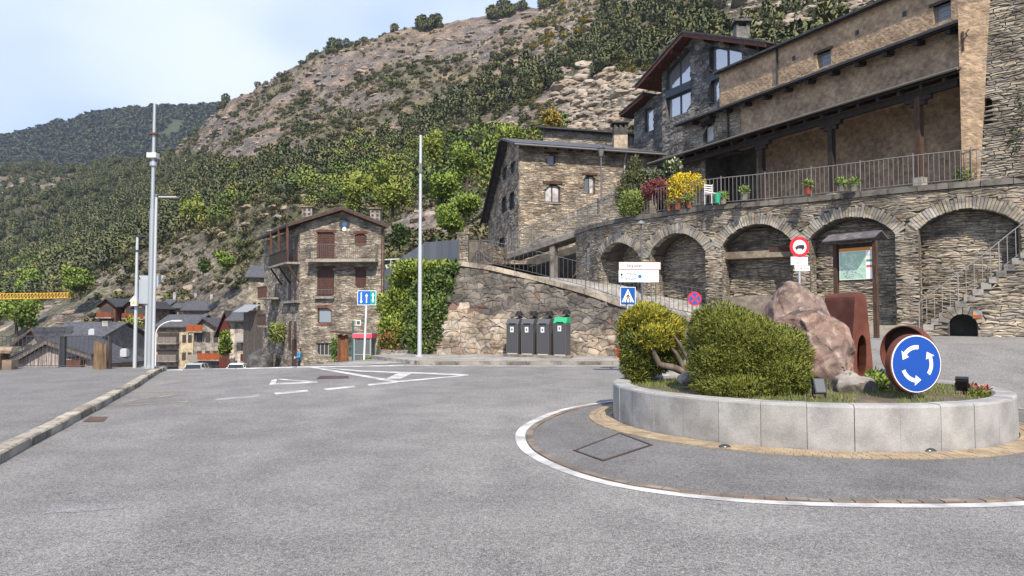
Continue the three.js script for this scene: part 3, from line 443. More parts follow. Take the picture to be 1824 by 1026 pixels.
// grass, flowers and a green tuft
{
  seed(61); const g = new GB(); let n = 0;
  while (n < 9000) { const a = R(0, 6.283), r = Math.sqrt(rnd()) * (RR - .3), x = RC[0] + r * Math.sin(a), z = RC[1] + r * Math.cos(a); const m = fbm(x * 1.6, z * 1.6, 0, 4); if (m < R(.42, .52)) continue; n++; const y = soilY(x, z), h = R(.03, .085), dx = R(-.04, .04), dz = R(-.04, .04), w = .006, q = R(0, 6.28); g.color(pick([[.12, .17, .03], [.17, .20, .045], [.22, .21, .08], [.09, .13, .025]])); g.tri([x - w * Math.cos(q), y - .01, z - w * Math.sin(q)], [x + w * Math.cos(q), y - .01, z + w * Math.sin(q)], [x + dx, y + h, z + dz]); }
  const o = g.build('grass', mats.leaf); o.userData = { kind: 'stuff', label: 'thin short grass growing in the roundabout planting bed', category: 'grass' };
  const plant = (px, py, D, rx, ry, n, size, cols, name, label, cat) => { const c = W(px, py, D), k = D / FPX; const y0 = soilY(c[0], c[2]); const q = new GB(); leaves(q, [[c[0], y0 + ry * k * .6, c[2], rx * k, ry * k, rx * k]], n, size, cols, { quad: true, thin: .5, lift: .7, lump: .8, depth: .9 }); for (let i = 0; i < 5; i++) { q.color([.08, .1, .03]); q.cyl([c[0], y0 - .02, c[2]], [c[0] + R(-1, 1) * rx * k * .6, y0 + ry * k, c[2] + R(-1, 1) * rx * k * .6], .006, .003, 4); } tag(q.build(name, mats.leaf), label, cat); };
  plant(1560, 690, 11.2, 16, 20, 900, .06, [[.14, .22, .03], [.2, .28, .04], [.1, .16, .03]], 'leafy_plant', 'bright green leafy tuft between the two low rocks', 'plant');
  plant(1737, 684, 11.2, 22, 10, 500, .05, [[.35, .06, .06], [.28, .07, .06], [.2, .14, .06]], 'red_plant', 'low red leaved plant near the right rim of the bed', 'plant');
  plant(1132, 674, 13.2, 10, 8, 220, .05, [[.35, .07, .06], [.22, .12, .05]], 'red_plant', 'small red flowering plant under the golden conifer', 'plant');
  plant(1745, 694, 10.9, 16, 8, 400, .05, [[.16, .2, .04], [.2, .22, .05]], 'leafy_plant', 'low yellow green tuft at the right rim of the bed', 'plant');
}
// road studs, manhole frame
for (const [px, py, l] of [[1291, 799, 'dark oval road stud on the left of the cobble ring'], [1656, 806, 'dark oval road stud on the right of the cobble ring']]) { const p = GY(px, py, 0); const s = new THREE.SphereGeometry(1, 16, 8, 0, Math.PI * 2, 0, Math.PI / 2); tag(new GB().three(s, new THREE.Matrix4().makeScale(.085, .05, .06).premultiply(new THREE.Matrix4().makeTranslation(p[0], .012, p[2]))).build('road_stud', M([.04, .045, .05], { roughness: .25 })), l, 'road stud', 'road studs'); }
{
  const q = [[1024, 803], [1104, 772], [1160, 793], [1074, 821]].map(([a, b]) => GY(a, b, .006)), m = M([.09, .065, .055], { map: T.rust }), t = thing('manhole', 'square rusty manhole frame in the apron left of the planter', 'manhole', q[0]);
  for (let i = 0; i < 4; i++) { const a = q[i], b = q[(i + 1) % 4], d = nrm(sub(b, a)), n = mul([d[2], 0, -d[0]], .018), e = mul(d, i % 2 ? .018 : -.018); const g = new GB(); g.hex8([sub(sub(a, n), e), sub(add(b, e), n), add(add(b, e), n), add(sub(a, e), n), ...[sub(sub(a, n), e), sub(add(b, e), n), add(add(b, e), n), add(sub(a, e), n)].map(p => add(p, [0, .008 + i * .001, 0]))]); g.build('frame_bar', m, t); }
  const g = new GB(); const c = mul(q.reduce(add), .25), s = q.map(p => mix(p, c, .05)); g.color([.24, .24, .243]); g.quad(...s.map(p => [p[0], .0095, p[2]])); g.up(); g.build('cover', mats.asphalt, t);
}
// ---------- masonry: every stone a jittered six-cornered block standing proud of its mortar ----------
function stones(o) {     // o.P(s,y,off) -> point; openings: push(s,y) -> moved point or null
  const { P, s0, s1, y0, y1, L = .4, h = .1, jit = .33, depth = .03, joint = .012, cols, single = 0, parent, bulge = .012, keep, openings = [] } = o; seed(o.seed || 77);
  const V = (j, k) => { const js = (h3(j, k, o.seed || 1) - .5) * L * jit * 1.6, jy = (h3(j, k, (o.seed || 1) + 50) - .5) * h * jit * 1.7; return [s0 + k * L / 2 + js, y0 + j * h + (j === 0 ? 0 : jy)]; };
  const nr = Math.ceil((y1 - y0) / h), nc = Math.ceil((s1 - s0) / L) + 1, cells = [];
  for (let j = 0; j < nr; j++) for (let i = -1; i < nc; i++) {
    const k = 2 * i + (j & 1); let q = [V(j, k), V(j, k + 1), V(j, k + 2), V(j + 1, k + 2), V(j + 1, k + 1), V(j + 1, k)];
    let c = mul(q.reduce((a, b) => [a[0] + b[0], a[1] + b[1], 0], [0, 0, 0]), 1 / 6);
    if (openings.some(p => p(c[0], c[1])) || (keep && !keep(c[0], c[1]))) continue;
    q = q.map(v => { let w = [clamp(v[0], s0, s1), v[1]]; for (const p of openings) w = p(w[0], w[1]) || w; if (o.top) w[1] = Math.min(w[1], o.top(w[0])); if (o.bottom) w[1] = Math.max(w[1], o.bottom(w[0])); w[1] = Math.min(w[1], y1); return w; });
    c = mul(q.reduce((a, b) => [a[0] + b[0], a[1] + b[1], 0], [0, 0, 0]), 1 / 6);
    let area = 0; for (let e = 0; e < 6; e++) { const a = q[e], b = q[(e + 1) % 6]; area += a[0] * b[1] - a[1] * b[0]; } if (Math.abs(area) < L * h * .25) continue;
    cells.push({ q, c, area: Math.abs(area) });
  }
  if (single) { const w = o.rank || ((c) => c.area); cells.sort((a, b) => w(b) - w(a)); }
  const rest = new GB(); let n = 0;
  for (const { q, c } of cells) {
    const g = n < single ? new GB() : rest; let col = o.colf ? o.colf(c[0], c[1]) : pick(cols); const k = R(.82, 1.18); g.color(col.map(v => v * k));
    const off = depth * R(.45, 1.35), fr = q.map(v => { const d = [v[0] - c[0], v[1] - c[1]], l = Math.hypot(...d) || 1; return [v[0] - d[0] / l * joint * 1.4, v[1] - Math.sign(d[1]) * Math.min(Math.abs(d[1]) * .5, joint)]; });
    const tp = fr.map(v => { const t = .82; return P(lerp(c[0], v[0], 1), lerp(c[1], v[1], 1), off + R(-.2, .2) * depth); }), bt = fr.map(v => P(v[0], v[1], -.012)), cc = P(c[0] + R(-.1, .1) * L, c[1], off + bulge * R(.2, 1.4));
    for (let e = 0; e < 6; e++) { const f = (e + 1) % 6; g.tri(cc, tp[e], tp[f]); g.quad(tp[e], bt[e], bt[f], tp[f]); }
    if (n < single) g.build('stone', mats.stone, parent);
    n++;
  }
  if (rest.p.length) { const m = rest.build('stonework', mats.stone, parent); if (parent) m.userData = { kind: 'stuff' }; }
}
const winPush = (r, l = 0, m = .14) => l ? [rectPush(r), rectPush([r[0] - m, r[1] + m, r[3] - .02, r[3] + l])] : [rectPush(r)];
const rectPush = ([a, b, c, d], m = 0) => (s, y) => { if (s <= a - m || s >= b + m || y <= c - m || y >= d + m) return null; const e = [s - a + m, b + m - s, y - c + m, d + m - y], k = e.indexOf(Math.min(...e)); return k === 0 ? [a - m, y] : k === 1 ? [b + m, y] : k === 2 ? [s, c - m] : [s, d + m]; };
function archPush(A, m = 0) { return (s, y) => { const sc = (A.s0 + A.s1) / 2, hw = (A.s1 - A.s0) / 2 + m; if (y < A.ys) { if (y < A.y0 || Math.abs(s - sc) >= hw) return null; return [sc + Math.sign(s - sc || 1) * hw, y]; } const dx = s - sc, dy = y - A.cy, r = Math.hypot(dx, dy); if (r >= A.r + m) return null; return [sc + dx / r * (A.r + m), A.cy + dy / r * (A.r + m)]; }; }
const archDef = (s0, s1, ys, yc, y0) => { const hw = (s1 - s0) / 2, ri = yc - ys, r = (hw * hw + ri * ri) / (2 * ri); return { s0, s1, ys, yc, y0, r, cy: yc - r, top: s => { const dx = s - (s0 + s1) / 2; return yc - r + Math.sqrt(Math.max(0, r * r - dx * dx)); } }; };
// ---------- a vertical plane: u along, v height, w out of the wall ----------
class Fac {
  constructor(A, B) { this.A = A; const d = [B[0] - A[0], B[1] - A[1]], l = Math.hypot(...d); this.L = l; this.d = [d[0] / l, d[1] / l]; let n = [this.d[1], -this.d[0]]; if (n[0] * -A[0] + n[1] * -A[1] < 0) n = [-n[0], -n[1]]; this.n = n; this.f = (u, v, w) => [A[0] + this.d[0] * u + n[0] * w, v, A[1] + this.d[1] * u + n[1] * w]; this.yaw = Math.atan2(n[0], n[1]); }
  at(px, py, w = 0) { const p = hit(px, py, [this.A[0] + this.n[0] * w, 0, this.A[1] + this.n[1] * w], [this.n[0], 0, this.n[1]]); return [(p[0] - this.A[0]) * this.d[0] + (p[2] - this.A[1]) * this.d[1], p[1]]; }
  rect(x0, ya, x1, yb, w = 0) { const a = this.at(x0, (ya + yb) / 2, w), b = this.at(x1, (ya + yb) / 2, w), m = (x0 + x1) / 2, t = this.at(m, ya, w)[1], bo = this.at(m, yb, w)[1]; return [Math.min(a[0], b[0]), Math.max(a[0], b[0]), bo, t]; }
}
// a window set in a wall opening: reveal, frame bars, panes
function win(F, parent, [u0, u1, v0, v1], o = {}) {
  const { rec = .16, fw = .06, cols = 2, rows = 1, frame = mats.frame, glass = mats.glass, lintel, sill, name = 'window' } = o;
  const g = new GB(), fb = (a, b, c, d, e, f) => g.fbox(F.f, a, b, c, d, e, f);
  fb(u0, u0 + fw, v0, v1, -rec - .04, -rec + .03); fb(u1 - fw, u1, v0, v1, -rec - .04, -rec + .03); fb(u0 + fw, u1 - fw, v0, v0 + fw, -rec - .04, -rec + .03); fb(u0 + fw, u1 - fw, v1 - fw, v1, -rec - .04, -rec + .03);
  for (let i = 1; i < cols; i++) { const u = lerp(u0, u1, i / cols); fb(u - fw / 2, u + fw / 2, v0 + fw, v1 - fw, -rec - .035, -rec + .025); }
  for (let i = 1; i < rows; i++) { const v = lerp(v0, v1, i / rows); fb(u0 + fw, u1 - fw, v - fw / 2, v + fw / 2, -rec - .035, -rec + .02); }
  const w = g.build(name, frame, parent);
  for (let i = 0; i < cols; i++) for (let j = 0; j < rows; j++) new GB().fbox(F.f, lerp(u0, u1, i / cols) + .02, lerp(u0, u1, (i + 1) / cols) - .02, lerp(v0, v1, j / rows) + .02, lerp(v0, v1, (j + 1) / rows) - .02, -rec - .02, -rec).build('pane', Array.isArray(glass) ? glass[(i + j) % glass.length] : glass, w).position.set(0, 0, 0);
  if (lintel) new GB().fbox(F.f, u0 - .14, u1 + .14, v1, v1 + lintel, -rec, .05).build('lintel', o.lintelMat || mats.wood, parent);
  if (sill) new GB().fbox(F.f, u0 - .08, u1 + .08, v0 - sill, v0, -rec, .08).build('sill', o.sillMat || mats.concrete, parent);
  return w;
}
// a plain wall sheet with rectangular and arched holes and their reveals
function sheet(g, F, outline, holes, thick) { g.ext(outline, F.f, -thick, 0, holes); }
const rectPts = ([a, b, c, d]) => [[a, c], [b, c], [b, d], [a, d]];
// railing along points: posts, rails and single bars
function railing(parent, pts, hgt, o = {}) {
  const { gap = .14, post = 6, rb = .009, mat = mats.iron, up = .1, finial = true, rp = .022, base = .0 } = o;
  const tot = []; let L = 0; for (let i = 0; i < pts.length; i++) { if (i) L += Math.hypot(pts[i][0] - pts[i - 1][0], pts[i][2] - pts[i - 1][2]); tot.push(L); }
  const at = s => { let i = 0; while (i < pts.length - 2 && tot[i + 1] < s) i++; return mix(pts[i], pts[i + 1], clamp((s - tot[i]) / (tot[i + 1] - tot[i]))); };
  const n = Math.round(L / gap), bar = new THREE.CylinderGeometry(rb, rb, 1, 5); bar.translate(0, .5, 0); const b = bases.get(parent) || [0, 0, 0], e = (p, y) => add(p, [0, y, 0]);
  for (let i = 0; i <= n; i++) {
    const p = at(i / n * L), isPost = i % post === 0, lo = isPost ? -base : up;
    const m = new THREE.Mesh(isPost ? (railing.pg ||= (q => { q.translate(0, .5, 0); return q; })(new THREE.CylinderGeometry(.02, .02, 1, 8))) : bar, mat); m.name = isPost ? 'post' : 'bar'; m.position.set(p[0] - b[0], p[1] + lo - b[1], p[2] - b[2]); m.scale.set(1, isPost ? hgt + base + (finial ? .08 : 0) : hgt - lo, 1); parent.add(m);
  }
  const path = []; for (let i = 0; i <= Math.max(pts.length * 3, 8); i++) path.push(at(i / Math.max(pts.length * 3, 8) * L));
  const t = new GB(); t.path(path.map(p => e(p, hgt)), o.rt || .018, 6); t.build('top_rail', mat, parent); const l = new GB(); l.path(path.map(p => e(p, up)), .013, 6); l.build('bottom_rail', mat, parent);
}
const slateCols = [[.22, .205, .18], [.17, .165, .155], [.27, .25, .21], [.13, .128, .125], [.31, .275, .215], [.20, .195, .19], [.25, .22, .17]].map(c => [c[0] * .6 + .088, c[1] * .6 + .082, c[2] * .6 + .073].map((v, i) => v * [1.58, 1.5, 1.38][i]));
// ---------- the valley side: one sheet from the back of the houses to the ridge ----------
const TPX = [-420, -150, 0, 150, 300, 400, 480, 600, 700, 800, 950, 1100, 1250, 1450, 1700, 2000, 2300];
const TND = [
  [80, 80, 80, 80, 80, 80, 82, 80, 64, 59, 58, 58, 56, 54, 52, 50, 50],
  [150, 150, 150, 160, 170, 160, 150, 130, 110, 92, 78, 70, 66, 62, 60, 60, 60],
  [330, 330, 330, 320, 300, 260, 240, 220, 200, 170, 150, 120, 105, 100, 95, 95, 95],
  [600, 600, 600, 560, 480, 400, 360, 330, 300, 280, 250, 220, 200, 180, 170, 170, 170],
  [700, 700, 700, 680, 560, 480, 450, 430, 420, 410, 400, 380, 350, 320, 300, 300, 300]];
const TNY = [
  [760, 760, 760, 760, 760, 745, 730, 640, 497, 492, 470, 350, 255, 180, 120, 60, 40],
  [640, 620, 603, 520, 428, 395, 372, 400, 430, 418, 385, 285, 205, 140, 100, 50, 30],
  [520, 520, 520, 450, 385, 345, 318, 305, 325, 318, 270, 205, 150, 80, 40, 10, 0],
  [340, 338, 338, 330, 310, 236, 212, 188, 178, 168, 128, 88, 45, -10, -60, -80, -90],
  [305, 302, 300, 298, 276, 172, 130, 75, 50, 32, 3, -45, -105, -190, -260, -300, -300]];
function terr(px, k) {       // k 0..4 from the foot to the ridge, 4..5 over the back
  let i = 0; while (i < TPX.length - 2 && TPX[i + 1] < px) i++; const t = clamp((px - TPX[i]) / (TPX[i + 1] - TPX[i])), j = Math.min(3, Math.floor(Math.min(k, 3.9999))), f = Math.min(k, 4) - j;
  const nd = a => { const D = lerp(TND[a][i], TND[a][i + 1], t), py = lerp(TNY[a][i], TNY[a][i + 1], t); return [D, CAMY + (567 - py) / FPX * D]; };
  const a = nd(j), b = nd(Math.min(4, j + 1)); let D = lerp(a[0], b[0], f), Y = lerp(a[1], b[1], j === 0 ? lerp(Math.pow(f, 2.4), f, sstep(480, 640, px)) : f); if (k > 4) { D += (k - 4) * 260; Y -= (k - 4) * 90; }
  const x = (px - 912) / FPX * D, amp = D * .024 * sstep(0, .6, k) * (k > 3.6 ? lerp(1, .35, clamp((k - 3.6) / .4)) : 1);
  Y += (fbm(x * .022, D * .022, 1, 5) - .5) * amp * 2 + (fbm(x * .11, D * .11, 5, 4) - .5) * D * .014 * sstep(0, .5, k);
  return [x, Y, -D];
}
// what grows where, as seen on the map of the slope: (px, py) of the spot from the plaza
const pxy = p => [912 + p[0] / -p[2] * FPX, 567 - (p[1] - CAMY) / -p[2] * FPX];
const band = (v, a, b, s) => sstep(a - s, a + s, v) * sstep(b + s, b - s, v);
function cover(p) {           // returns densities {pine, leafy, shrub, rock, grass}
  const [x, y] = pxy(p), n = fbm(p[0] * .012 + 4, p[2] * .012, 2, 4) - .5, m = fbm(p[0] * .045, p[2] * .045 + 9, 3, 4) - .5, q = n * 120 + m * 60;
  let pine = 0, leafy = 0;
  // forest on the left beyond the lower spur
  const spur = x < 480 ? lerp(600, 372, clamp(x / 480)) - 26 : 372;
  if (x < 420) pine = Math.max(pine, band(y + q * .25, 285, spur, 14) * (x > 260 ? sstep(430, 330, x + (y - 330) * .35 * -1 + q * .3) : 1));
  pine *= 1 - .85 * band(x, -40, 135, 20) * band(y, 308, 338, 8);
  // dark pine belt climbing to the right
  const mid = x < 720 ? lerp(372, 268, clamp((x - 300) / 420)) : lerp(258, 60, clamp((x - 720) / 420)); const wd = x < 720 ? lerp(36, 20, clamp((x - 300) / 420)) : lerp(16, 44, clamp((x - 720) / 420));
  if (x > 280) pine = Math.max(pine, sstep(wd + 18, wd - 22, Math.abs(y + q * .45 - mid)) * .95);
  if (x > 1060) pine = Math.max(pine, sstep(70, 30, Math.abs(y + q * .4 - lerp(90, -40, clamp((x - 1060) / 280)))) * .9);
  // spring green belt above the houses
  leafy = sstep(70, 25, Math.abs(y + q * .4 - lerp(330, 300, clamp((x - 560) / 300)))) * band(x, 580, 930, 30) * .9;
  leafy = Math.max(leafy, band(x, -80, 130, 30) * band(y + q * .3, 440, 545, 16) * .8, band(x, 310, 600, 30) * band(y + q * .3, 335, 470, 25) * .16, band(x, 860, 1130, 30) * sstep(40, 10, Math.abs(y + q * .3 - lerp(330, 150, clamp((x - 860) / 270)))) * .55);
  const rocky = sstep(-.12, .12, m + n * .7 + .05);
  return { pine, leafy, rocky, x, y, n, m };
}
{
  const c = (p) => {
    const v = cover(p), { x, y } = v, f = fbm(p[0] * .3, p[2] * .3, 8, 4), e = fbm(p[0] * .09, p[1] * .16, 4, 4);
    const tan = [.36, .28, .205], grey = [.245, .215, .195], pink = [.31, .22, .17], olive = [.16, .15, .065], green = [.13, .17, .045];
    let col = mix(mix(tan, grey, sstep(.35, .6, e)), pink, sstep(.5, .7, f) * .5);
    const gr = clamp((x > 300 && x < 620 && y > 330 && y < 500 ? .5 * sstep(.35, .55, e) : 0) + sstep(.05, -.14, v.m + v.n * .5 - .02) * .75 + (x > 420 && x < 700 && y > 320 ? .45 : 0) + (x < 480 && y > 400 ? .15 : 0)); col = mix(col, mix(olive, green, sstep(.4, .65, f) * (y > 300 ? 1 : .2)), gr * .8);
    if (x > 960) col = mix(col, [.50, .44, .37], .45 * (1 - gr * .6));
    if (y > 400 && x < 560) col = mix(col, mix([.24, .22, .195], [.13, .14, .06], sstep(.42, .6, e)), .6);
    col = mix(col, [.06, .07, .03], Math.max(v.pine, v.leafy) * .8);
    const k = .6 + .75 * fbm(p[0] * .5, p[2] * .5 + p[1], 2, 3); return col.map(a => a * k);
  };
  struct(grid(520, 330, (u, v) => { const px = lerp(-420, 2300, u), k = v * 5; const p = terr(px, k); return { p, c: c(p), uv: [p[0], -p[2] * .6 + p[1]] }; }, 'hillside', vc({ map: T.scree, bumpMap: T.scree, bumpScale: .5, roughness: .95 })));
  // the far wooded mountain
  const fr = [[-700, 300], [-300, 280], [0, 247], [60, 232], [110, 214], [140, 206], [200, 196], [260, 189], [330, 190], [385, 187], [480, 195], [700, 230], [1000, 300]], RD = 1500;
  const fy = px => { let i = 0; while (i < fr.length - 2 && fr[i + 1][0] < px) i++; return lerp(fr[i][1], fr[i + 1][1], clamp((px - fr[i][0]) / (fr[i + 1][0] - fr[i][0]))); };
  const far = (px, v) => { const D = lerp(820, RD, Math.min(v, 1)) + Math.max(0, v - 1) * 600, py = fy(px); const top = CAMY + (567 - py) / FPX * RD, x = (px - 912) / FPX * D; let Y = v <= 1 ? lerp(-20, top, Math.pow(v, 1.15)) : top - (v - 1) * 200; Y += (fbm(x * .006, D * .006, 3, 4) - .5) * 60 * Math.sin(Math.min(v, 1) * Math.PI * .93); return [x, Y, -D]; };
  struct(grid(160, 60, (u, v) => { const p = far(lerp(-700, 1000, u), v * 1.25); const n = fbm(p[0] * .01, p[2] * .01, 1, 4); return { p, c: mix([.035, .05, .022], [.05, .06, .028], n) }; }, 'far_mountain', vc({ roughness: 1 })));
  // ---------- forests ----------
  const clump = (n, size, cone, sd, wide = 1) => { seed(sd); const g = new GB(); for (let i = 0; i < n; i++) { const h = Math.pow(rnd(), .8), a = R(0, 6.283), rr = (cone ? (1 - h) * .36 + .03 : Math.sqrt(Math.max(0, 1 - Math.pow(h * 1.9 - .95, 2))) * .42) * Math.sqrt(R(.04, 1)) * wide, p = [Math.cos(a) * rr, (cone ? .06 : .08) + h * (cone ? .94 : .9), Math.sin(a) * rr], s = size * R(.7, 1.4), up = nrm([Math.cos(a) + R(-.6, .6), R(-.2, .9), Math.sin(a) + R(-.6, .6)]), sd_ = nrm(cross(up, [R(-1, 1), R(-1, 1), R(-1, 1)])); const k = R(.85, 1.15); g.color([k, k, k]); g.leaf(add(p, mul(sd_, s * .5)), sub(p, mul(sd_, s * .5)), add(p, mul(up, s)), nrm([p[0], (p[1] - .5) * .8, p[2]]), .7); } g.color([.5, .4, .35]); g.cyl([0, -.08, 0], [0, .6, 0], .022, .008, 5); return g.geometry(); };
  const forest = (name, label, geo, list, matO = {}) => { const m = new THREE.InstancedMesh(geo, vc({ side: THREE.DoubleSide, roughness: .9, ...matO }), list.length), o = new THREE.Object3D(), cc = new THREE.Color(); list.forEach((q, i) => { o.position.set(...q.p); o.scale.set(q.h * q.w, q.h, q.h * q.w); o.rotation.y = q.a; o.updateMatrix(); m.setMatrixAt(i, o.matrix); m.setColorAt(i, cc.setRGB(...q.c)); }); m.name = numbered(name); m.userData = { kind: 'stuff', label, category: 'forest' }; scene.add(m); return m; };
  const pineG = clump(360, .125, false, 3, 1.0), pineC = clump(300, .115, true, 4), bush = clump(190, .19, false, 5, 1.35), leafG = clump(420, .10, false, 6, 1.12);
  seed(201); const P1 = [], P2 = [], L1 = [], S1 = [];
  const pc = [[.072, .092, .04], [.09, .11, .05], [.115, .13, .058], [.10, .115, .065], [.14, .145, .065]], lc = [[.11, .16, .04], [.15, .20, .045], [.18, .22, .05], [.09, .13, .035], [.20, .215, .06]], sc = [[.085, .10, .04], [.12, .12, .058], [.15, .14, .075], [.07, .085, .035], [.18, .165, .095], [.11, .13, .045]];
  for (let i = 0; i < 52000; i++) {
    const px = R(-200, 1900), k = Math.pow(rnd(), .85) * 4.05, p = terr(px, k), v = cover(p), r = rnd(), D = -p[2]; if (v.y < -70 || k < .12) continue; if (px > 150 && px < 500 && k < .72) continue; if (band(v.x, 985, 1210, 25) * band(v.y + v.m * 60, 118, 250, 15) > R(.1, .8) || band(v.x, 1290, 1600, 20) * (v.y < 75) > R(.1, 1.2)) continue; if (px > 620 && px < 900 && D < 64) continue; if (px > 1150 && D < 62) continue;
    const thin = clamp((D - 60) / 240, .25, 1);
    const th = px < 330 ? .55 : .34; if (r < v.pine * th * thin) (rnd() < .7 ? P1 : P2).push({ p: add(p, [0, -.3, 0]), h: R(3.4, 6.8) * lerp(.75, 1, thin), w: R(.75, 1.1), a: R(0, 6.3), c: pick(pc) });
    else if (r < v.pine * th * thin + v.leafy * .26 * thin) L1.push({ p: add(p, [0, -.3, 0]), h: R(3, 6.5) * lerp(.7, 1, thin), w: R(.85, 1.25), a: R(0, 6.3), c: pick(lc) });
    else if (r < .92 && (v.m + v.n * .4 < R(-.17, .17) + (px > 150 && px < 560 && D < 240 ? .25 : 0))) { const big = rnd() < .08; S1.push({ p: add(p, [0, -.15, 0]), h: (big ? R(1.8, 3.4) : R(.5, 1.5)) * lerp(.6, 1, thin), w: R(1, 1.5), a: R(0, 6.3), c: px > 950 && px < 1250 && rnd() < .3 ? [.24, .19, .03] : pick(sc) }); }
    else if (k > 3.9 && fbm(px * .02, 3, 0, 3) > .5 && rnd() < .4 && px > 380) P1.push({ p: add(p, [0, -.3, 0]), h: R(4, 8), w: R(.8, 1.1), a: R(0, 6.3), c: pick(pc) });
  }
  forest('pine_forest', 'dark pines massed over the hillside', pineG, P1); forest('spruce_forest', 'pointed dark conifers scattered through the pines', pineC, P2); forest('spring_woodland', 'bright spring green broadleaf trees massed on the lower slope', leafG, L1); forest('hillside_scrub', 'olive scrub dotted over the rocky hillside', bush, S1);
  seed(202); const Fm = []; for (let i = 0; i < 15000; i++) { const px = R(-150, 420), v = Math.pow(rnd(), .7) * 1.03, p = far(px, v); if (v < .15 || fbm(p[0] * .012, p[2] * .012, 6, 3) > .68) continue; Fm.push({ p: add(p, [0, -1, 0]), h: R(9, 15), w: R(.9, 1.3), a: R(0, 6.3), c: pick(pc).map(a => a * .5) }); }
  forest('far_forest', 'dense dark forest covering the distant mountain', clump(60, .26, false, 8, 1.15), Fm);
  console.log('forest', P1.length, P2.length, L1.length, S1.length, Fm.length);
  // rock outcrops standing out of the slope
  seed(203); const og = (sd) => { const q = new THREE.IcosahedronGeometry(1, 2), A = q.attributes.position; for (let i = 0; i < A.count; i++) { const v = [A.getX(i), A.getY(i), A.getZ(i)], n = .55 + .9 * fbm(v[0] * 1.6 + sd, v[1] * 1.6, v[2] * 1.6, 3); A.setXYZ(i, ...[v[0] * n, v[1] * n * .6, v[2] * n].map(a => Math.round(a * 3.2) / 3.2 * .6 + a * .4)); } q.computeVertexNormals(); const r = q.index ? q.toNonIndexed() : q; r.computeVertexNormals(); return r; };
  const rocks = []; for (let i = 0; i < 5200; i++) { const px = R(-150, 1850), k = Math.pow(rnd(), .8) * 4, p = terr(px, k), v = cover(p); if (k < .2 || v.pine > .4 || (v.leafy > .4) || v.m + v.n * .6 < R(-.06, .1)) continue; const near = clamp(-p[2] / 200, .2, 1.3); if (px > 150 && px < 500 && k < .72) continue; rocks.push({ p: add(p, [0, -.4 * near, 0]), h: R(.35, 1.25) * near, w: R(1, 2.2), a: R(0, 6.3), c: pick([[.27, .215, .165], [.21, .185, .165], [.32, .26, .205], [.24, .185, .15], [.18, .165, .15]]) }); }
  for (let i = 0; i < 13000; i++) { const px = R(960, 1620), k = R(.4, 4), p = terr(px, k), v = cover(p); if (band(v.x, 985, 1210, 30) * band(v.y + v.m * 60, 112, 255, 18) + band(v.x, 1280, 1610, 20) * (v.y < 80 && v.y > -40) < R(.2, .9)) continue; const s = -p[2] / 150; rocks.push({ p: add(p, [0, -.15, 0]), h: Math.pow(rnd(), 3) * 1.3 * s + .15, w: R(1, 1.7), a: R(0, 6.3), c: pick([[.30, .255, .205], [.26, .22, .18], [.35, .30, .245], [.21, .185, .155], [.28, .22, .165]]) }); }
  const rm = new THREE.InstancedMesh(og(3), M([1, 1, 1], { roughness: .95 }), rocks.length), o = new THREE.Object3D(), cc = new THREE.Color(); rocks.forEach((q, i) => { o.position.set(...q.p); o.scale.set(q.h * q.w, q.h, q.h * q.w); o.rotation.set(R(-.3, .3), q.a, R(-.3, .3)); o.updateMatrix(); rm.setMatrixAt(i, o.matrix); rm.setColorAt(i, cc.setRGB(...q.c)); }); rm.name = 'rock_outcrops'; rm.userData = { kind: 'stuff', label: 'tan and grey rock outcrops scattered over the hillside', category: 'rocks' }; scene.add(rm);
}
// ---------- the arcade: curved retaining wall with five blind arches, terrace on top ----------
const YT = 6.25;
const edgePx = [[1027, 411], [1062, 399], [1099, 390], [1180, 378], [1262, 366.5], [1340, 360], [1425, 352.5], [1520, 343], [1611, 333.5], [1700, 325.5], [1769, 320], [1824, 315.5], [1930, 307]];
const edge = edgePx.map(([a, b]) => GY(a, b, YT));
const ecv = new THREE.CatmullRomCurve3(edge.map(p => new THREE.Vector3(p[0], 0, p[2]))), EL = ecv.getLength(), EN = 1200, eP = ecv.getSpacedPoints(EN);
const wallP = (s, y, off) => { const t = clamp(s / EL) * EN, i = Math.min(EN - 1, Math.floor(t)), a = eP[i], b = eP[i + 1], f = t - i, dx = b.x - a.x, dz = b.z - a.z, l = Math.hypot(dx, dz), n = [-(-dz) / l * -1, dx / l]; const nx = dz / l, nz = -dx / l, sg = (nx * -a.x + nz * -a.z) > 0 ? 1 : -1; const ex = (s / EL * EN - t) / EN * EL; return [lerp(a.x, b.x, f) + nx * sg * off + dx / l * ex, y, lerp(a.z, b.z, f) + nz * sg * off + dz / l * ex]; };
const sOf = (px, py) => { let best = 1e9, bs = 0; for (let i = 0; i <= EN; i += 2) { const q = eP[i], w = W(px, py, -q.z), e = Math.abs(w[0] - q.x); if (e < best) { best = e; bs = i / EN * EL; } } return bs; };
const syOf = (px, py) => { const s = sOf(px, py), p = wallP(s, 0, 0); return [s, W(px, py, -p[2])[1]]; };
const arcade = thing('arcade_wall', 'long curved slate retaining wall with five blind arches below the terrace', 'wall', (p => [p[0], H(p[0], -p[2]), p[2]])(wallP(EL * .6, 0, 0)));
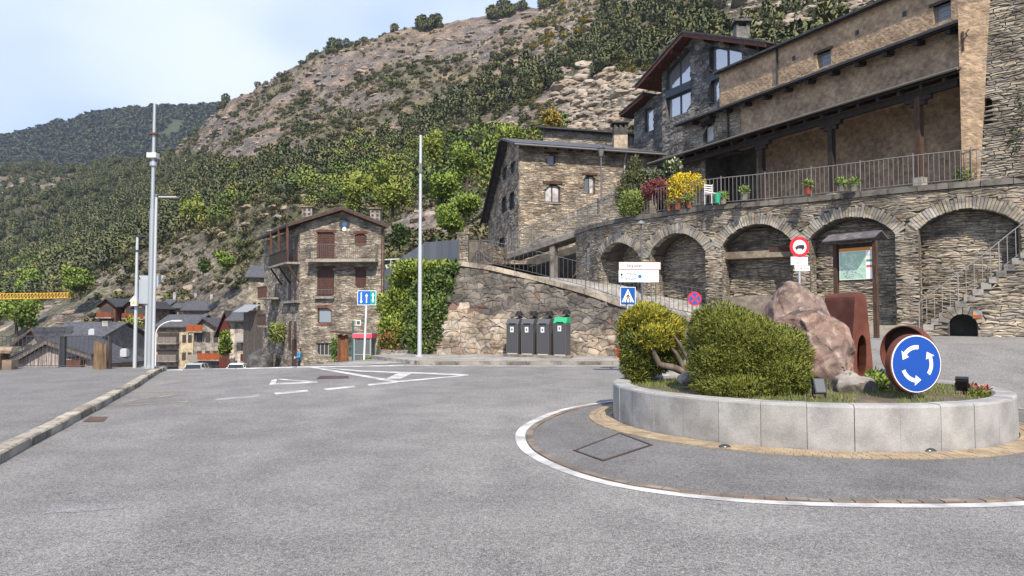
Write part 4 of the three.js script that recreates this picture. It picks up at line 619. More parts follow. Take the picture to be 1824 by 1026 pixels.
{
  const A = [[1070, 1142, 462, 431], [1158, 1257, 452, 415], [1286, 1413, 436, 399], [1442, 1596, 421, 386], [1636, 1817, 404, 371]].map(([a, b, ys, yc]) => { const s0 = sOf(a, ys + 40), s1 = sOf(b, ys + 40), m = syOf((a + b) / 2, yc)[1]; const yl = syOf(a, ys + 2)[1], yr = syOf(b, ys - 4)[1]; return archDef(s0, s1, Math.min((yl + yr) / 2, m - .35), m, -1); });
  const depthOf = [1.1, .95, 1.0, .85, .62];
  const open = (s) => A.findIndex(a => s > a.s0 && s < a.s1);
  // core of the wall: mortar face, soffits, reveals, back walls
  const g = new GB(), N = 420, yb = -.2;
  for (let i = 0; i < N; i++) {
    const s0 = EL * i / N, s1 = EL * (i + 1) / N, k = open((s0 + s1) / 2), q = (a, b, c, d, off) => g.quad(wallP(s0, a, off), wallP(s1, b, off), wallP(s1, d, off), wallP(s0, c, off));
    const YC = YT - .2;
    if (k < 0) q(yb, yb, YC, YC, 0); else { const a = A[k], t0 = a.top(clamp(s0, a.s0, a.s1)), t1 = a.top(clamp(s1, a.s0, a.s1)), dp = -depthOf[k]; q(t0, t1, YC, YC, 0); q(yb, yb, t0 + .02, t1 + .02, dp); g.quad(wallP(s0, t0, 0), wallP(s1, t1, 0), wallP(s1, t1, dp), wallP(s0, t0, dp)); }
    q(yb, yb, YC, YC, -1.9);
  }
  A.forEach((a, k) => { for (const s of [a.s0, a.s1]) g.quad(wallP(s, yb, 0), wallP(s, a.ys + .02, 0), wallP(s, a.ys + .02, -depthOf[k]), wallP(s, yb, -depthOf[k])); });
  g.build('wall_core', mats.mortar, arcade);
  // niche with a pale panel at the left end
  const [ns, ny] = syOf(1049, 452), nich = [ns - .2, ns + .2, syOf(1049, 478)[1], syOf(1049, 433)[1]];
  const nd = archDef(nich[0], nich[1], nich[3] - .2, nich[3], nich[2]);
  new GB().ext([[nich[0], nich[2]], [nich[1], nich[2]], [nich[1], nich[3] - .25], [nich[0], nich[3] - .25]], wallP, .0, .03).build('pale_panel', M([.5, .5, .48], { map: T.plaster }), arcade);
  // front stones
  const px = A.map(a => archPush(a, .0));
  stones({ P: wallP, s0: 0, s1: EL, y0: .3, y1: YT - .21, L: .38, h: .064, jit: .55, depth: .04, joint: .006, seed: 5, parent: arcade, single: 300, rank: c => c.area * (1 + c.c[0] * .12) * (c.c[1] > 1.3 ? 1 : .1), openings: [...px, ...A.map(a => archPush({ ...a, y0: a.ys, ys: a.ys }, .38)).map((f, i) => (s, y) => y < A[i].ys ? null : f(s, y)), rectPush(nich)], bulge: .02, colf: (s, y) => { const t = fbm(s * .9, y * 1.4, 3, 3); let c = pick(slateCols); if (h3(Math.floor(s * 7), Math.floor(y * 13), 4) > .965) c = [.33, .19, .09]; return mul(c, lerp(.95, 1.12, sstep(.35, .65, t))); } });
  // back stones
  A.forEach((a, k) => stones({ P: (s, y, o) => wallP(s, y, o - depthOf[k]), s0: a.s0, s1: a.s1, y0: .3, y1: a.yc, top: s => a.top(clamp(s, a.s0, a.s1)), keep: (s, y) => y < a.top(clamp(s, a.s0, a.s1)) - .02 && s > a.s0 && s < a.s1, L: .38, h: .075, jit: .55, depth: .045, joint: .007, seed: 20 + k, parent: arcade, cols: slateCols, bulge: .03 }));
  // reveals of the piers
  A.forEach((a, k) => { for (const [s, sg] of [[a.s0, 1], [a.s1, -1]]) stones({ P: (u, y, o) => wallP(s + sg * o, y, -u), s0: 0, s1: depthOf[k], y0: .3, y1: a.ys, L: .4, h: .09, jit: .45, depth: .012, seed: 40 + k, parent: arcade, cols: slateCols }); });
  // voussoirs, each a stone of its own
  seed(9); const vm = [[.40, .37, .31], [.34, .32, .285], [.30, .285, .26], [.46, .42, .35], [.36, .34, .31], [.42, .35, .25]].map(c => M(c, { map: T.rock }));
  A.forEach((a, k) => {
    const hw = (a.s1 - a.s0) / 2, sc = (a.s0 + a.s1) / 2, th = Math.asin(clamp((hw + .05) / a.r, 0, 1)), n = Math.round(2 * th * a.r / (.095));
    for (let i = 0; i < n; i++) {
      const t0 = lerp(-th, th, (i + .07) / n), t1 = lerp(-th, th, (i + .93) / n), ro = a.r + R(.34, .46), o = R(.05, .085), gb = new GB(), pt = (r, t, w) => wallP(sc + r * Math.sin(t), a.cy + r * Math.cos(t), w), ri = a.r - R(-.01, .02);
      gb.hex8([pt(ri, t0, -.25), pt(ri, t1, -.25), pt(ro, t1, -.02), pt(ro, t0, -.02), pt(ri, t0, o), pt(ri, t1, o + R(-.01, .01)), pt(ro, t1, o), pt(ro, t0, o)]); gb.build('voussoir', i % 7 === 3 ? vm[5] : vm[Math.floor(rnd() * 5)], arcade);
    }
  });
  // third arch: a stone hood shelf with a plaque, and a block bench below
  const a = A[2]; const yS = syOf(1350, 449)[1], yB = syOf(1350, 458)[1];
  new GB().fbox(wallP, a.s0 + .02, a.s1 - .02, yB, yS + .08, -.95, -.35).build('stone_hood', M([.30, .25, .19], { map: T.plaster }), arcade);
  const pl = [[1365, 446], [1412, 446]].map(q => syOf(...q)[0]); new GB().fbox(wallP, pl[0], pl[1] - .1, yS + .0, yS + .2, -.36, -.32).build('plaque', M([.09, .04, .03], { map: T.wood }), arcade);
  new GB().fbox(wallP, a.s0 + .02, a.s1 - .02, .5, syOf(1350, 528)[1], -.95, .12).build('stone_bench', M([.26, .22, .18], { map: T.plaster }), arcade);
  // coping
  seed(14); const nC = 24, cmats = [[.15, .14, .125], [.18, .165, .145], [.13, .125, .115]].map(c => M(c, { map: T.rock }));
  for (let i = 0; i < nC; i++) { const gb = new GB(), s0 = EL * (i + .01) / nC, s1 = EL * (i + .99) / nC; for (let k = 0; k < 3; k++) gb.fbox(wallP, lerp(s0, s1, k / 3), lerp(s0, s1, (k + 1) / 3), YT - .2, YT + R(-.004, .004), -.45, .11); gb.build('coping_stone', pick(cmats), arcade); }
}
// terrace floor
{
  const g = new GB(), n = 60; for (let i = 0; i < n; i++) { const a = wallP(EL * i / n, YT - .03, -.4), b = wallP(EL * (i + 1) / n, YT - .03, -.4), c = add(b, [9, 0, -4.5]), d = add(a, [9, 0, -4.5]); g.quad(a, b, c, d); g.quad(add(a, [0, -.3, 0]), add(b, [0, -.3, 0]), add(c, [0, -.3, 0]), add(d, [0, -.3, 0])); }
  g.up(); struct(g.build('terrace', mats.concreteDark));
}
{
  const pts = [...Array(41)].map((_, i) => wallP(EL * i / 40, YT, -.05)); const t = thing('terrace_railing', 'long grey iron railing along the edge of the upper terrace', 'railing', wallP(EL * .5, YT, -.05));
  railing(t, pts, 1.08, { gap: .155, post: 11, base: .15, mat: M([.20, .195, .19], { metalness: .3, roughness: .6 }), rb: .011 });
}
// ---------- outside stair at the right, under the fifth arch ----------
{
  const q0 = syOf(1641, 596), q1 = syOf(1824, 446), s0 = q0[0], s1 = sOf(1832, 500), off0 = .18, off1 = 1.0;
  const gy = H(wallP(s0, 0, 0)[0], -wallP(s0, 0, 0)[2]); const n = 14, yA = gy + .0;
  const t = thing('stone_stair', 'grey stone stair climbing to the right in front of the fifth arch', 'stairs', wallP((s0 + s1) / 2, gy, off1));
  const Z = wallP(0, 0, 0); const y1 = W(1824, 448, -wallP(s1, 0, off1)[2])[1];
  seed(17); const sm_ = [[.34, .325, .30], [.30, .29, .27], [.37, .35, .32]].map(c => M(c, { map: T.rock, bumpMap: T.bump, bumpScale: .01 }));
  const under = [];
  for (let i = 0; i < n + 5; i++) { const u0 = lerp(s0, s1, i / n), u1 = lerp(s0, s1, (i + 1) / n), y = yA + (y1 - yA) * (i + 1) / n; new GB().fbox(wallP, u0 - .05, u1 + .015, y - .2, y, off0 - .35, off1 + .06 + R(-.03, .03)).build('step', pick(sm_), t); under.push([u0, u1, y - .2]); }
  // wall under the stair with its small arched hole
  const hs0 = sOf(1690, 590) - .35, hole = archDef(sOf(1691, 590) + .02, sOf(1737, 590) + .02, yA + .42, yA + .72, yA - 1);
  const g = new GB(); for (const [u0, u1, y] of under) { const m = 4; for (let k = 0; k < m; k++) { const a = lerp(u0, u1, k / m), b = lerp(u0, u1, (k + 1) / m), c = (a + b) / 2, lo = c > hole.s0 && c < hole.s1 ? hole.top(c) : yA - .3; if (lo < y) g.fbox(wallP, a, b, lo, y - .002, off1 - .3, off1); g.fbox(wallP, a, b, yA - .3, y, off0 - .1, off0 - .02); } } g.build('stair_wall_core', mats.mortar, t);
  stones({ P: (s, y, o) => wallP(s, y, o + off1), s0: s0 + .1, s1: s1 + (s1 - s0) * .3, y0: yA - .1, y1: y1 + 1, top: s => { const k = under.findIndex(([a, b]) => s >= a && s < b); return k < 0 ? yA : under[k][2] - .01; }, keep: (s, y) => { const k = under.findIndex(([a, b]) => s >= a && s < b); return k >= 0 && y < under[k][2] - .04; }, L: .4, h: .085, jit: .55, depth: .045, joint: .008, seed: 71, parent: t, cols: slateCols.map(c => mul(c, 1.15)), single: 150, openings: [archPush(hole, .0), (s, y) => y < hole.ys ? null : archPush({ ...hole, y0: hole.ys }, .24)(s, y)], bulge: .025 });
  const vm = [[.40, .37, .31], [.33, .31, .28], [.36, .30, .22]].map(c => M(c, { map: T.rock })); const th = Math.asin(clamp((hole.s1 - hole.s0) / 2 / hole.r * 1.0, 0, 1)), sc = (hole.s0 + hole.s1) / 2;
  for (let i = 0; i < 8; i++) { const t0 = lerp(-th, th, (i + .06) / 8), t1 = lerp(-th, th, (i + .94) / 8), pt = (r, q, w) => wallP(sc + r * Math.sin(q), hole.cy + r * Math.cos(q), w), ro = hole.r + R(.2, .28); new GB().hex8([pt(hole.r, t0, off1 - .2), pt(hole.r, t1, off1 - .2), pt(ro, t1, off1 - .05), pt(ro, t0, off1 - .05), pt(hole.r, t0, off1 + .06), pt(hole.r, t1, off1 + .06), pt(ro, t1, off1 + .07), pt(ro, t0, off1 + .07)]).build('voussoir', pick(vm), t); }
  const pts = [...Array(16)].map((_, i) => { const k = i / 15 * 1.3; return wallP(lerp(s0, s1, k) + .05, yA + (y1 - yA) * (k + .03) + .1, off1 - .1); });
  const r = thing('stair_railing', 'grey iron handrail climbing the stair by the fifth arch', 'railing', pts[0]); railing(r, pts, .92, { gap: .22, post: 5, up: .05, finial: false, base: .05, mat: M([.30, .29, .28], { metalness: .3, roughness: .6 }), rb: .012 });
  const tp = sOf(1758, 560) - .3, ty = W(1758, 560, -wallP(tp, 0, off1)[2])[1]; const tl = thing('tile_plaque', 'small orange and blue painted tile fixed to the stair wall', 'plaque', wallP(tp, ty - .1, off1 + .07)); new GB().fbox(wallP, tp - .12, tp + .12, ty - .13, ty + .13, off1 + .06, off1 + .085).build('tile', M([.45, .5, .55], { map: T.grain, roughness: .3 }), tl); new GB().fbox(wallP, tp - .11, tp + .11, ty - .12, ty - .02, off1 + .0855, off1 + .089).build('orange_print', M([.6, .16, .03], { map: T.grain, roughness: .3 }), tl); new GB().ext([[tp - .11, ty - .02], [tp - .02, ty - .02], [tp - .05, ty + .09], [tp - .1, ty + .05]], wallP, off1 + .0855, off1 + .089).build('orange_print', M([.65, .25, .05], { roughness: .3 }), tl);
  // a stone ledge left of the stair
  const l0 = sOf(1556, 585), l1 = sOf(1640, 590); tag(new GB().fbox(wallP, l0, l1 - .05, gy - .4, gy + .34, .12, .5).build('stone_ledge', M([.33, .30, .26], { map: T.rock })), 'low pale stone ledge at the foot of the pier below the map board', 'ledge');
}
// ---------- the long farm building above the terrace ----------
const BO = W(1703, 125, 24.4), BD = [-.4472, -.8944];          // along the facade, away to the left (x, z)
const mainF = b => new Fac([BO[0] + .8944 * b, BO[2] - .4472 * b], [BO[0] + .8944 * b + BD[0], BO[2] - .4472 * b + BD[1]]);
const farm = thing('farm_building', 'long ochre plastered mountain building with slate eaves above the terrace', 'building', [BO[0] - 3, YT, BO[2] - 5]);
const cap = new Fac([BO[0], BO[2]], [BO[0] + BD[0], BO[2] + BD[1]]);
{
  const F0 = mainF(0), F1 = mainF(1.5), F2 = mainF(2.4), F3 = mainF(3.2), roofWood = mats.woodDark;
  const aL = F0.at(1160, 292)[0], yP = BO[1], aStone = F1.at(1312, 240)[0], a0 = 0;
  // porch roof: slate on boards, rafters
  const mU = F1.at(1200, 215, .55), yM = F1.at(1700, 38, .55)[1], aM = mU[0];
  const slope = (u0, u1, w0, y0, w1, y1, th, F, name, mat) => { const g = new GB(); const f = (u, v, w) => F.f(u, lerp(y0, y1, w) + v * th, lerp(w0, w1, w)); g.fbox(f, u0, u1, -1, 0, 0, 1); return g.build(name, mat, farm); };
  slope(-.2, aL, .18, yP, -1.5, yP + .55, .07, F0, 'porch_roof', mats.slate); slope(-.15, aL - .05, .12, yP - .085, -1.5, yP + .46, .06, F0, 'porch_boards', roofWood);
  for (let u = .4; u < aL - .3; u += .85) { const g = new GB(), f = (a, v, w) => F0.f(a, lerp(yP - .15, yP + .4, w) + v, lerp(.06, -1.5, w)); g.fbox(f, u - .06, u + .06, -.14, -.0, 0, 1); g.build('rafter', roofWood, farm); }
  new GB().fbox(F0.f, 0.1, aL - .1, yP - .46, yP - .22, -.42, -.22).build('eaves_beam', roofWood, farm);
  // posts on the terrace
  for (const [px, py] of [[1637, 250], [1481, 270], [1357, 290]]) { const p = F0.at(px, py, -.3); new GB().fbox(F0.f, p[0] - .11, p[0] + .11, YT + .5, yP - .46, -.42, -.2).build('post', px > 1600 ? mats.wood : roofWood, farm); new GB().fbox(F0.f, p[0] - .17, p[0] + .17, YT - .03, YT + .5, -.48, -.14).build('post_base', M([.5, .48, .43], { map: T.plaster }), farm); new GB().fbox(F0.f, p[0] - .5, p[0] + .5, yP - .62, yP - .47, -.41, -.21).build('capital', roofWood, farm); new GB().fbox(F0.f, p[0] - .3, p[0] + .3, yP - .78, yP - .63, -.4, -.22).build('bracket', roofWood, farm); }
  // back wall under the porch
  new GB().fbox(F2.f, -.2, aStone - .4, YT - .1, yP + .6, -.4, 0).build('porch_wall', mats.plaster, farm);
  // upper plaster wall above the porch roof
  const wU = F1.rect(1253, 222, 1271, 253), wHole = rectPts(wU);
  const g1 = new GB(); g1.ext([[0, yP - .1], [aStone, yP - .1], [aStone, yM + .3], [0, yM + .3]], F1.f, -.35, 0); g1.build('upper_wall', mats.plaster, farm);
  const yG = YT + .02, g2 = new GB(); g2.ext([[aStone, yP - .2], [aM - .1, yP - .2], [aM - .1, yM + .25], [aStone, yM + .25]], F1.f, -.35, -.004, [wHole]); g2.build('stone_wall_core', mats.mortar, farm);
  stones({ P: F1.f, s0: aStone - .3, s1: aM - .1, y0: yP - .1, y1: yM + .2, L: .42, h: .11, jit: .5, depth: .03, seed: 81, parent: farm, cols: slateCols, openings: winPush(wU, .22) });
  win(F1, farm, wU, { rec: .22, cols: 1, glass: M([.55, .57, .58], { roughness: .4 }), lintel: .22, lintelMat: mats.woodDark });
  // stone pier and dark doorway on the terrace, left of the porch
  const st = F0.rect(1222, 290, 1257, 320, -.9), F9 = mainF(.9);
  const lo = F9.at(1257, 300)[0], hi = F9.at(1222, 300)[0]; new GB().fbox(F9.f, lo, hi, YT - .1, yP + .2, -1.4, -.004).build('stone_pier_core', mats.mortar, farm);
  stones({ P: F9.f, s0: lo, s1: hi, y0: YT, y1: yP + .1, L: .4, h: .11, jit: .5, depth: .03, seed: 83, parent: farm, cols: slateCols });
  new GB().fbox(F2.f, aStone - .4, aM + 3, YT - .1, yP + .5, -.6, -.3).build('inner_wall', mats.mortar, farm);
  // middle eave with rafter ends, slate strip above it
  slope(-7, aM, .62, yM, -1.75, yM + .62, .1, F1, 'middle_roof', mats.slate); slope(-7, aM - .03, .56, yM - .115, -1.7, yM + .48, .04, F1, 'middle_boards', roofWood);
  for (let u = -6.6; u < aM - .4; u += 1.25) { const gg = new GB(), f = (a, v, w) => F1.f(a, lerp(yM - .16, yM - .05, w) + v, lerp(.5, -.2, w)); gg.fbox(f, u - .1, u + .1, -.17, 0, 0, 1); gg.build('rafter_end', roofWood, farm); }
  // top storey
  const tT = F3.at(1560, 2, .35), tL = F3.at(1281, 118)[0], yTop = tT[1]; const wA = F3.rect(1662, 6, 1694, 38), wB = F3.rect(1455, 92, 1480, 119);
  const g3 = new GB(); g3.ext([[-9, yM], [tL, yM], [tL, yTop - .05], [-9, yTop - .05]], F3.f, -.4, 0, [rectPts(wA), rectPts(wB)]); g3.build('top_wall', mats.plaster, farm);
  new GB().fbox(F3.f, tL - .4, tL, yM - .5, yTop - .05, -6, -.41).build('top_side_wall', mats.plaster, farm);
  slope(-9, tL + .15, .32, yTop + .02, -3, yTop + .9, .1, F3, 'top_roof', mats.slate); slope(-9, tL + .1, .27, yTop - .09, -3, yTop + .75, .05, F3, 'top_boards', roofWood);
  for (const w of [wA, wB]) win(F3, farm, w, { rec: .2, cols: 1, rows: 3, fw: .035, frame: M([.25, .27, .3]), glass: M([.16, .19, .23], { roughness: .15 }), lintel: .12, lintelMat: mats.woodDark });
  for (const [px, py] of [[1611, 25], [1527, 58], [1414, 104]]) { const h = F3.at(px, py); new GB().fbox(F3.f, h[0] - .09, h[0] + .09, h[1] - .11, h[1] + .11, -.05, .012).build('putlog_hole', mats.dark, farm); }
  const dp = F3.at(1383, 85, .08); const pipe = new GB(); pipe.path([F3.f(dp[0], dp[1] + .5, .25), F3.f(dp[0], dp[1] + .1, .07), F3.f(dp[0], yM + .6, .07)], .05, 8); pipe.build('drain_pipe', mats.black, farm);
  const d2 = F1.at(1297, 230, .08); new GB().path([F1.f(d2[0], yM, .1), F1.f(d2[0], yP + .5, .1)], .045, 8).build('drain_pipe', mats.black, farm);
  const gut = new GB(); gut.path([F0.f(-.2, yP - .03, .24), F0.f(aL, yP - .03, .24)], .055, 8); gut.build('gutter', M([.17, .15, .12], { metalness: .3, roughness: .6 }), farm);
  const cable = new GB(), c0 = F1.at(1697, 50, .4), c1 = F1.at(1558, 85, .4); cable.path([...Array(13)].map((_, i) => { const t = i / 12; return F1.f(lerp(c0[0], c1[0], t), lerp(c0[1], c1[1], t) - Math.sin(t * Math.PI) * .55, .3); }), .012, 5); cable.build('cable', mats.iron, farm);
  // right-hand wall: rendered corner, then dark slate
  const q = [BO[0] + .05, BO[2] + .12], RW = new Fac(q, [q[0] + .75, q[1] + .66]); const yR = yM + .05;
  const cw = RW.at(1766, 60)[0], cb = RW.at(1745, 300)[0], rwW = RW.rect(1752, 175, 1768, 222);
  const gq = new GB(); gq.ext([[0, YT - .1], [cb, YT - .1], [lerp(cb, cw, .5), (YT + yR) / 2], [cw, yR], [0, yR]], RW.f, -.9, .05); gq.build('rendered_corner', mats.plaster, farm);
  const gs = new GB(); gs.ext([[.3, YT - .1], [9, YT - .1], [9, yR], [.3, yR]], RW.f, -.9, -.01, [rectPts(rwW)]); gs.build('right_wall_core', mats.mortar, farm);
  stones({ P: RW.f, s0: .4, s1: 6, y0: YT, y1: yR, L: .36, h: .075, jit: .5, depth: .04, seed: 87, parent: farm, cols: slateCols, keep: (s, y) => s > lerp(cb, cw, (y - YT) / (yR - YT)) - .12, openings: [rectPush(rwW)], single: 0 });
  new GB().fbox(RW.f, rwW[0], rwW[1], rwW[2], rwW[3], -.6, -.5).build('dark_window', mats.dark, farm);
  const hk = RW.at(1722, 62, .1); new GB().path([RW.f(hk[0], hk[1], .05), RW.f(hk[0], hk[1], .28), RW.f(hk[0] + .1, hk[1] + .1, .3)], .025, 6).build('hook', mats.iron, farm); new GB().path([RW.f(hk[0] - .12, hk[1] - .5, .075), RW.f(hk[0] - .12, hk[1] + .15, .075)], .035, 6).build('hook_stay', mats.wood, farm);
}
// ---------- gabled house with tall windows behind it ----------
{
  const F = mainF(5), gl = mats.glassSky, fr = M([.06, .07, .085], { metalness: .3, roughness: .5 });
  const P = (x, y) => F.at(x, y), ap = P(1236, 62), le = P(1152, 156), ri = P(1384, 80), dn = yy => P(1236, yy)[1];
  const t = thing('gabled_house', 'stone house with tall glass gable and red timber eaves on the hillside', 'house', F.f(ap[0], YT + 2, 0));
  const roofY = u => u > ap[0] ? lerp(ap[1], le[1], (u - ap[0]) / (le[0] - ap[0])) : lerp(ap[1], ri[1], (u - ap[0]) / (ri[0] - ap[0]));
  const bx = (x0, y0, x1, y1) => F.rect(x0, y0, x1, y1);
  const uL = P(1180, 160)[0], uR = P(1352, 90)[0], low = YT + 1.5; const G1 = [P(1186, 160)[0], P(1230, 130)[0]], G2 = [P(1264, 90)[0], P(1321, 90)[0]];
  const yb1 = P(1208, 205)[1], ys0 = P(1208, 153)[1], ys1 = P(1208, 165)[1], top = (u) => roofY(u) - .42;
  const h1 = [[G1[1], yb1], [G1[0], yb1], [G1[0], top(G1[0])], [G1[1], top(G1[1])]], yS = P(1292, 120)[1], yS2 = P(1272, 132)[1];
  const h2 = [[G2[1], yS], [G2[0], yS], [G2[0], top(G2[0]) - .15], [G2[1], top(G2[1]) - .15]], h3_ = F.rect(1265, 137, 1281, 184);
  const g = new GB(); g.ext([[uR, low], [uL, low], [uL, roofY(uL) - .1], [ap[0], ap[1] - .1], [uR, roofY(uR) - .1]], F.f, -.5, -.004, [h1, h2, rectPts(h3_)]); g.build('wall', mats.mortar, t);
  const polyIn = (pl) => (s, y) => { const ss = pl.map(p => p[0]), a = Math.min(...ss), b = Math.max(...ss); if (s <= a || s >= b) return null; const tp = top(s) - (pl === h2 ? .15 : 0), bo = pl[0][1]; if (y <= bo || y >= tp) return null; const e = [s - a, b - s, y - bo, tp - y], k = e.indexOf(Math.min(...e)); return k === 0 ? [a, y] : k === 1 ? [b, y] : k === 2 ? [s, bo] : [s, tp]; };
  stones({ P: F.f, s0: uR, s1: uL, y0: low + 3, y1: ap[1], top: u => roofY(u) - .12, keep: (s, y) => y < roofY(s) - .2, L: .46, h: .2, jit: .6, depth: .05, seed: 91, parent: t, cols: [[.22, .22, .21], [.17, .17, .165], [.27, .26, .24], [.14, .14, .14], [.30, .285, .255]], openings: [polyIn(h1), polyIn(h2), rectPush(h3_)] });
  const pane = (u0, u1, v0, v1a, v1b, m = gl) => { const fg = new GB(); fg.ext([[u0, v0], [u1, v0], [u1, v1b], [u0, v1a]], F.f, -.3, -.22, [[[u0 + .07, v0 + .07], [u1 - .07, v0 + .07], [u1 - .07, v1b - .09], [u0 + .07, v1a - .09]]]); const w = fg.build('window', fr, t); const pg = new GB(); pg.ext([[u0 + .05, v0 + .05], [u1 - .05, v0 + .05], [u1 - .05, v1b - .07], [u0 + .05, v1a - .07]], F.f, -.27, -.25); pg.build('pane', m, w).position.set(0, 0, 0); };
  const m1 = (G1[0] + G1[1]) / 2; for (const [a, b] of [[Math.min(...G1), m1], [m1, Math.max(...G1)]]) { pane(a, b, yb1, ys1 - .05, ys1 - .05); pane(a, b, ys0, top(a), top(b)); }
  const m2 = (G2[0] + G2[1]) / 2; for (const [a, b] of [[Math.min(...G2), m2], [m2, Math.max(...G2)]]) pane(a, b, yS, top(a) - .15, top(b) - .15); pane(h3_[0], h3_[1], h3_[2], h3_[3], h3_[3]);
  new GB().fbox(F.f, Math.min(...G1) - .1, Math.max(...G1) + .1, ys1 - .05, ys0, -.2, .03).build('window_band', fr, t); new GB().fbox(F.f, Math.min(...G2) - .1, Math.max(...G2) + .1, yS - .45, yS, -.2, .04).build('window_band', fr, t);
  for (const [e, nm] of [[le, 0], [ri, 1]]) { const fs = (u, v, w) => F.f(lerp(ap[0], e[0], u), lerp(ap[1], e[1], u) + v, w); new GB().fbox(fs, 0, 1.02, 0, .1, -7, .95).build('roof', mats.slate, t); new GB().fbox(fs, 0, 1, -.16, -.004, -6.9, .86).build('soffit', mats.woodRed, t); const fb = new GB(); fb.fbox(fs, 0, 1.01, -.26, -.002, .862, .9); fb.build('verge_board', mats.woodRed, t); for (let k = 1; k < 4; k++) new GB().fbox(fs, k / 4 - .02, k / 4 + .02, -.4, -.17, -.4, .8).build('purlin', mats.woodRed, t); }
  const ch = W(1320, 60, 44); const cg = new GB(); cg.box(ch[0] - .4, ch[1] - 2, ch[2] - .4, ch[0] + .4, ch[1] + .3, ch[2] + .4); cg.build('chimney', M([.2, .2, .19], { map: T.rock }), t); for (const dx of [-.3, .3]) new GB().box(ch[0] + dx - .07, ch[1] + .3, ch[2] - .3, ch[0] + dx + .07, ch[1] + .62, ch[2] + .3).build('chimney_pier', mats.dark, t); new GB().box(ch[0] - .5, ch[1] + .62, ch[2] - .5, ch[0] + .5, ch[1] + .74, ch[2] + .5).build('chimney_cap', mats.slate, t);
  // lower wing to the left
  const F7 = mainF(5.6), Q = (x, y) => F7.at(x, y), a1 = Q(1162, 170), l1 = Q(1119, 206), wg = thing('lower_wing', 'small stone wing with red timber eaves left of the glass gabled house', 'house', F7.f(a1[0], YT + 2, 0));
  const wr = F7.rect(1149, 193, 1164, 234), tp = u => lerp(a1[1], l1[1], (u - a1[0]) / (l1[0] - a1[0])), eL = Q(1130, 210)[0], eR = Q(1185, 200)[0];
  const gg = new GB(); gg.ext([[eR, YT + 1], [eL, YT + 1], [eL, tp(eL) - .1], [a1[0], a1[1] - .1], [eR, a1[1] - .1]], F7.f, -.4, -.004, [rectPts(wr)]); gg.build('wall', mats.mortar, wg);
  stones({ P: F7.f, s0: eR, s1: eL, y0: YT + 3, y1: a1[1], top: u => Math.min(a1[1], tp(u)) - .12, keep: (s, y) => y < Math.min(a1[1], tp(s)) - .15, L: .46, h: .2, jit: .6, depth: .05, seed: 93, parent: wg, cols: [[.22, .22, .21], [.17, .17, .165], [.27, .26, .24]], openings: [rectPush(wr)] });
  win(F7, wg, wr, { cols: 1, frame: fr, glass: gl }); const fs = (u, v, w) => F7.f(lerp(a1[0], l1[0], u), lerp(a1[1], l1[1], u) + v, w); new GB().fbox(fs, -.02, 1.02, 0, .1, -5, .8).build('roof', mats.slate, wg); new GB().fbox(fs, 0, 1, -.2, -.003, -4.9, .75).build('verge_board', mats.woodRed, wg);
}
// ---------- terrace plants and oddments ----------
const foliageThing = (name, label, cat, blobs, n, size, cols, o = {}, group) => {
  const b0 = blobs[0], base = o.base || [b0[0], Math.min(...blobs.map(b => b[1] - b[4])), b0[2]], t = thing(name, label, cat, base, group);
  const g = new GB(); leaves(g, blobs, n, size, cols, { quad: true, thin: .55, lump: .8, depth: .7, ...o }); g.build(o.crown || 'foliage', mats.leaf, t);
  const s = new GB(); for (const b of blobs) s.path([base, mix(base, [b[0], b[1], b[2]], .5).map((v, i) => v + (i === 1 ? 0 : R(-.1, .1) * b[3])), [b[0], b[1] + b[4] * .4, b[2]]], [o.tr || .04, (o.tr || .04) * .6, (o.tr || .04) * .25], 6); s.build(o.trunk || 'stem', mats.bark, t); return t;
};
const BL = (x, y, d, rx, ry, kz = .9) => { const c = W(x, y, d), k = d / FPX; return [...c, rx * k, ry * k, rx * k * kz]; };
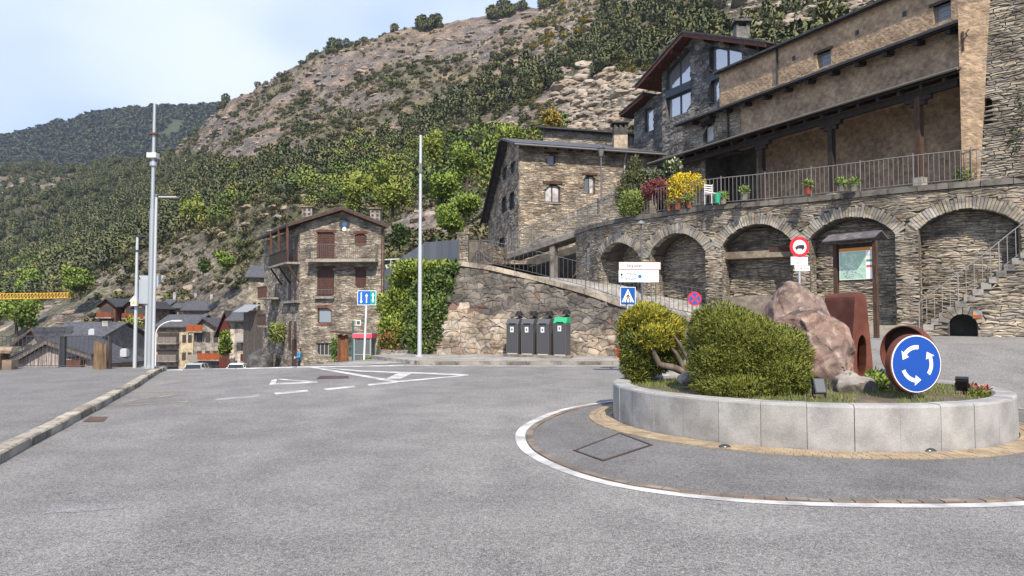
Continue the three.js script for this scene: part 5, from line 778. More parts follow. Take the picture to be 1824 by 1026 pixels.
{
  seed(101); const onT = (px, D) => { const c = W(px, 380, D); return [c[0], YT - .03, c[2]]; };
  foliageThing('conifer_shrub', 'tall dark conifer shrub at the left end of the terrace', 'shrub', [BL(1128, 335, 33.5, 22, 34), BL(1130, 308, 33.5, 12, 26), BL(1112, 350, 33.3, 16, 22)], 5200, .13, [[.05, .065, .02], [.08, .095, .03], [.11, .12, .035], [.035, .045, .018]], { base: onT(1125, 33.5), thin: .35 });
  foliageThing('leafy_shrub', 'light green rounded shrub behind the railing below the dark conifer', 'shrub', [BL(1126, 362, 32.3, 24, 24)], 3200, .1, [[.12, .17, .035], [.17, .22, .05], [.2, .25, .06]], { base: onT(1126, 32.3) });
  foliageThing('grey_shrub', 'grey green shrub behind the dark red bush', 'shrub', [BL(1163, 318, 33.5, 16, 18)], 1500, .11, [[.10, .13, .07], [.15, .18, .1], [.07, .1, .05]], { base: onT(1163, 33.5) });
  foliageThing('red_shrub', 'dark red leaved shrub beside the yellow one on the terrace', 'shrub', [BL(1172, 334, 31.8, 24, 14), BL(1160, 345, 31.8, 14, 12), BL(1184, 350, 31.6, 14, 14)], 3400, .095, [[.13, .025, .03], [.19, .035, .045], [.09, .02, .025], [.22, .07, .06]], { base: onT(1172, 31.8) });
  foliageThing('yellow_shrub', 'bright yellow flowering shrub behind the terrace railing', 'shrub', [BL(1220, 326, 30.6, 30, 16), BL(1214, 346, 30.5, 24, 18), BL(1236, 330, 30.5, 16, 12)], 4200, .09, [[.62, .46, .01], [.7, .55, .02], [.55, .38, .01], [.3, .3, .03]], { base: onT(1220, 30.6), core: .45 });
  foliageThing('flowering_shrub', 'dark green shrub with white blooms against the stone pier', 'shrub', [BL(1198, 302, 33, 14, 18)], 1100, .13, [[.06, .1, .03], [.04, .08, .025], [.09, .14, .04], [.4, .4, .3]], { base: onT(1198, 33) });
  foliageThing('leafy_shrub', 'pale green shrub at the foot of the rendered corner', 'shrub', [BL(1728, 312, 24.3, 20, 12), BL(1742, 300, 24.4, 12, 14)], 1700, .08, [[.15, .22, .05], [.2, .28, .06], [.1, .15, .04]], { base: onT(1728, 24.3) });
  foliageThing('climbing_shrub', 'dark ivy hanging on the slate wall at the right edge', 'shrub', [BL(1822, 200, 23.4, 22, 44), BL(1812, 250, 23.4, 16, 30), BL(1835, 280, 23.4, 20, 30)], 4200, .09, [[.05, .07, .025], [.08, .1, .035], [.11, .13, .05]], { base: onT(1826, 23.4) });
  const pot = (px, py, D, r, h, col, label, leaf) => { const c = W(px, py, D), y = YT - .03, t = thing('flower_pot', label, 'flower pot', [c[0], y, c[2]], 'pots along the terrace'); r *= .72; h *= .8; col = mul(col, .75); const g = new GB(); g.cyl([c[0], y, c[2]], [c[0], y + h, c[2]], r * .75, r, 14); g.build('pot', M(col, { map: T.grain }), t); const rm = new GB(); rm.cyl([c[0], y + h, c[2]], [c[0], y + h + .03, c[2]], r * 1.1, r * 1.1, 14); rm.build('pot_rim', M(col, { map: T.grain }), t); if (leaf) { const l = new GB(); leaves(l, [[c[0], y + h + r * .9, c[2], r * 1.3, r * 1.1, r * 1.3]], 260, .09, leaf, { quad: true, lump: .8, depth: .9 }); l.build('foliage', mats.leaf, t); } };
  const gr = [[.12, .18, .04], [.17, .24, .06]], rd = [.36, .12, .07];
  pot(1192, 378, 30.5, .16, .3, rd, 'terracotta pot, leftmost under the yellow shrub', [[.25, .12, .08], ...gr]); pot(1207, 377, 30.2, .2, .3, rd, 'terracotta pot second from the left under the yellow shrub', [[.4, .12, .1], ...gr]); pot(1228, 373, 29.8, .18, .36, [.28, .1, .06], 'dark terracotta pot right under the yellow shrub', gr); pot(1288, 360, 28.6, .2, .25, [.4, .38, .34], 'grey trough pot with light green plant beside the white chair', [[.25, .32, .05], ...gr]); pot(1326, 352, 27.8, .2, .34, [.3, .28, .25], 'grey pot with a leafy plant left of the second porch post', gr); pot(1440, 338, 26.4, .17, .34, [.5, .1, .08], 'bright red pot by the third porch post', gr); pot(1498, 328, 25.8, .16, .3, [.28, .26, .24], 'grey pot with tall green plant between the porch posts', gr); pot(1520, 326, 25.8, .2, .24, [.32, .3, .28], 'low grey pot with rounded plant in the porch', gr);
  // white garden chair
  const c = W(1268, 360, 28.7), t = local('garden_chair', 'small white garden chair behind the terrace railing', 'chair', [c[0], YT - .03, c[2]], .5); new GB().box(-.22, .4, -.2, .22, .43, .22).build('seat', mats.white, t); for (const x of [-.2, .2]) for (const z of [-.18, .2]) new GB().cyl([x, 0, z], [x, z < 0 ? .85 : .42, z], .015).build('leg', mats.white, t); for (let i = 0; i < 4; i++) new GB().box(-.21, .5 + i * .09, -.2, .21, .54 + i * .09, -.17).build('back_slat', mats.white, t); const gb = new GB(); const d = W(1278, 366, 28.4); gb.cyl([d[0], YT - .03, d[2]], [d[0], YT + .35, d[2]], .1, .13, 12); gb.cyl([d[0], YT + .3, d[2]], [d[0] + .25, YT + .42, d[2]], .02, .02); tag(gb.build('watering_can', M([.02, .3, .17], { roughness: .4 })), 'green plastic watering can beside the white chair', 'watering can');
}
// ---------- battered rubble retaining wall carrying the ramp ----------
const rwBase = [[765, 31.7], [850, 31.5], [920, 31.3], [1000, 30.9], [1050, 30.5], [1110, 29.8], [1180, 28.8], [1260, 27.6]].map(([px, D]) => [(px - 912) / FPX * D, 0, -D]);
const rTop = [[765, 462], [815, 472], [870, 480], [950, 499], [1030, 521], [1100, 546], [1180, 563], [1260, 579]];
const rcv = new THREE.CatmullRomCurve3(rwBase.map(p => new THREE.Vector3(...p))), RL = rcv.getLength(), rP = rcv.getSpacedPoints(300);
const RBAT = .22, rw0 = (s) => { const t = clamp(s / RL, 0, 1) * 300, i = Math.min(299, Math.floor(t)), a = rP[i], b = rP[i + 1], l = Math.hypot(b.x - a.x, b.z - a.z); let n = [-(b.z - a.z) / l, (b.x - a.x) / l]; if (n[1] < 0) n = [-n[0], -n[1]]; const f = t - i; return { x: lerp(a.x, b.x, f), z: lerp(a.z, b.z, f), n }; };
const rwP = (s, y, off) => { const q = rw0(s), o = off - RBAT * y; return [q.x + q.n[0] * o, y, q.z + q.n[1] * o]; };
const rwTop = s => { const q = rw0(s); const px0 = 912 + q.x / -q.z * FPX; let i = 0; while (i < rTop.length - 2 && rTop[i + 1][0] < px0) i++; const py = lerp(rTop[i][1], rTop[i + 1][1], clamp((px0 - rTop[i][0]) / (rTop[i + 1][0] - rTop[i][0]))); return W(px0, py, -q.z + RBAT * 3)[1]; };
const rwLeft = y => .27 * y;
const retain = thing('retaining_wall', 'sloping rubble stone retaining wall under the ramp behind the waste bins', 'wall', rwP(RL * .4, 0, 0));
{
  const g = new GB(), N = 80, Mr = 10; for (let i = 0; i < N; i++) for (let j = 0; j < Mr; j++) { const q = (a, b) => { const sR = lerp(0, RL, a), t = rwTop(sR), y = lerp(-.1, t, b), s = Math.max(sR, 0) + rwLeft(Math.max(0, y)) * (1 - a); return rwP(s, Math.min(y, rwTop(s)), -.01); }; g.quad(q(i / N, j / Mr), q((i + 1) / N, j / Mr), q((i + 1) / N, (j + 1) / Mr), q(i / N, (j + 1) / Mr)); }
  const a = y => rwP(rwLeft(y), y, -.01); for (let j = 0; j < Mr; j++) { const t = rwTop(0), y0 = lerp(-.1, t, j / Mr), y1 = lerp(-.1, t, (j + 1) / Mr); g.quad(add(a(y0), [-.3, 0, -8]), a(y0), a(y1), add(a(y1), [-.3, 0, -8])); }
  g.build('wall_core', M([.15, .135, .115], { map: T.rock }), retain);
  const warm = [[.37, .31, .24], [.33, .28, .22], [.41, .35, .28], [.29, .245, .195], [.36, .325, .28], [.34, .265, .205]], grey = [[.15, .14, .125], [.18, .165, .145], [.13, .122, .113], [.20, .18, .155], [.165, .145, .125]];
  stones({ P: rwP, s0: 0, s1: RL, y0: -.05, y1: rwTop(0), top: s => rwTop(s) - .02, L: .4, h: .22, jit: .62, depth: .06, joint: .008, bulge: .04, seed: 12, parent: retain, single: 300, rank: c => c.area * (c.c[0] < 11 ? 1 : .1), keep: (s, y) => s > rwLeft(y) + .05 && y < rwTop(s) - .08, colf: (s, y) => { const lim = lerp(2.15, 1.0, clamp(s / 9)) + (fbm(s * .8, y * .8, 4, 3) - .5) * .9; const w = sstep(lim + .18, lim - .18, y); return rnd() < w ? pick(warm) : rnd() < .03 ? [.2, .12, .09] : pick(grey); } });
  // coping slabs along the top
  seed(18); const cm = [[.42, .36, .29], [.38, .33, .27], [.45, .39, .31]].map(c => M(c, { map: T.rock })); const n = 22;
  for (let i = 0; i < n; i++) { const s0 = lerp(1.15, RL, (i + .01) / n), s1 = lerp(1.15, RL, (i + .99) / n), gb = new GB(), f = (u, v, w) => { const s = lerp(s0, s1, u), y = rwTop(s), p = rwP(s, y, w); p[1] = y + v; return p; }; gb.fbox(f, 0, 1, -.03, .19, -.35, .12); gb.build('coping_stone', pick(cm), retain); }
}
// ramp surface behind the coping
const rampF = i => { const s = lerp(1.15, RL, i), y = rwTop(s), p = rwP(s, y, -.3); return [p[0], y + .12, p[2]]; };
const backPx = [[-1.2, 45, 4.7], [.6, 42.5, 4.7], [1.5, 40.5, 4.75]];
{
  const ar = [1027, 1075, 1130, 1185, 1245, 1300, 1350].map(px => { const p = wallP(sOf(px, 480), 0, -.5); return p; });
  const Bk = [[-1.4, 0, -46], [.6, 0, -43], [1.6, 0, -40.5], ...ar]; const nB = Bk.length - 1;
  struct(grid(60, 8, (u, v) => { const f = rampF(u), t = u * nB, i = Math.min(nB - 1, Math.floor(t)), b = mix(Bk[i], Bk[i + 1], t - i); const y = f[1] + .28 * v; return { p: [lerp(f[0], b[0], v), y, lerp(f[2], b[2], v)] }; }, 'ramp', mats.slab));
  const r = thing('ramp_railing', 'dark iron railing along the coping of the ramp', 'railing', rampF(.4)); const pts = [...Array(25)].map((_, i) => add(rampF(lerp(.08, 1, i / 24)), [0, .06, .2])); railing(r, pts, 1.1, { gap: .2, post: 8, rb: .011, finial: false, base: .12, up: .12, mat: M([.10, .10, .105], { metalness: .4, roughness: .5 }) });
}
// upper road, grey parapet, stone gate pillar and dark gate
{
  const up = [[-9.9, 64, 5.3], [-9.5, 56, 4.8], [-5.4, 42, 4.35], [-2.4, 35, 4.35]], rt = [[-3, 66, 5.6], [-1.6, 54, 5.2], [-.6, 46, 4.75], [1.5, 40, 4.75]];
  struct(grid(20, 6, (u, v) => { const t = u * 3, i = Math.min(2, Math.floor(t)), a = mix(up[i], up[i + 1], t - i), b = mix(rt[i], rt[i + 1], t - i), p = mix(a, b, v); return { p: [p[0], p[2] - .05, -p[1]], c: [.3, .3, .3] }; }, 'upper_road', mats.asphalt));
  const pts = [[818, 465, 34.2], [790, 464, 38], [758, 463, 42], [720, 482, 47], [686, 503, 54]].map(q => W(...q)), tops = [[818, 427], [790, 429], [758, 432], [720, 456], [686, 482]].map((q, i) => W(q[0], q[1], [34.2, 38, 42, 47, 54][i]));
  const t = thing('grey_parapet', 'grey panelled parapet descending to the left above the ivy', 'parapet', pts[2]); const pm = [M([.19, .20, .215], { roughness: .6 }), M([.165, .172, .19], { roughness: .6 })];
  for (let i = 0; i < 4; i++) for (let k = 0; k < 3; k++) { const a = k / 3 + .006, b = (k + 1) / 3 - .006, f = (u, v, w) => { const lo = mix(pts[i], pts[i + 1], u), hi = mix(tops[i], tops[i + 1], u); lo[1] -= .5; const p = mix(lo, hi, v); return [p[0] - w * .5, p[1], p[2] - w * .5]; }; new GB().fbox(f, a, b, 0, 1, 0, .12).build('panel', pm[(i + k) % 2], t); if (k === 0) new GB().fbox(f, a - .01, a + .012, 0, 1.03, -.03, .15).build('panel_post', mats.iron, t); }
  // pillar
  const pc = W(824, 465, 35.5), ph = W(824, 417, 35.5)[1] - pc[1] + .3; pc[1] -= .3; const F = new Fac([pc[0] - .28, pc[2]], [pc[0] + .28, pc[2]]); const pi = thing('gate_pillar', 'square rubble stone pillar at the top of the ramp', 'pillar', pc); new GB().fbox(F.f, 0, .56, pc[1], pc[1] + ph, -.56, -.004).build('pillar_core', mats.mortar, pi); stones({ P: F.f, s0: 0, s1: .56, y0: pc[1], y1: pc[1] + ph, L: .24, h: .13, jit: .5, depth: .03, seed: 3, parent: pi, cols: [[.33, .29, .24], [.27, .25, .21], [.38, .33, .27]], single: 40 }); new GB().fbox(F.f, -.05, .61, pc[1] + ph, pc[1] + ph + .1, -.61, .05).build('cap_stone', M([.3, .27, .22], { map: T.rock }), pi);
  const ga = W(836, 463, 35.8), gb = W(878, 462, 38), gt = thing('iron_gate', 'dark iron gate between the stone pillar and the house', 'gate', ga); for (let i = 0; i <= 14; i++) { const p = mix(ga, gb, i / 14); new GB().cyl(add(p, [0, -.2, 0]), add(p, [0, .95, 0]), .014, .014, 5).build('bar', mats.iron, gt); } new GB().cyl(add(ga, [0, .95, 0]), add(gb, [0, .95, 0]), .025).build('top_rail', mats.iron, gt); new GB().cyl(add(ga, [0, .05, 0]), add(gb, [0, .05, 0]), .02).build('bottom_rail', mats.iron, gt);
  // low rubble wall behind pillar
  const wf = new Fac([pc[0] + .6, pc[2] - 1.5], [pc[0] + 2.2, pc[2] - 6.5]); const lw = thing('rubble_wall', 'short rubble wall behind the iron gate beside the house', 'wall', wf.f(1, pc[1], 0)); new GB().fbox(wf.f, 0, 5, pc[1] - .5, pc[1] + 1.5, -.5, -.004).build('wall_core', mats.mortarLight, lw); stones({ P: wf.f, s0: 0, s1: 5, y0: pc[1] - .2, y1: pc[1] + 1.5, L: .4, h: .16, jit: .6, depth: .04, seed: 4, parent: lw, cols: [[.33, .28, .22], [.28, .24, .2], [.38, .32, .25]] });
}
// ---------- the house in the middle: stone, slate roof, chimney ----------
{
  const C = [.44, -44], RE = [9.3, -46.4], LE = [-1.75, -53.5], F = new Fac(C, RE), Gf = new Fac(C, LE);
  const t = thing('stone_house', 'brown stone house with long slate roof and broad chimney above the ramp', 'house', [4, 4.5, -46]);
  const yE = F.at(925, 259)[1], apx = Gf.at(906, 249), far = Gf.at(872, 384), y0 = 4.2;
  const w1 = F.rect(970, 328, 998, 361), w2 = F.rect(973, 274, 990, 296), w3 = F.rect(1040, 312, 1060, 346);
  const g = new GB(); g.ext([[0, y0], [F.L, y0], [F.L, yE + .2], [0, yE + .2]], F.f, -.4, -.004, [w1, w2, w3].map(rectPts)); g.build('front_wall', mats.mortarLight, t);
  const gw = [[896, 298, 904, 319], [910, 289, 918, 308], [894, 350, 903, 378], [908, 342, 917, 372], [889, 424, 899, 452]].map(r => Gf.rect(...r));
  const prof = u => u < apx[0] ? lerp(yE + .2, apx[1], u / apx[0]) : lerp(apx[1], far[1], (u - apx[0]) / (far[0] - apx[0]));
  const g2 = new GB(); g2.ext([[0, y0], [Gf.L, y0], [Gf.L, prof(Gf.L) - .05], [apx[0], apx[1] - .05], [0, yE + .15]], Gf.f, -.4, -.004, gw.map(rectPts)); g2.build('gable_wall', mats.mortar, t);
  const ochre = [[.44, .36, .27], [.38, .31, .235], [.50, .42, .32], [.32, .265, .20], [.54, .46, .36], [.28, .25, .21]], brown = ochre;
  stones({ P: F.f, s0: 0, s1: F.L, y0: y0 + .2, y1: yE + .1, L: .46, h: .105, jit: .55, depth: .03, seed: 111, parent: t, cols: ochre, openings: [...winPush(w1, .16), ...winPush(w2, .12), ...winPush(w3, .12)] });
  stones({ P: Gf.f, s0: 0, s1: Gf.L, y0: y0 + .2, y1: apx[1], top: u => prof(u) - .08, keep: (s, y) => y < prof(s) - .12, L: .46, h: .12, jit: .55, depth: .03, seed: 112, parent: t, cols: brown, openings: gw.map(r => rectPush(r)) });
  const curt = M([.62, .63, .64], { map: T.grain, roughness: .5 }); win(F, t, w1, { cols: 2, glass: curt, lintel: .16, sill: .08, lintelMat: mats.wood, fw: .09 }); win(F, t, w2, { cols: 1, glass: M([.22, .27, .34], { roughness: .15 }), fw: .1, lintel: .12 }); win(F, t, w3, { cols: 2, glass: [M([.12, .15, .19], { roughness: .15 }), curt], fw: .08, lintel: .12 });
  gw.forEach((r, i) => win(Gf, t, r, { cols: 1, glass: i < 2 ? M([.18, .2, .22], { roughness: .15 }) : mats.dark, fw: .06, name: i === 4 ? 'door' : 'window' }));
  // roof: gentle front slope with hip, steep long back slope
  const nF = F.n, f0 = F.f(-.5, yE, .75), f1 = F.f(F.L + .3, yE - .05, .75), rg0 = Gf.f(apx[0], apx[1] + .1, .55), rg1 = F.f(F.L - 1.6, apx[1] + .05, -apx[0] * .95), bk0 = Gf.f(far[0] + .6, far[1] - .4, .55), bk1 = add(bk0, [9, 0, -2.2]), hip = F.f(F.L + .3, yE - .05, -5);
  const slab = (pl, name, mat, th = .1) => { const n = nrm(cross(sub(pl[1], pl[0]), sub(pl[2], pl[0]))), s = n[1] < 0 ? -1 : 1, gb = new GB(), lo = pl.map(p => add(p, mul(n, -s * th))); for (let i = 1; i + 1 < pl.length; i++) { s > 0 ? gb.tri(pl[0], pl[i], pl[i + 1]) : gb.tri(pl[0], pl[i + 1], pl[i]); gb.tri(lo[0], lo[i], lo[i + 1]); } for (let i = 0; i < pl.length; i++) { const j = (i + 1) % pl.length; gb.quad(pl[i], pl[j], lo[j], lo[i]); } return gb.build(name, mat, t); };
  slab([f0, f1, rg1, rg0], 'front_roof', mats.slateMid, .12); slab([f1, hip, rg1], 'hip_roof', mats.slateMid, .12); slab([rg0, rg1, bk1, bk0], 'back_roof', mats.slate, .14);
  new GB().path([add(rg0, [0, -.2, .03]), add(bk0, [0, -.2, .03])], .1, 4).build('verge_board', mats.woodDark, t); new GB().path([add(f0, [0, -.12, 0]), add(f1, [0, -.12, 0])], .07, 8).build('gutter', mats.iron, t);
  for (let u = 0; u < F.L; u += .8) new GB().fbox(F.f, u, u + .12, yE - .16, yE - .02, -.1, .68).build('rafter_end', mats.woodDark, t);
  new GB().path([F.f(6.9, yE - .1, .5), F.f(6.9, yE - .6, .12), F.f(6.9, 6, .12)], .05, 8).build('drain_pipe', M([.4, .4, .4]), t);
  // chimney
  const c = W(1104, 268, 47), cf = (u, v, w) => [c[0] + u, v, c[2] + w], yt = W(1104, 222, 47)[1], ym = W(1104, 243, 47)[1]; const cg = new GB(); cg.fbox(cf, -.44, .44, c[1] - 1.5, ym, -.44, .44); const ch = cg.build('chimney', M([.55, .46, .36], { map: T.plaster }), t); new GB().fbox(cf, -.445, .445, ym, yt - .3, -.445, .445).build('chimney_head', M([.07, .07, .072], { map: T.rock }), ch).position.set(0, 0, 0); for (const [dx, dz] of [[-.34, .34], [.34, .34], [-.34, -.34], [.34, -.34], [0, .34]]) new GB().fbox(cf, dx - .07, dx + .07, yt - .3, yt, dz - .07, dz + .07).build('chimney_pier', mats.dark, ch).position.set(0, 0, 0); new GB().fbox(cf, -.55, .55, yt, yt + .12, -.55, .55).build('chimney_cap', mats.slate, ch).position.set(0, 0, 0);
}
// low stone outbuilding with a flat slate roof behind it
{
  const F = new Fac(W(968, 240, 54).filter((_, i) => i !== 1), W(1192, 250, 50).filter((_, i) => i !== 1)), t = thing('stone_outbuilding', 'low stone outbuilding with thin slate roof behind the brown house', 'house', F.f(3, 10, -2));
  const a = F.at(970, 230), b = F.at(1190, 246), top = u => lerp(a[1], b[1], (u - a[0]) / (b[0] - a[0])); new GB().ext([[0, 9], [F.L, 9], [F.L, top(F.L)], [0, top(0)]], F.f, -3, -.004).build('wall_core', mats.mortar, t); stones({ P: F.f, s0: 0, s1: F.L, y0: 12.4, y1: 16.5, top: u => top(u) - .05, keep: (s, y) => y < top(s) - .1, L: .5, h: .14, jit: .5, depth: .04, seed: 61, parent: t, cols: slateCols });
  const f = (u, v, w) => F.f(u, top(u) + v, w); new GB().fbox(f, -.4, F.L + .3, 0, .12, -3.5, .5).build('roof', mats.slate, t); for (let u = 5; u < F.L; u += .55) new GB().fbox(f, u, u + .05, -1.4, -.02, .3, .34).build('fence_bar', mats.woodDark, t);
}
// ---------- stairs between ramp and terrace ----------
{
  const A0 = W(903, 452, 40), A1 = edge[0], t = thing('concrete_stair', 'straight concrete stair slab rising from the ramp to the terrace', 'stairs', [A0[0], A0[1] - .6, A0[2]]);
  const F = new Fac([A0[0], A0[2]], [A1[0], A1[2]]), ya = A0[1], yb = YT; const ln = u => lerp(ya, yb, u / F.L);
  new GB().ext([[0, ya - .3], [F.L, yb - .28], [F.L, yb], [0, ya]], F.f, -1.3, 0).build('stair_slab', mats.concreteDark, t);
  const n = 8; for (let i = 0; i < n; i++) new GB().fbox(F.f, F.L * i / n, F.L * (i + 1) / n, ln(F.L * i / n), ln(F.L * (i + 1) / n) + .02, -1.2, -.06).build('step', mats.concrete, t);
  for (const px of [985]) { const p = F.at(px, 440, -.2); new GB().fbox(F.f, p[0] - .15, p[0] + .15, 2.5, ln(p[0]) - .2, -.45, -.1).build('pillar', M([.2, .19, .175], { map: T.rock }), t); }
  new GB().ext([[-.5, 2.5], [F.L + .5, 2.5], [F.L + .5, yb - .25], [-.5, ya - .3]], F.f, -2.2, -1.9).build('back_wall', mats.mortar, t);
  const r = thing('stair_railing', 'iron railing on the concrete stair up to the terrace', 'railing', A0); railing(r, [...Array(7)].map((_, i) => F.f(F.L * i / 6, ln(F.L * i / 6), -.06)), 1.08, { gap: .15, post: 8, base: .2, mat: M([.20, .195, .19], { metalness: .3, roughness: .6 }), rb: .011 });
  // upper stair along the house front, with a stone side
  const U0 = W(908, 458, 42), U1 = W(1096, 338, 39.5), G = new Fac([U0[0], U0[2]], [U1[0], U1[2]]), y1 = U1[1], y0 = U0[1], l2 = u => u > G.L ? y1 : lerp(y0, y1, u / G.L), s = thing('stone_stair', 'long stone sided stair climbing past the brown house to the upper terrace', 'stairs', [U0[0], y0 - 1, U0[2]]);
  const X = G.L + 1.6; new GB().ext([[0, 3.5], [X, 3.5], [X, y1], [G.L, y1], [0, y0]], G.f, -1.3, -.004).build('stair_core', mats.mortar, s); stones({ P: G.f, s0: 0, s1: X, y0: 4, y1: y1, top: u => l2(u) - .02, keep: (a, y) => y < l2(a) - .06, L: .42, h: .11, jit: .55, depth: .035, seed: 65, parent: s, cols: slateCols.map(c => mul(c, 1.1)) });
  for (let i = 0; i < 16; i++) new GB().fbox(G.f, G.L * i / 16, G.L * (i + 1) / 16, l2(G.L * i / 16), l2(G.L * (i + 1) / 16) + .02, -1.25, -.03).build('step', mats.concrete, s);
  const r2 = thing('stair_railing', 'thin iron railing on the long stair beside the brown house', 'railing', U0); railing(r2, [...Array(9)].map((_, i) => { const u = X * i / 8; return G.f(u, l2(u) + .05, -.08); }), 1.0, { gap: .17, post: 8, mat: M([.22, .22, .215], { metalness: .3, roughness: .6 }), rb: .01, finial: false });
  const lp = W(1071, 335, 39.2), lt = W(1071, 262, 39.2)[1], L = thing('lantern_post', 'dark iron lantern post by the upper stair', 'lamp post', [lp[0], lp[1] - .6, lp[2]]); new GB().cyl([lp[0], lp[1] - .6, lp[2]], [lp[0], lt - .5, lp[2]], .05, .035).build('post', mats.iron, L); new GB().cyl([lp[0], lt - .5, lp[2]], [lp[0], lt - .08, lp[2]], .1, .2, 6).build('lantern', M([.12, .13, .13], { roughness: .3 }), L); new GB().cyl([lp[0], lt - .08, lp[2]], [lp[0], lt + .06, lp[2]], .24, .05, 6).build('lantern_cap', mats.iron, L);
  const pl = W(1142, 430, 30.4), plt = W(1142, 398, 30.4)[1], wl = thing('wall_lamp_post', 'thin grey lamp with a flat conical shade before the first arches', 'lamp post', [pl[0], 2.7, pl[2]]); new GB().cyl([pl[0], 2.6, pl[2]], [pl[0], plt, pl[2]], .03).build('post', mats.iron, wl); new GB().cyl([pl[0], plt - .03, pl[2]], [pl[0], plt + .12, pl[2]], .26, .05, 14).build('shade', M([.3, .31, .33], { metalness: .4, roughness: .5 }), wl);
}
// ---------- embankment below the upper road, ivy over the corner of the retaining wall ----------
{
  const e = [[-9.9, 60, 4.9], [-8.6, 51, 4.6], [-5.4, 42, 4.3], [-3.0, 34.9, 4.2], [-1.9, 33.3, 4.2]], n = e.length - 1;
  struct(grid(40, 10, (u, v) => { const t = u * n, i = Math.min(n - 1, Math.floor(t)), a = mix(e[i], e[i + 1], t - i); const x = a[0] - v * .8 * (1 - u * .5), D = a[1] - v * 2.2 * (1 - u * .4), y = lerp(a[2], H(x, D) - .2, v); return { p: [x, y, -D], c: mix([.16, .14, .10], [.07, .10, .03], fbm(x, D, 0, 3)) }; }, 'embankment', vc({ map: T.grain })));
  seed(301); const sp = [[.20, .26, .03], [.27, .31, .035], [.14, .20, .03]], dk = [[.055, .10, .022], [.08, .14, .028], [.04, .075, .02], [.11, .17, .035]];
  const mk = (n, l, bl, cnt, cols, base) => foliageThing('ivy_shrub', l, 'shrub', bl, cnt, .13, cols, { base: (q => [q[0], H(q[0], -q[2]) - .1, q[2]])(W(...base)), thin: .7, lump: 1.5, depth: .7, core: .62, tr: .06 }, 'climbers on the retaining wall');
  mk(0, 'yellow green climber at the left, over the low stone wall', [BL(712, 540, 35.5, 26, 34, .6), BL(704, 592, 35, 24, 30, .6), BL(728, 505, 36, 22, 20, .6), BL(696, 560, 36, 16, 26, .6), BL(735, 570, 34.8, 20, 30, .6), BL(688, 610, 35, 12, 18, .6), BL(680, 540, 37, 10, 14, .8), BL(716, 478, 37, 12, 12, .8), BL(684, 582, 36, 9, 12, .8)], 9500, [...sp, dk[1]], [700, 640, 34.5]);
  mk(0, 'dark green climber hanging beside the tall lamp mast', [BL(775, 512, 32.6, 26, 28, .5), BL(752, 520, 32.8, 22, 26, .5), BL(764, 560, 32, 26, 30, .5), BL(748, 600, 32, 24, 26, .5), BL(792, 488, 32.6, 18, 14, .6), BL(772, 590, 31.9, 16, 22, .5), BL(738, 560, 32.4, 18, 26, .5), BL(758, 622, 31.8, 18, 14, .5), BL(806, 476, 32.4, 12, 8, .8), BL(800, 512, 32.2, 8, 16, .7), BL(786, 545, 31.8, 10, 20, .6)], 12000, [...dk, sp[2]], [755, 640, 31.6]);
  mk(0, 'bright green climber along the top edge below the grey parapet', [BL(745, 478, 35, 36, 16, .6), BL(790, 474, 33.6, 24, 9, .6), BL(720, 500, 36, 24, 20, .6)], 5200, [...sp, dk[3]], [745, 640, 34]);
  foliageThing('flowering_shrub', 'low shrub with orange red blooms beside the phone booth', 'shrub', [BL(693, 607, 34.8, 16, 22)], 1500, .1, [[.06, .1, .025], [.09, .14, .03], [.42, .10, .05]], { base: (q => [q[0], H(q[0], -q[2]) - .05, q[2]])(W(693, 640, 34.8)) });
  const lw = new Fac(...[[677, 33.6], [768, 33.0]].map(([px, D]) => [(px - 912) / FPX * D, -D])), y0 = H(-5, 33) - .15, t = thing('low_stone_wall', 'knee high dry stone wall left of the tall lamp mast', 'wall', lw.f(1, y0, 0)); new GB().fbox(lw.f, 0, lw.L, y0, y0 + .5, -.3, -.004).build('wall_core', mats.mortar, t); stones({ P: lw.f, s0: 0, s1: lw.L, y0, y1: y0 + .5, L: .34, h: .12, jit: .6, depth: .03, seed: 6, parent: t, cols: slateCols, single: 60 });
  const gr = new GB(); seed(302); for (let i = 0; i < 900; i++) { const q = W(R(645, 680), 640, R(32.5, 35)), y = H(q[0], -q[2]); gr.color(pick([[.16, .22, .04], [.22, .26, .05]])); gr.tri([q[0] - .02, y, q[2]], [q[0] + .02, y, q[2]], [q[0] + R(-.1, .1), y + R(.08, .22), q[2] + R(-.1, .1)]); } const go = gr.build('grass', mats.leaf); go.userData = { kind: 'stuff', label: 'patch of bright grass beside the phone booth', category: 'grass' };
}
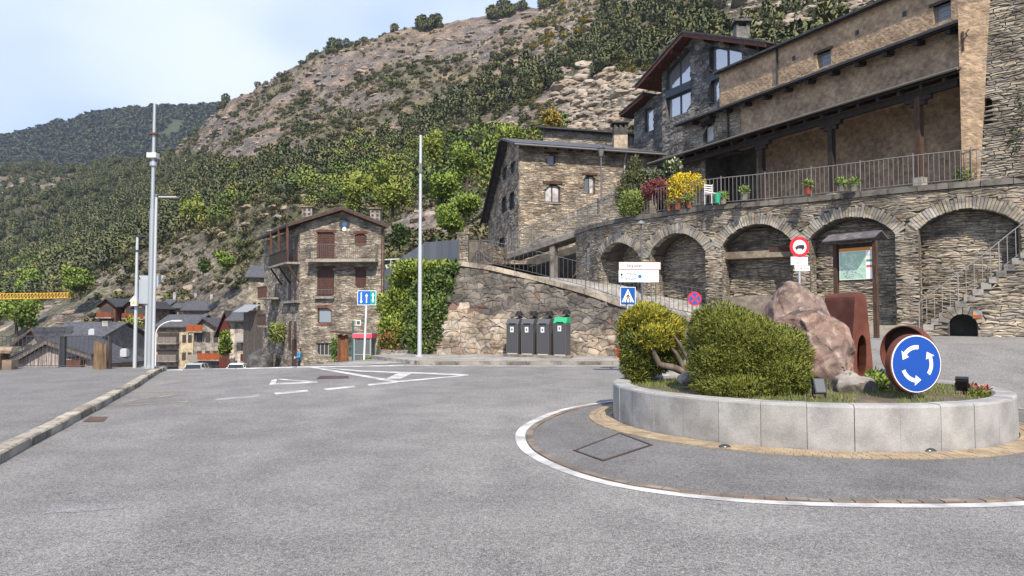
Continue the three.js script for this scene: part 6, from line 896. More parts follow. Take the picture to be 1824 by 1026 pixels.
// ---------- the tall stone house on the left ----------
{
  const C = [(534 - 912) / FPX * 59, -59], RE = [(682 - 912) / FPX * 58.5, -58.5], LE = [-24.3, -71.2], F = new Fac(C, RE), S = new Fac(C, LE), y0 = -3.4;
  const t = thing('tall_stone_house', 'four storey brown stone house with balconies and brown shutters on the left', 'house', [-14, y0, -59]);
  const ap = F.at(614, 374), eL = F.at(534, 398), eR = F.at(682, 401), roofY = u => u < ap[0] ? lerp(eL[1], ap[1], u / ap[0]) : lerp(ap[1], eR[1], (u - ap[0]) / (eR[0] - ap[0]));
  const o = { d1: F.rect(565, 413.5, 596, 462), w1: F.rect(632, 416, 653, 438), d2: F.rect(565, 477.5, 595, 528), w2: F.rect(633, 479, 652, 513), w3: F.rect(566, 549, 590.5, 576), w4: F.rect(563, 611, 591, 633) }, all = Object.values(o);
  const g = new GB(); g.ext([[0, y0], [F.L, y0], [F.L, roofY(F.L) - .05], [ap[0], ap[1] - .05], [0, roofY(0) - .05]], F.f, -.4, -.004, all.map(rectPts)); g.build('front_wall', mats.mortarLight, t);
  const cols = [[.38, .335, .275], [.32, .285, .235], [.44, .39, .32], [.26, .235, .20], [.50, .45, .37], [.30, .25, .205]];
  stones({ P: F.f, s0: 0, s1: F.L, y0: y0 + .3, y1: ap[1], top: u => roofY(u) - .08, keep: (s, y) => y < roofY(s) - .12, L: .4, h: .105, jit: .55, depth: .03, seed: 121, parent: t, cols, openings: [...winPush(o.d1, .17, .12), ...winPush(o.w1, .17, .12), ...winPush(o.d2, .17, .12), ...winPush(o.w2, .17, .12), ...winPush(o.w3, .2), rectPush(o.w4)] });
  const shut = M([.12, .045, .03], { map: T.wood, roughness: .6 });
  const shutter = (r, nm) => { const w = new GB(); w.fbox(F.f, r[0], r[1], r[2], r[3], -.2, -.12); const d = w.build(nm, mats.frame, t); const n = Math.round((r[3] - r[2]) / .17); for (let i = 0; i < n; i++) new GB().fbox(F.f, r[0] + .05, r[1] - .05, lerp(r[2], r[3], (i + .06) / n), lerp(r[2], r[3], (i + .94) / n), -.119, -.09).build('shutter_slat', shut, d).position.set(0, 0, 0); new GB().fbox(F.f, r[0] - .12, r[1] + .12, r[3], r[3] + .17, -.12, .045).build('lintel', mats.woodRed, t); };
  shutter(o.d1, 'balcony_door'); shutter(o.w1, 'window'); shutter(o.d2, 'balcony_door'); shutter(o.w2, 'window');
  win(F, t, o.w3, { cols: 1, glass: M([.22, .27, .33], { roughness: .12 }), lintel: .2, sill: .12, lintelMat: M([.24, .10, .07], { map: T.rock }), sillMat: M([.24, .10, .07], { map: T.rock }), fw: .09 }); const w4 = win(F, t, o.w4, { cols: 4, glass: mats.dark, fw: .05, frame: M([.35, .35, .36]), sill: .1 });
  // round window with its picture
  const rc = F.at(614, 399), rr = .45; const cr = (r, w0, w1, nm, m, dy = 0) => { const pts = [...Array(24)].map((_, i) => { const q = i / 24 * 6.2832; return [rc[0] + r * Math.cos(q), rc[1] + dy + r * Math.sin(q)]; }); return new GB().ext(pts, F.f, w0, w1).build(nm, m, t); }; cr(rr, .0, .06, 'round_window', mats.dark); cr(.2, .06, .07, 'blue_ornament', M([.04, .12, .25], { roughness: .4 }), -.05); cr(.17, .04, .1, 'white_ornament', mats.white, -.42);
  // balcony
  const bs = F.rect(553, 462.5, 674.5, 468); new GB().fbox(F.f, bs[0], bs[1], bs[2], bs[3], -.05, 1.05).build('balcony_slab', M([.42, .38, .32], { map: T.plaster }), t); new GB().fbox(F.f, o.d2[0] - .1, o.d2[1] + .1, o.d2[2] - .18, o.d2[2], -.1, .35).build('balcony_slab', mats.concrete, t);
  const rail = (pts, h, gap) => { const e = []; let L = 0; for (let i = 0; i + 1 < pts.length; i++) { const n = Math.round(Math.hypot(...sub(pts[i + 1], pts[i])) / gap); for (let k = 0; k <= n; k++) { const p = mix(pts[i], pts[i + 1], k / n); new GB().cyl(p, add(p, [0, h, 0]), .012, .012, 5, false).build('balcony_bar', mats.iron, t); } new GB().cyl(add(pts[i], [0, h, 0]), add(pts[i + 1], [0, h, 0]), .025, .025, 5).build('balcony_rail', mats.iron, t); } };
  rail([F.f(bs[0] + .05, bs[3], .05), F.f(bs[0] + .05, bs[3], 1), F.f(bs[1] - .05, bs[3], 1), F.f(bs[1] - .05, bs[3], .05)], 1.15, .16); rail([F.f(o.d2[0], o.d2[2], .3), F.f(o.d2[1], o.d2[2], .3)], .55, .12);
  new GB().path([F.f(F.L - .1, roofY(F.L) - .3, .08), F.f(F.L - .1, -1, .08)], .05, 6).build('drain_pipe', mats.woodRed, t);
  // roof
  const dp = 14; const dir = [S.d[0], 0, S.d[1]]; const rs = (u0, y0_, u1, y1_) => { const a = F.f(u0, y0_ + .02, .7), b = F.f(u1, y1_ + .02, .7), gb = new GB(); const f = (u, v, w) => add(add(mix(a, b, u), [0, v, 0]), mul(dir, w)); gb.fbox(f, 0, 1, 0, .1, 0, dp); gb.build('roof', mats.slate, t); new GB().fbox(f, 0, 1, -.17, -.004, .06, dp - .1).build('soffit', mats.woodDark, t); new GB().fbox(f, 0, 1, -.22, -.002, -.03, .055).build('verge_board', mats.wood, t); };
  const ext = .6, sl = (ap[1] - eL[1]) / ap[0], sr = (ap[1] - eR[1]) / (eR[0] - ap[0]); rs(-ext - .2, eL[1] - sl * (ext + .2) + .1, ap[0], ap[1] + .1); rs(ap[0], ap[1] + .1, F.L + ext, eR[1] - sr * ext + .1);
  for (const [px, py0, py1, D] of [[549, 368, 396, 62], [669.5, 371, 398, 61.5]]) { const a = W(px, py1, D), b = W(px, py0, D), cg = (w, y0_, y1_) => new GB().box(a[0] - w, y0_, a[2] - w, a[0] + w, y1_, a[2] + w); const c = cg(.42, a[1] - 1.2, b[1] - .12).build('chimney', M([.32, .29, .25], { map: T.rock }), t); for (let k = 0; k < 3; k++) for (const dx of [-.2, .2]) new GB().box(a[0] + dx - .1, lerp(a[1], b[1], .15 + k * .26), a[2] + .4, a[0] + dx + .1, lerp(a[1], b[1], .3 + k * .26), a[2] + .43).build('chimney_vent', mats.dark, c).position.set(0, 0, 0); cg(.54, b[1] - .12, b[1]).build('chimney_cap', M([.25, .19, .13], { map: T.rock }), c).position.set(0, 0, 0); }
  // side wall with wooden balconies
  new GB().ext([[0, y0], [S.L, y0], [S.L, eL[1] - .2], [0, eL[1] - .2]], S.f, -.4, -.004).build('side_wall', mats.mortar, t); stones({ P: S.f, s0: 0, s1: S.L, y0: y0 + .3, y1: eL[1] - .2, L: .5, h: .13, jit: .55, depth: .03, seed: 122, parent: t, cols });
  const yTop = F.at(534, 467)[1], yMid = F.at(534, 540)[1], yLow = F.at(534, 605)[1]; const bal = (u0, u1, y, dpt, mat) => { new GB().fbox(S.f, u0, u1, y - .16, y, 0, dpt).build('balcony_slab', mats.concrete, t); const n = Math.round((u1 - u0) / .3); for (let i = 0; i <= n; i++) new GB().fbox(S.f, lerp(u0, u1, i / n) - .09, lerp(u0, u1, i / n) + .09, y, y + .95, dpt - .06, dpt - .02).build('balcony_board', mat, t); new GB().fbox(S.f, u0, u1, y + .95, y + 1.03, dpt - .09, dpt).build('balcony_rail', mat, t); };
  bal(.0, 6.5, yTop, 1.15, mats.woodDark); for (const u of [.12, 3.2, 6.3]) { new GB().fbox(S.f, u - .08, u + .08, yTop, eL[1] - .1, .95, 1.12).build('post', mats.woodRed, t); new GB().path([S.f(u, yTop - 1.6, .05), S.f(u, yTop - .2, 1)], .08, 4).build('brace', mats.wood, t); }
  bal(6.8, 10.5, yTop - 2.7, 1.3, mats.woodRed); bal(7, 10.5, yTop - 5.2, 1.3, mats.wood); new GB().fbox(S.f, -.05, 5.5, yLow + 3.0, yLow + 3.2, 0, .35).build('string_course', mats.concrete, t);
  for (const [u0, u1, a, b] of [[.7, 1.8, yTop + .1, yTop + 2.1], [2.6, 3.8, yTop + .1, yTop + 2.1], [1.0, 1.7, yTop - 3.6, yTop - .8], [3.0, 3.8, yTop - 3.6, yTop - .8], [.8, 1.6, yTop - 7.2, yTop - 4.8], [2.6, 3.5, yTop - 7.2, yTop - 4.8], [.6, 2.2, y0 + .8, y0 + 3.4]]) { new GB().fbox(S.f, u0, u1, a, b, .0, .06).build('window', mats.frame, t); }
  // narrower stone house and timber screen further down the street
  const N1 = new Fac([-31.4, -88], [-28.6, -88.6]), nh = thing('narrow_stone_house', 'narrow stone house with steep slate roof behind the tall house', 'house', N1.f(1.4, -6, 0)); const nt = N1.at(474, 492)[1]; new GB().fbox(N1.f, -.5, 2.9, -7, nt, -8, -.004).build('wall', mats.mortar, nh); stones({ P: N1.f, s0: -.5, s1: 2.9, y0: -6, y1: nt, L: .5, h: .16, jit: .5, depth: .04, seed: 126, parent: nh, cols: slateCols.map(c => mul(c, 1.2)) }); const rf = (u, v, w) => N1.f(u, nt + v + (w + 4) * -.35 + 1.4, w); new GB().fbox(rf, -.9, 3.3, 0, .12, -4, .6).build('roof', mats.slateMid, nh); for (const u of [.1, .6, 1.4]) new GB().fbox(N1.f, u, u + .3, nt - 7.5, nt - 3.2, .02, .08).build('shutter', mats.woodDark, nh);
  const T1 = new Fac([-29.5, -80], [-25.2, -77]), sc = thing('timber_screen', 'dark vertical timber screen wall down the side street', 'screen', T1.f(1.5, -6, 0)); const st = T1.at(455, 553)[1]; for (let i = 0; i < 22; i++) new GB().fbox(T1.f, i * .22, i * .22 + .2, -7, st + R(-.05, .05), -.08, R(-.01, .02)).build('board', i % 3 ? M([.12, .105, .095], { map: T.wood }) : M([.15, .13, .115], { map: T.wood }), sc); const aw = (u, v, w) => T1.f(u, st + .5 + v - w * .5, w); for (let i = 0; i < 9; i++) new GB().fbox(aw, i * .3, i * .3 + .22, 0, .05, -.2, 1.4).build('awning_slat', M([.33, .35, .38], { metalness: .3, roughness: .5 }), sc);
  seed(305); const rk = rockMesh([[-21.6, -3.4, -63, .9, 2.4, 1.6], [-22.6, -2.6, -65.5, 1, 2, 1.6]], 44, .3, .6, [[.10, .10, .10], [.075, .075, .08], [.15, .15, .145]], 31); tag(rk.build('slate_outcrop', vc({ map: T.rock })), 'grey slate outcrop at the side of the tall stone house', 'rock'); foliageThing('leafy_shrub', 'light green bush growing on the slate outcrop beside the tall house', 'shrub', [BL(493, 592, 63, 14, 16)], 1500, .22, [[.2, .24, .06], [.27, .3, .08], [.14, .18, .05]], { base: [-21.8, -1.6, -63] });
}
// ---------- bus shelter, phone booth, info post ----------
{
  const b = (q => [q[0], H(q[0], -q[2]), q[2]])(W(612, 645, 47)), t = local('bus_shelter', 'small wooden bus shelter with tilted roof before the tall house', 'shelter', b, .15);
  for (const [x, z] of [[-.25, .5], [-.25, -.9], [.2, .5]]) new GB().box(x - .09, -.1, z - .09, x + .09, 2.05, z + .09).build('post', x > 0 ? mats.woodOrange : mats.woodRed, t); new GB().box(-.16, 0, .44, .1, 2, .5).build('side_panel', mats.woodOrange, t); new GB().fbox((u, v, w) => [u, v - u * .12, w], -.75, 1.3, 2.12, 2.22, -1.3, .9).build('roof', mats.wood, t); new GB().box(.35, -.1, .3, .85, .62, .62).build('concrete_block', mats.concrete, t); new GB().box(-.2, .2, -.93, 1.2, 1.9, -.9).build('glass_panel', new THREE.MeshPhysicalMaterial({ color: 0xc8d4d4, transmission: .9, roughness: .08, thickness: 0 }), t); new GB().box(-.1, .42, -.8, 1.1, .5, -.4).build('bench', mats.wood, t); for (const x of [0, 1]) new GB().box(x - .03, -.1, -.7, x + .03, .42, -.5).build('bench_leg', mats.iron, t); new GB().box(1.12, -.1, -.93, 1.2, 2.0, -.84).build('post', mats.woodRed, t);
  const p = (q => [q[0], H(q[0], -q[2]), q[2]])(W(650, 636, 44)), h = local('phone_booth', 'glass phone booth with a pink red top band', 'phone booth', p, -.1); const al = M([.42, .44, .46], { metalness: .5, roughness: .4 }), gl = new THREE.MeshPhysicalMaterial({ color: 0xc2ced2, transmission: .85, roughness: .06, thickness: 0 });
  for (const x of [-.5, .5]) for (const z of [-.5, .5]) new GB().box(x - .04, -.1, z - .04, x + .04, 1.86, z + .04).build('post', al, h); new GB().box(-.6, 1.6, -.6, .6, 1.84, .6).build('top_band', M([.62, .08, .12], { roughness: .5 }), h); new GB().box(-.58, 1.84, -.58, .58, 1.9, .58).build('roof', al, h); for (const [a, c, d, e] of [[-.46, .46, .49, .5], [-.46, .46, -.5, -.49]]) new GB().box(a, .05, d, c, 1.58, e).build('pane', gl, h); for (const x of [-.5, .5]) new GB().box(x - .005, .05, -.46, x + .005, 1.58, .46).build('pane', gl, h); new GB().box(-.46, .58, .5, .46, .63, .53).build('cross_bar', al, h); new GB().box(-.25, .75, -.46, .2, 1.35, -.3).build('telephone', mats.dark, h);
  const i0 = (q => [q[0], H(q[0], -q[2]), q[2]])(W(628, 640, 45)), s = local('bus_stop_post', 'slim dark green bus stop post with small white sign', 'sign', i0, 0); new GB().cyl([0, -.05, 0], [0, 2.75, 0], .05, .05, 8).build('post', M([.02, .11, .10], { roughness: .5 }), s); new GB().box(.18, 2.45, -.02, .5, 2.8, .02).build('sign_plate', M([.6, .62, .62]), s); new GB().box(.24, 2.52, .021, .44, 2.73, .026).build('bus_symbol', M([.06, .08, .11]), s); new GB().box(0, 2.6, -.015, .2, 2.64, .015).build('bracket', mats.iron, s);
  foliageThing('leafy_shrub', 'green climber between the tall house and the bus shelter', 'shrub', [BL(600, 622, 54, 9, 20)], 900, .2, [[.08, .15, .03], [.12, .2, .04]], { base: (q => [q[0], H(q[0], -q[2]), q[2]])(W(600, 640, 54)) });
}
// ---------- poles and signs ----------
const canvasTex = (w, h, draw) => { const c = document.createElement('canvas'); c.width = w; c.height = h; draw(c.getContext('2d'), w, h); const t = new THREE.CanvasTexture(c); t.colorSpace = THREE.SRGBColorSpace; return t; };
function print(parent, w, h, x, y, z, tx, o = {}) { const m = new THREE.Mesh(new THREE.PlaneGeometry(w, h), M([1, 1, 1], { map: tx, roughness: .45, ...o })); m.name = 'printed_face'; m.position.set(x, y, z); parent.add(m); return m; }
{
  const gp = (px, py, D, Y) => { const q = W(px, py, D); q[1] = Y ?? H(q[0], D); return q; };
  const top = (py, D, b) => W(912, py, D)[1] - b[1];
  { const b = gp(747.5, 600, 29.9, KH), t = local('lamp_mast', 'tall slim galvanised mast before the ivy covered wall', 'lamp post', b, 0), h = W(750, 241, 29.9)[1] - b[1]; new GB().cyl([0, 0, 0], [0, h * .5, 0], .09, .078, 12).build('lower_tube', mats.galv, t); new GB().cyl([0, h * .5, 0], [0, h, 0], .07, .055, 12).build('upper_tube', mats.galv, t); new GB().cyl([0, -.02, 0], [0, .06, 0], .2, .2, 12).build('base_plate', mats.galv, t); new GB().box(-.06, h * .83, .06, .06, h * .87, .12).build('bracket', mats.iron, t); }
  { const b = gp(267, 600, 23.0, KH), t = local('lamp_mast', 'tallest grey mast with collar rings at the edge of the left pavement', 'lamp post', b, 0), h = W(277, 185, 23)[1] - b[1]; new GB().cyl([0, 0, 0], [0, h * .6, 0], .088, .08, 14).build('lower_tube', mats.steel, t); new GB().cyl([0, h * .6, 0], [0, h, 0], .062, .045, 12).build('upper_tube', mats.steel, t); const cy = W(270, 240, 23)[1] - b[1], c2 = W(270, 282, 23)[1] - b[1]; new GB().cyl([0, cy, 0], [0, cy + .05, 0], .13, .13, 12).build('red_collar', M([.14, .06, .05]), t); new GB().box(-.16, c2, -.1, .14, c2 + .16, .14).build('white_box', M([.55, .56, .55]), t); new GB().cyl([0, c2 - .25, 0], [0, c2 - .12, 0], .11, .11, 12).build('collar', mats.steel, t); new GB().cyl([0, -.02, 0], [0, .05, 0], .22, .22, 12).build('base_plate', mats.steel, t); }
  { const b = gp(273.5, 600, 22.8, KH), t = local('street_lamp', 'slim street lamp with one short flat arm beside the tallest mast', 'lamp post', b, 0), h = W(282, 347, 22.8)[1] - b[1]; new GB().cyl([0, 0, 0], [0, h, 0], .05, .042, 10).build('post', mats.galv, t); new GB().box(-.03, h - .06, -.05, .64, h - .02, .05).build('arm', mats.dark, t); new GB().box(.1, h - .085, -.07, .66, h - .061, .07).build('lamp_head', M([.6, .61, .6]), t); }
  { const b = gp(241, 600, 23.1, KH), t = local('street_lamp', 'shorter grey post with two dark cross arms and a white box', 'lamp post', b, 0), h = W(244, 420, 23.1)[1] - b[1]; new GB().cyl([0, 0, 0], [0, h, 0], .058, .042, 10).build('post', mats.galv, t); const a = W(243, 447, 23.1)[1] - b[1]; new GB().box(-.24, a - .03, -.05, .5, a + .03, .05).build('lower_arm', mats.dark, t); new GB().box(-.04, h - .04, -.05, .45, h + .01, .05).build('upper_arm', mats.dark, t); const bx = W(243, 545, 23.1)[1] - b[1]; new GB().box(-.09, bx, .05, .1, bx + .22, .16).build('white_box', M([.6, .6, .56]), t); new GB().box(-.03, bx + .06, .161, .04, bx + .15, .165).build('label', M([.5, .4, .05]), t); }
  { const b = gp(260, 600, 23.3, KH), t = local('sign_post', 'post carrying the pale backs of a triangular and a rectangular sign', 'sign', b, .1), gs = M([.42, .46, .50], { metalness: .3, roughness: .5 }), y = py => W(262, py, 23.3)[1] - b[1]; new GB().cyl([0, 0, 0], [0, y(495), 0], .04, .04, 8).build('post', mats.galv, t); new GB().ext([[-.24, y(491)], [.54, y(491)], [.15, y(530)]], (u, v, w) => [u, v, w], .05, .065).build('triangle_back', gs, t); new GB().box(-.23, y(541), .07, .09, y(498), .085).build('rectangle_back', M([.38, .43, .48], { metalness: .3, roughness: .5 }), t); new GB().ext([[-.53, y(537)], [-.2, y(537)], [-.2, y(514)]], (u, v, w) => [u, v, w], .03, .045).build('triangle_back', M([.52, .54, .55], { metalness: .2, roughness: .5 }), t); for (const p of [496, 524]) new GB().box(-.15, y(p) - .02, .02, .3, y(p) + .02, .05).build('clamp', mats.iron, t); }
  { const b = gp(273, 600, 27, -.3), t = local('curved_lamp', 'thin white lamp with an arched arm near the village', 'lamp post', [b[0] + .1, b[1], b[2]], 0), y = py => W(280, py, 27)[1] - b[1]; const p = []; for (let i = 0; i <= 10; i++) { const q = i / 10 * Math.PI / 2; p.push([.75 * (1 - Math.cos(q)), y(594) + (y(571) - y(594)) * Math.sin(q), 0]); } new GB().path([[0, -.4, 0], ...p], .02, 6).build('post', mats.white, t); new GB().box(.6, y(571) - .03, -.05, .95, y(571) + .02, .05).build('lamp_head', mats.white, t); }
  // blue lane sign
  { const b = gp(648.5, 600, 30, H(-6, 30)), t = local('lane_sign', 'blue and green lane arrow sign on a leaning white post', 'sign', b, .12), y = py => W(650, py, 30)[1] - b[1], w = .76, hh = .6, cy = (y(518) + y(543)) / 2; new GB().path([[0, -.05, -.03], [.1, cy + .2, -.03]], .042, 10).build('post', M([.62, .63, .64], { roughness: .5 }), t); new GB().box(.1 - w / 2, cy - hh / 2, 0, .1 + w / 2, cy + hh / 2, .02).build('sign_plate', mats.galv, t);
    print(t, w, hh, .1, cy, .0215, canvasTex(256, 200, (x, W_, H_) => { x.fillStyle = '#e8eef2'; x.fillRect(0, 0, W_, H_); x.fillStyle = '#0b5cb0'; x.fillRect(6, 6, 170, H_ - 12); x.fillStyle = '#0d9080'; x.fillRect(176, 6, 74, H_ - 12); x.fillStyle = '#fff'; const ar = (cx, y0, y1, up) => { x.fillRect(cx - 7, y0 + (up ? 30 : 0), 14, y1 - y0 - 30); x.beginPath(); if (up) { x.moveTo(cx - 20, y0 + 36); x.lineTo(cx + 20, y0 + 36); x.lineTo(cx, y0); } else { x.moveTo(cx - 20, y1 - 36); x.lineTo(cx + 20, y1 - 36); x.lineTo(cx, y1); } x.fill(); }; ar(52, 26, 178, false); ar(124, 40, 170, true); ar(212, 30, 100, true); ar(212, 115, 165, false); x.fillRect(205, 105, 14, 14); })); }
  // direction sign with two boards
  { const b = gp(1145, 600, 21.4, H(3.8, 21.4)), t = local('direction_sign', 'white direction sign with two boards reading village names', 'sign', b, .06), y = py => W(1140, py, 21.4)[1] - b[1], k = 21.4 / FPX; new GB().cyl([0, 0, -.04], [0, y(440), -.04], .03, .03, 8).build('post', mats.iron, t);
    const c1 = (y(467.5) + y(479.5)) / 2, h1 = y(467.5) - y(479.5), w1 = 74 * k, c2 = (y(481) + y(502.5)) / 2, h2 = y(481) - y(502.5), w2 = 72 * k, x1 = -4.5 * k, x2 = -6.5 * k; new GB().box(x1 - w1 / 2 - .015, c1 - h1 / 2 - .015, -.02, x1 + w1 / 2 + .015, c1 + h1 / 2 + .015, .0).build('upper_board', M([.36, .12, .07], { roughness: .5 }), t); new GB().box(x2 - w2 / 2, c2 - h2 / 2, -.02, x2 + w2 / 2, c2 + h2 / 2, 0).build('lower_board', mats.white, t);
    print(t, w1, h1, x1, c1, .002, canvasTex(512, 84, (x, W_, H_) => { x.fillStyle = '#dfe6ea'; x.fillRect(0, 0, W_, H_); x.fillStyle = '#444'; x.font = 'bold 52px sans-serif'; x.fillText('‹', 30, 58); x.fillText('Segudet', 92, 60); })); print(t, w2, h2, x2, c2, .002, canvasTex(512, 154, (x, W_, H_) => { x.fillStyle = '#e2eaf4'; x.fillRect(0, 0, W_, H_); x.fillStyle = '#223'; x.fillRect(32, 56, 8, 66); x.beginPath(); x.moveTo(14, 70); x.lineTo(36, 38); x.lineTo(58, 70); x.fill(); x.fillStyle = '#3a4a66'; x.font = 'italic bold 46px sans-serif'; x.fillText('Ordino', 78, 66); x.fillText('Arcalís', 78, 128); x.fillStyle = '#1468b4'; x.beginPath(); x.arc(270, 82, 24, 0, 7); x.fill(); x.strokeStyle = '#7d8ea6'; x.lineWidth = 5; x.strokeRect(316, 66, 40, 30); x.strokeRect(428, 60, 44, 44); x.beginPath(); x.moveTo(434, 100); x.lineTo(466, 66); x.stroke(); })); }
  // pedestrian crossing sign
  { const b = gp(1119, 600, 23, 0), t = local('crossing_sign', 'square blue pedestrian crossing sign above the golden conifer', 'sign', b, .25), y = py => W(1119, py, 23)[1] - b[1], cy = (y(511) + y(544)) / 2, s = .52, h = .58; new GB().cyl([0, 0, -.04], [0, cy + .2, -.04], .03, .03, 8).build('post', mats.galv, t); new GB().box(-s / 2, cy - h / 2, -.02, s / 2, cy + h / 2, 0).build('sign_plate', mats.galv, t);
    print(t, s, h, 0, cy, .002, canvasTex(256, 286, (x, W_, H_) => { x.fillStyle = '#dfe8f0'; x.fillRect(0, 0, W_, H_); x.fillStyle = '#0a50a0'; x.fillRect(9, 9, W_ - 18, H_ - 18); x.fillStyle = '#f2f2f2'; x.beginPath(); x.moveTo(128, 30); x.lineTo(232, 238); x.lineTo(24, 238); x.fill(); x.strokeStyle = x.fillStyle = '#111'; x.lineWidth = 15; x.lineCap = 'round'; x.beginPath(); x.arc(130, 92, 12, 0, 7); x.fill(); x.beginPath(); x.moveTo(130, 112); x.lineTo(128, 160); x.lineTo(100, 215); x.moveTo(128, 160); x.lineTo(152, 186); x.lineTo(160, 216); x.moveTo(130, 122); x.lineTo(104, 156); x.moveTo(130, 122); x.lineTo(156, 150); x.stroke(); for (let i = 0; i < 4; i++) x.fillRect(48 + i * 44, 222, 24, 14); })); }
  // no stopping sign
  { const b = gp(1238, 600, 24, H(6, 24)), t = local('no_stopping_sign', 'round blue and red no stopping sign between the two bushes', 'sign', b, .1), cy = W(1238, 532, 24)[1] - b[1], r = .235; new GB().cyl([0, 0, -.03], [0, cy, -.03], .028, .028, 8).build('post', mats.galv, t); new GB().cyl([0, cy, -.02], [0, cy, 0], r, r, 28).build('disc', M([.52, .02, .03], { roughness: .45 }), t); new GB().cyl([0, cy, .0], [0, cy, .005], r * .8, r * .8, 28).build('blue_field', M([.02, .09, .38], { roughness: .45 }), t); for (const a of [.785, -.785]) { const c = Math.cos(a), s = Math.sin(a), f = (u, v, w) => [u * c - v * s, cy + u * s + v * c, w]; new GB().fbox(f, -r * .8, r * .8, -.028, .028, .0055 + (a > 0 ? .002 : 0), .009 + (a > 0 ? .002 : 0)).build('red_bar', M([.55, .03, .04], { roughness: .45 }), t); } }
  // no lorries sign with plates
  { const b = gp(1427, 600, 19.6, H(8, 19.6)), t = local('no_lorries_sign', 'round red no lorries sign with two white plates above the boulder', 'sign', b, .12), y = py => W(1427, py, 19.6)[1] - b[1], cy = y(440), r = .28, k = 19.6 / FPX; new GB().cyl([0, 0, -.04], [0, cy + .1, -.04], .03, .03, 10).build('post', M([.45, .5, .56], { metalness: .4, roughness: .4 }), t); new GB().cyl([0, cy, -.02], [0, cy, 0], r, r, 36).build('red_disc', M([.58, .015, .03], { roughness: .45 }), t); new GB().cyl([0, cy, 0], [0, cy, .005], r * .69, r * .69, 32).build('white_field', M([.7, .7, .66], { roughness: .5 }), t);
    const lorry = new GB(), f = (u, v, w) => [u, cy + v, w]; lorry.ext([[-.03, -.045], [.13, -.045], [.13, .055], [-.03, .055]], f, .0055, .009); lorry.ext([[-.13, -.045], [-.035, -.045], [-.035, .04], [-.085, .04], [-.1, 0], [-.13, -.005]], f, .0055, .009); lorry.cyl(f(-.085, -.052, .0055), f(-.085, -.052, .009), .024, .024, 12); lorry.cyl(f(.08, -.052, .0055), f(.08, -.052, .009), .024, .024, 12); lorry.build('lorry_symbol', mats.black, t);
    const plate = (px0, px1, p0, p1, lines, z) => { const w = (px1 - px0) * k, h = y(p0) - y(p1), cx = ((px0 + px1) / 2 - 1427) * k, c = (y(p0) + y(p1)) / 2; new GB().box(cx - w / 2, c - h / 2, z - .012, cx + w / 2, c + h / 2, z).build('plate', mats.white, t); print(t, w * .97, h * .95, cx, c, z + .0015, canvasTex(256, Math.round(256 * h / w), (x, W_, H_) => { x.fillStyle = '#e8e8ea'; x.fillRect(0, 0, W_, H_); x.fillStyle = '#3a3f52'; x.textAlign = 'center'; x.font = 'bold ' + Math.round(H_ / lines.length * .62) + 'px sans-serif'; lines.forEach((l, i) => x.fillText(l, W_ / 2, H_ * (i + .78) / lines.length)); })); }; plate(1410, 1442, 457.5, 472, ['EXCEPTE', 'SERVEIS'], -.002); plate(1417, 1446, 473, 482.5, ['AUTORITZATS'], -.006); }
}
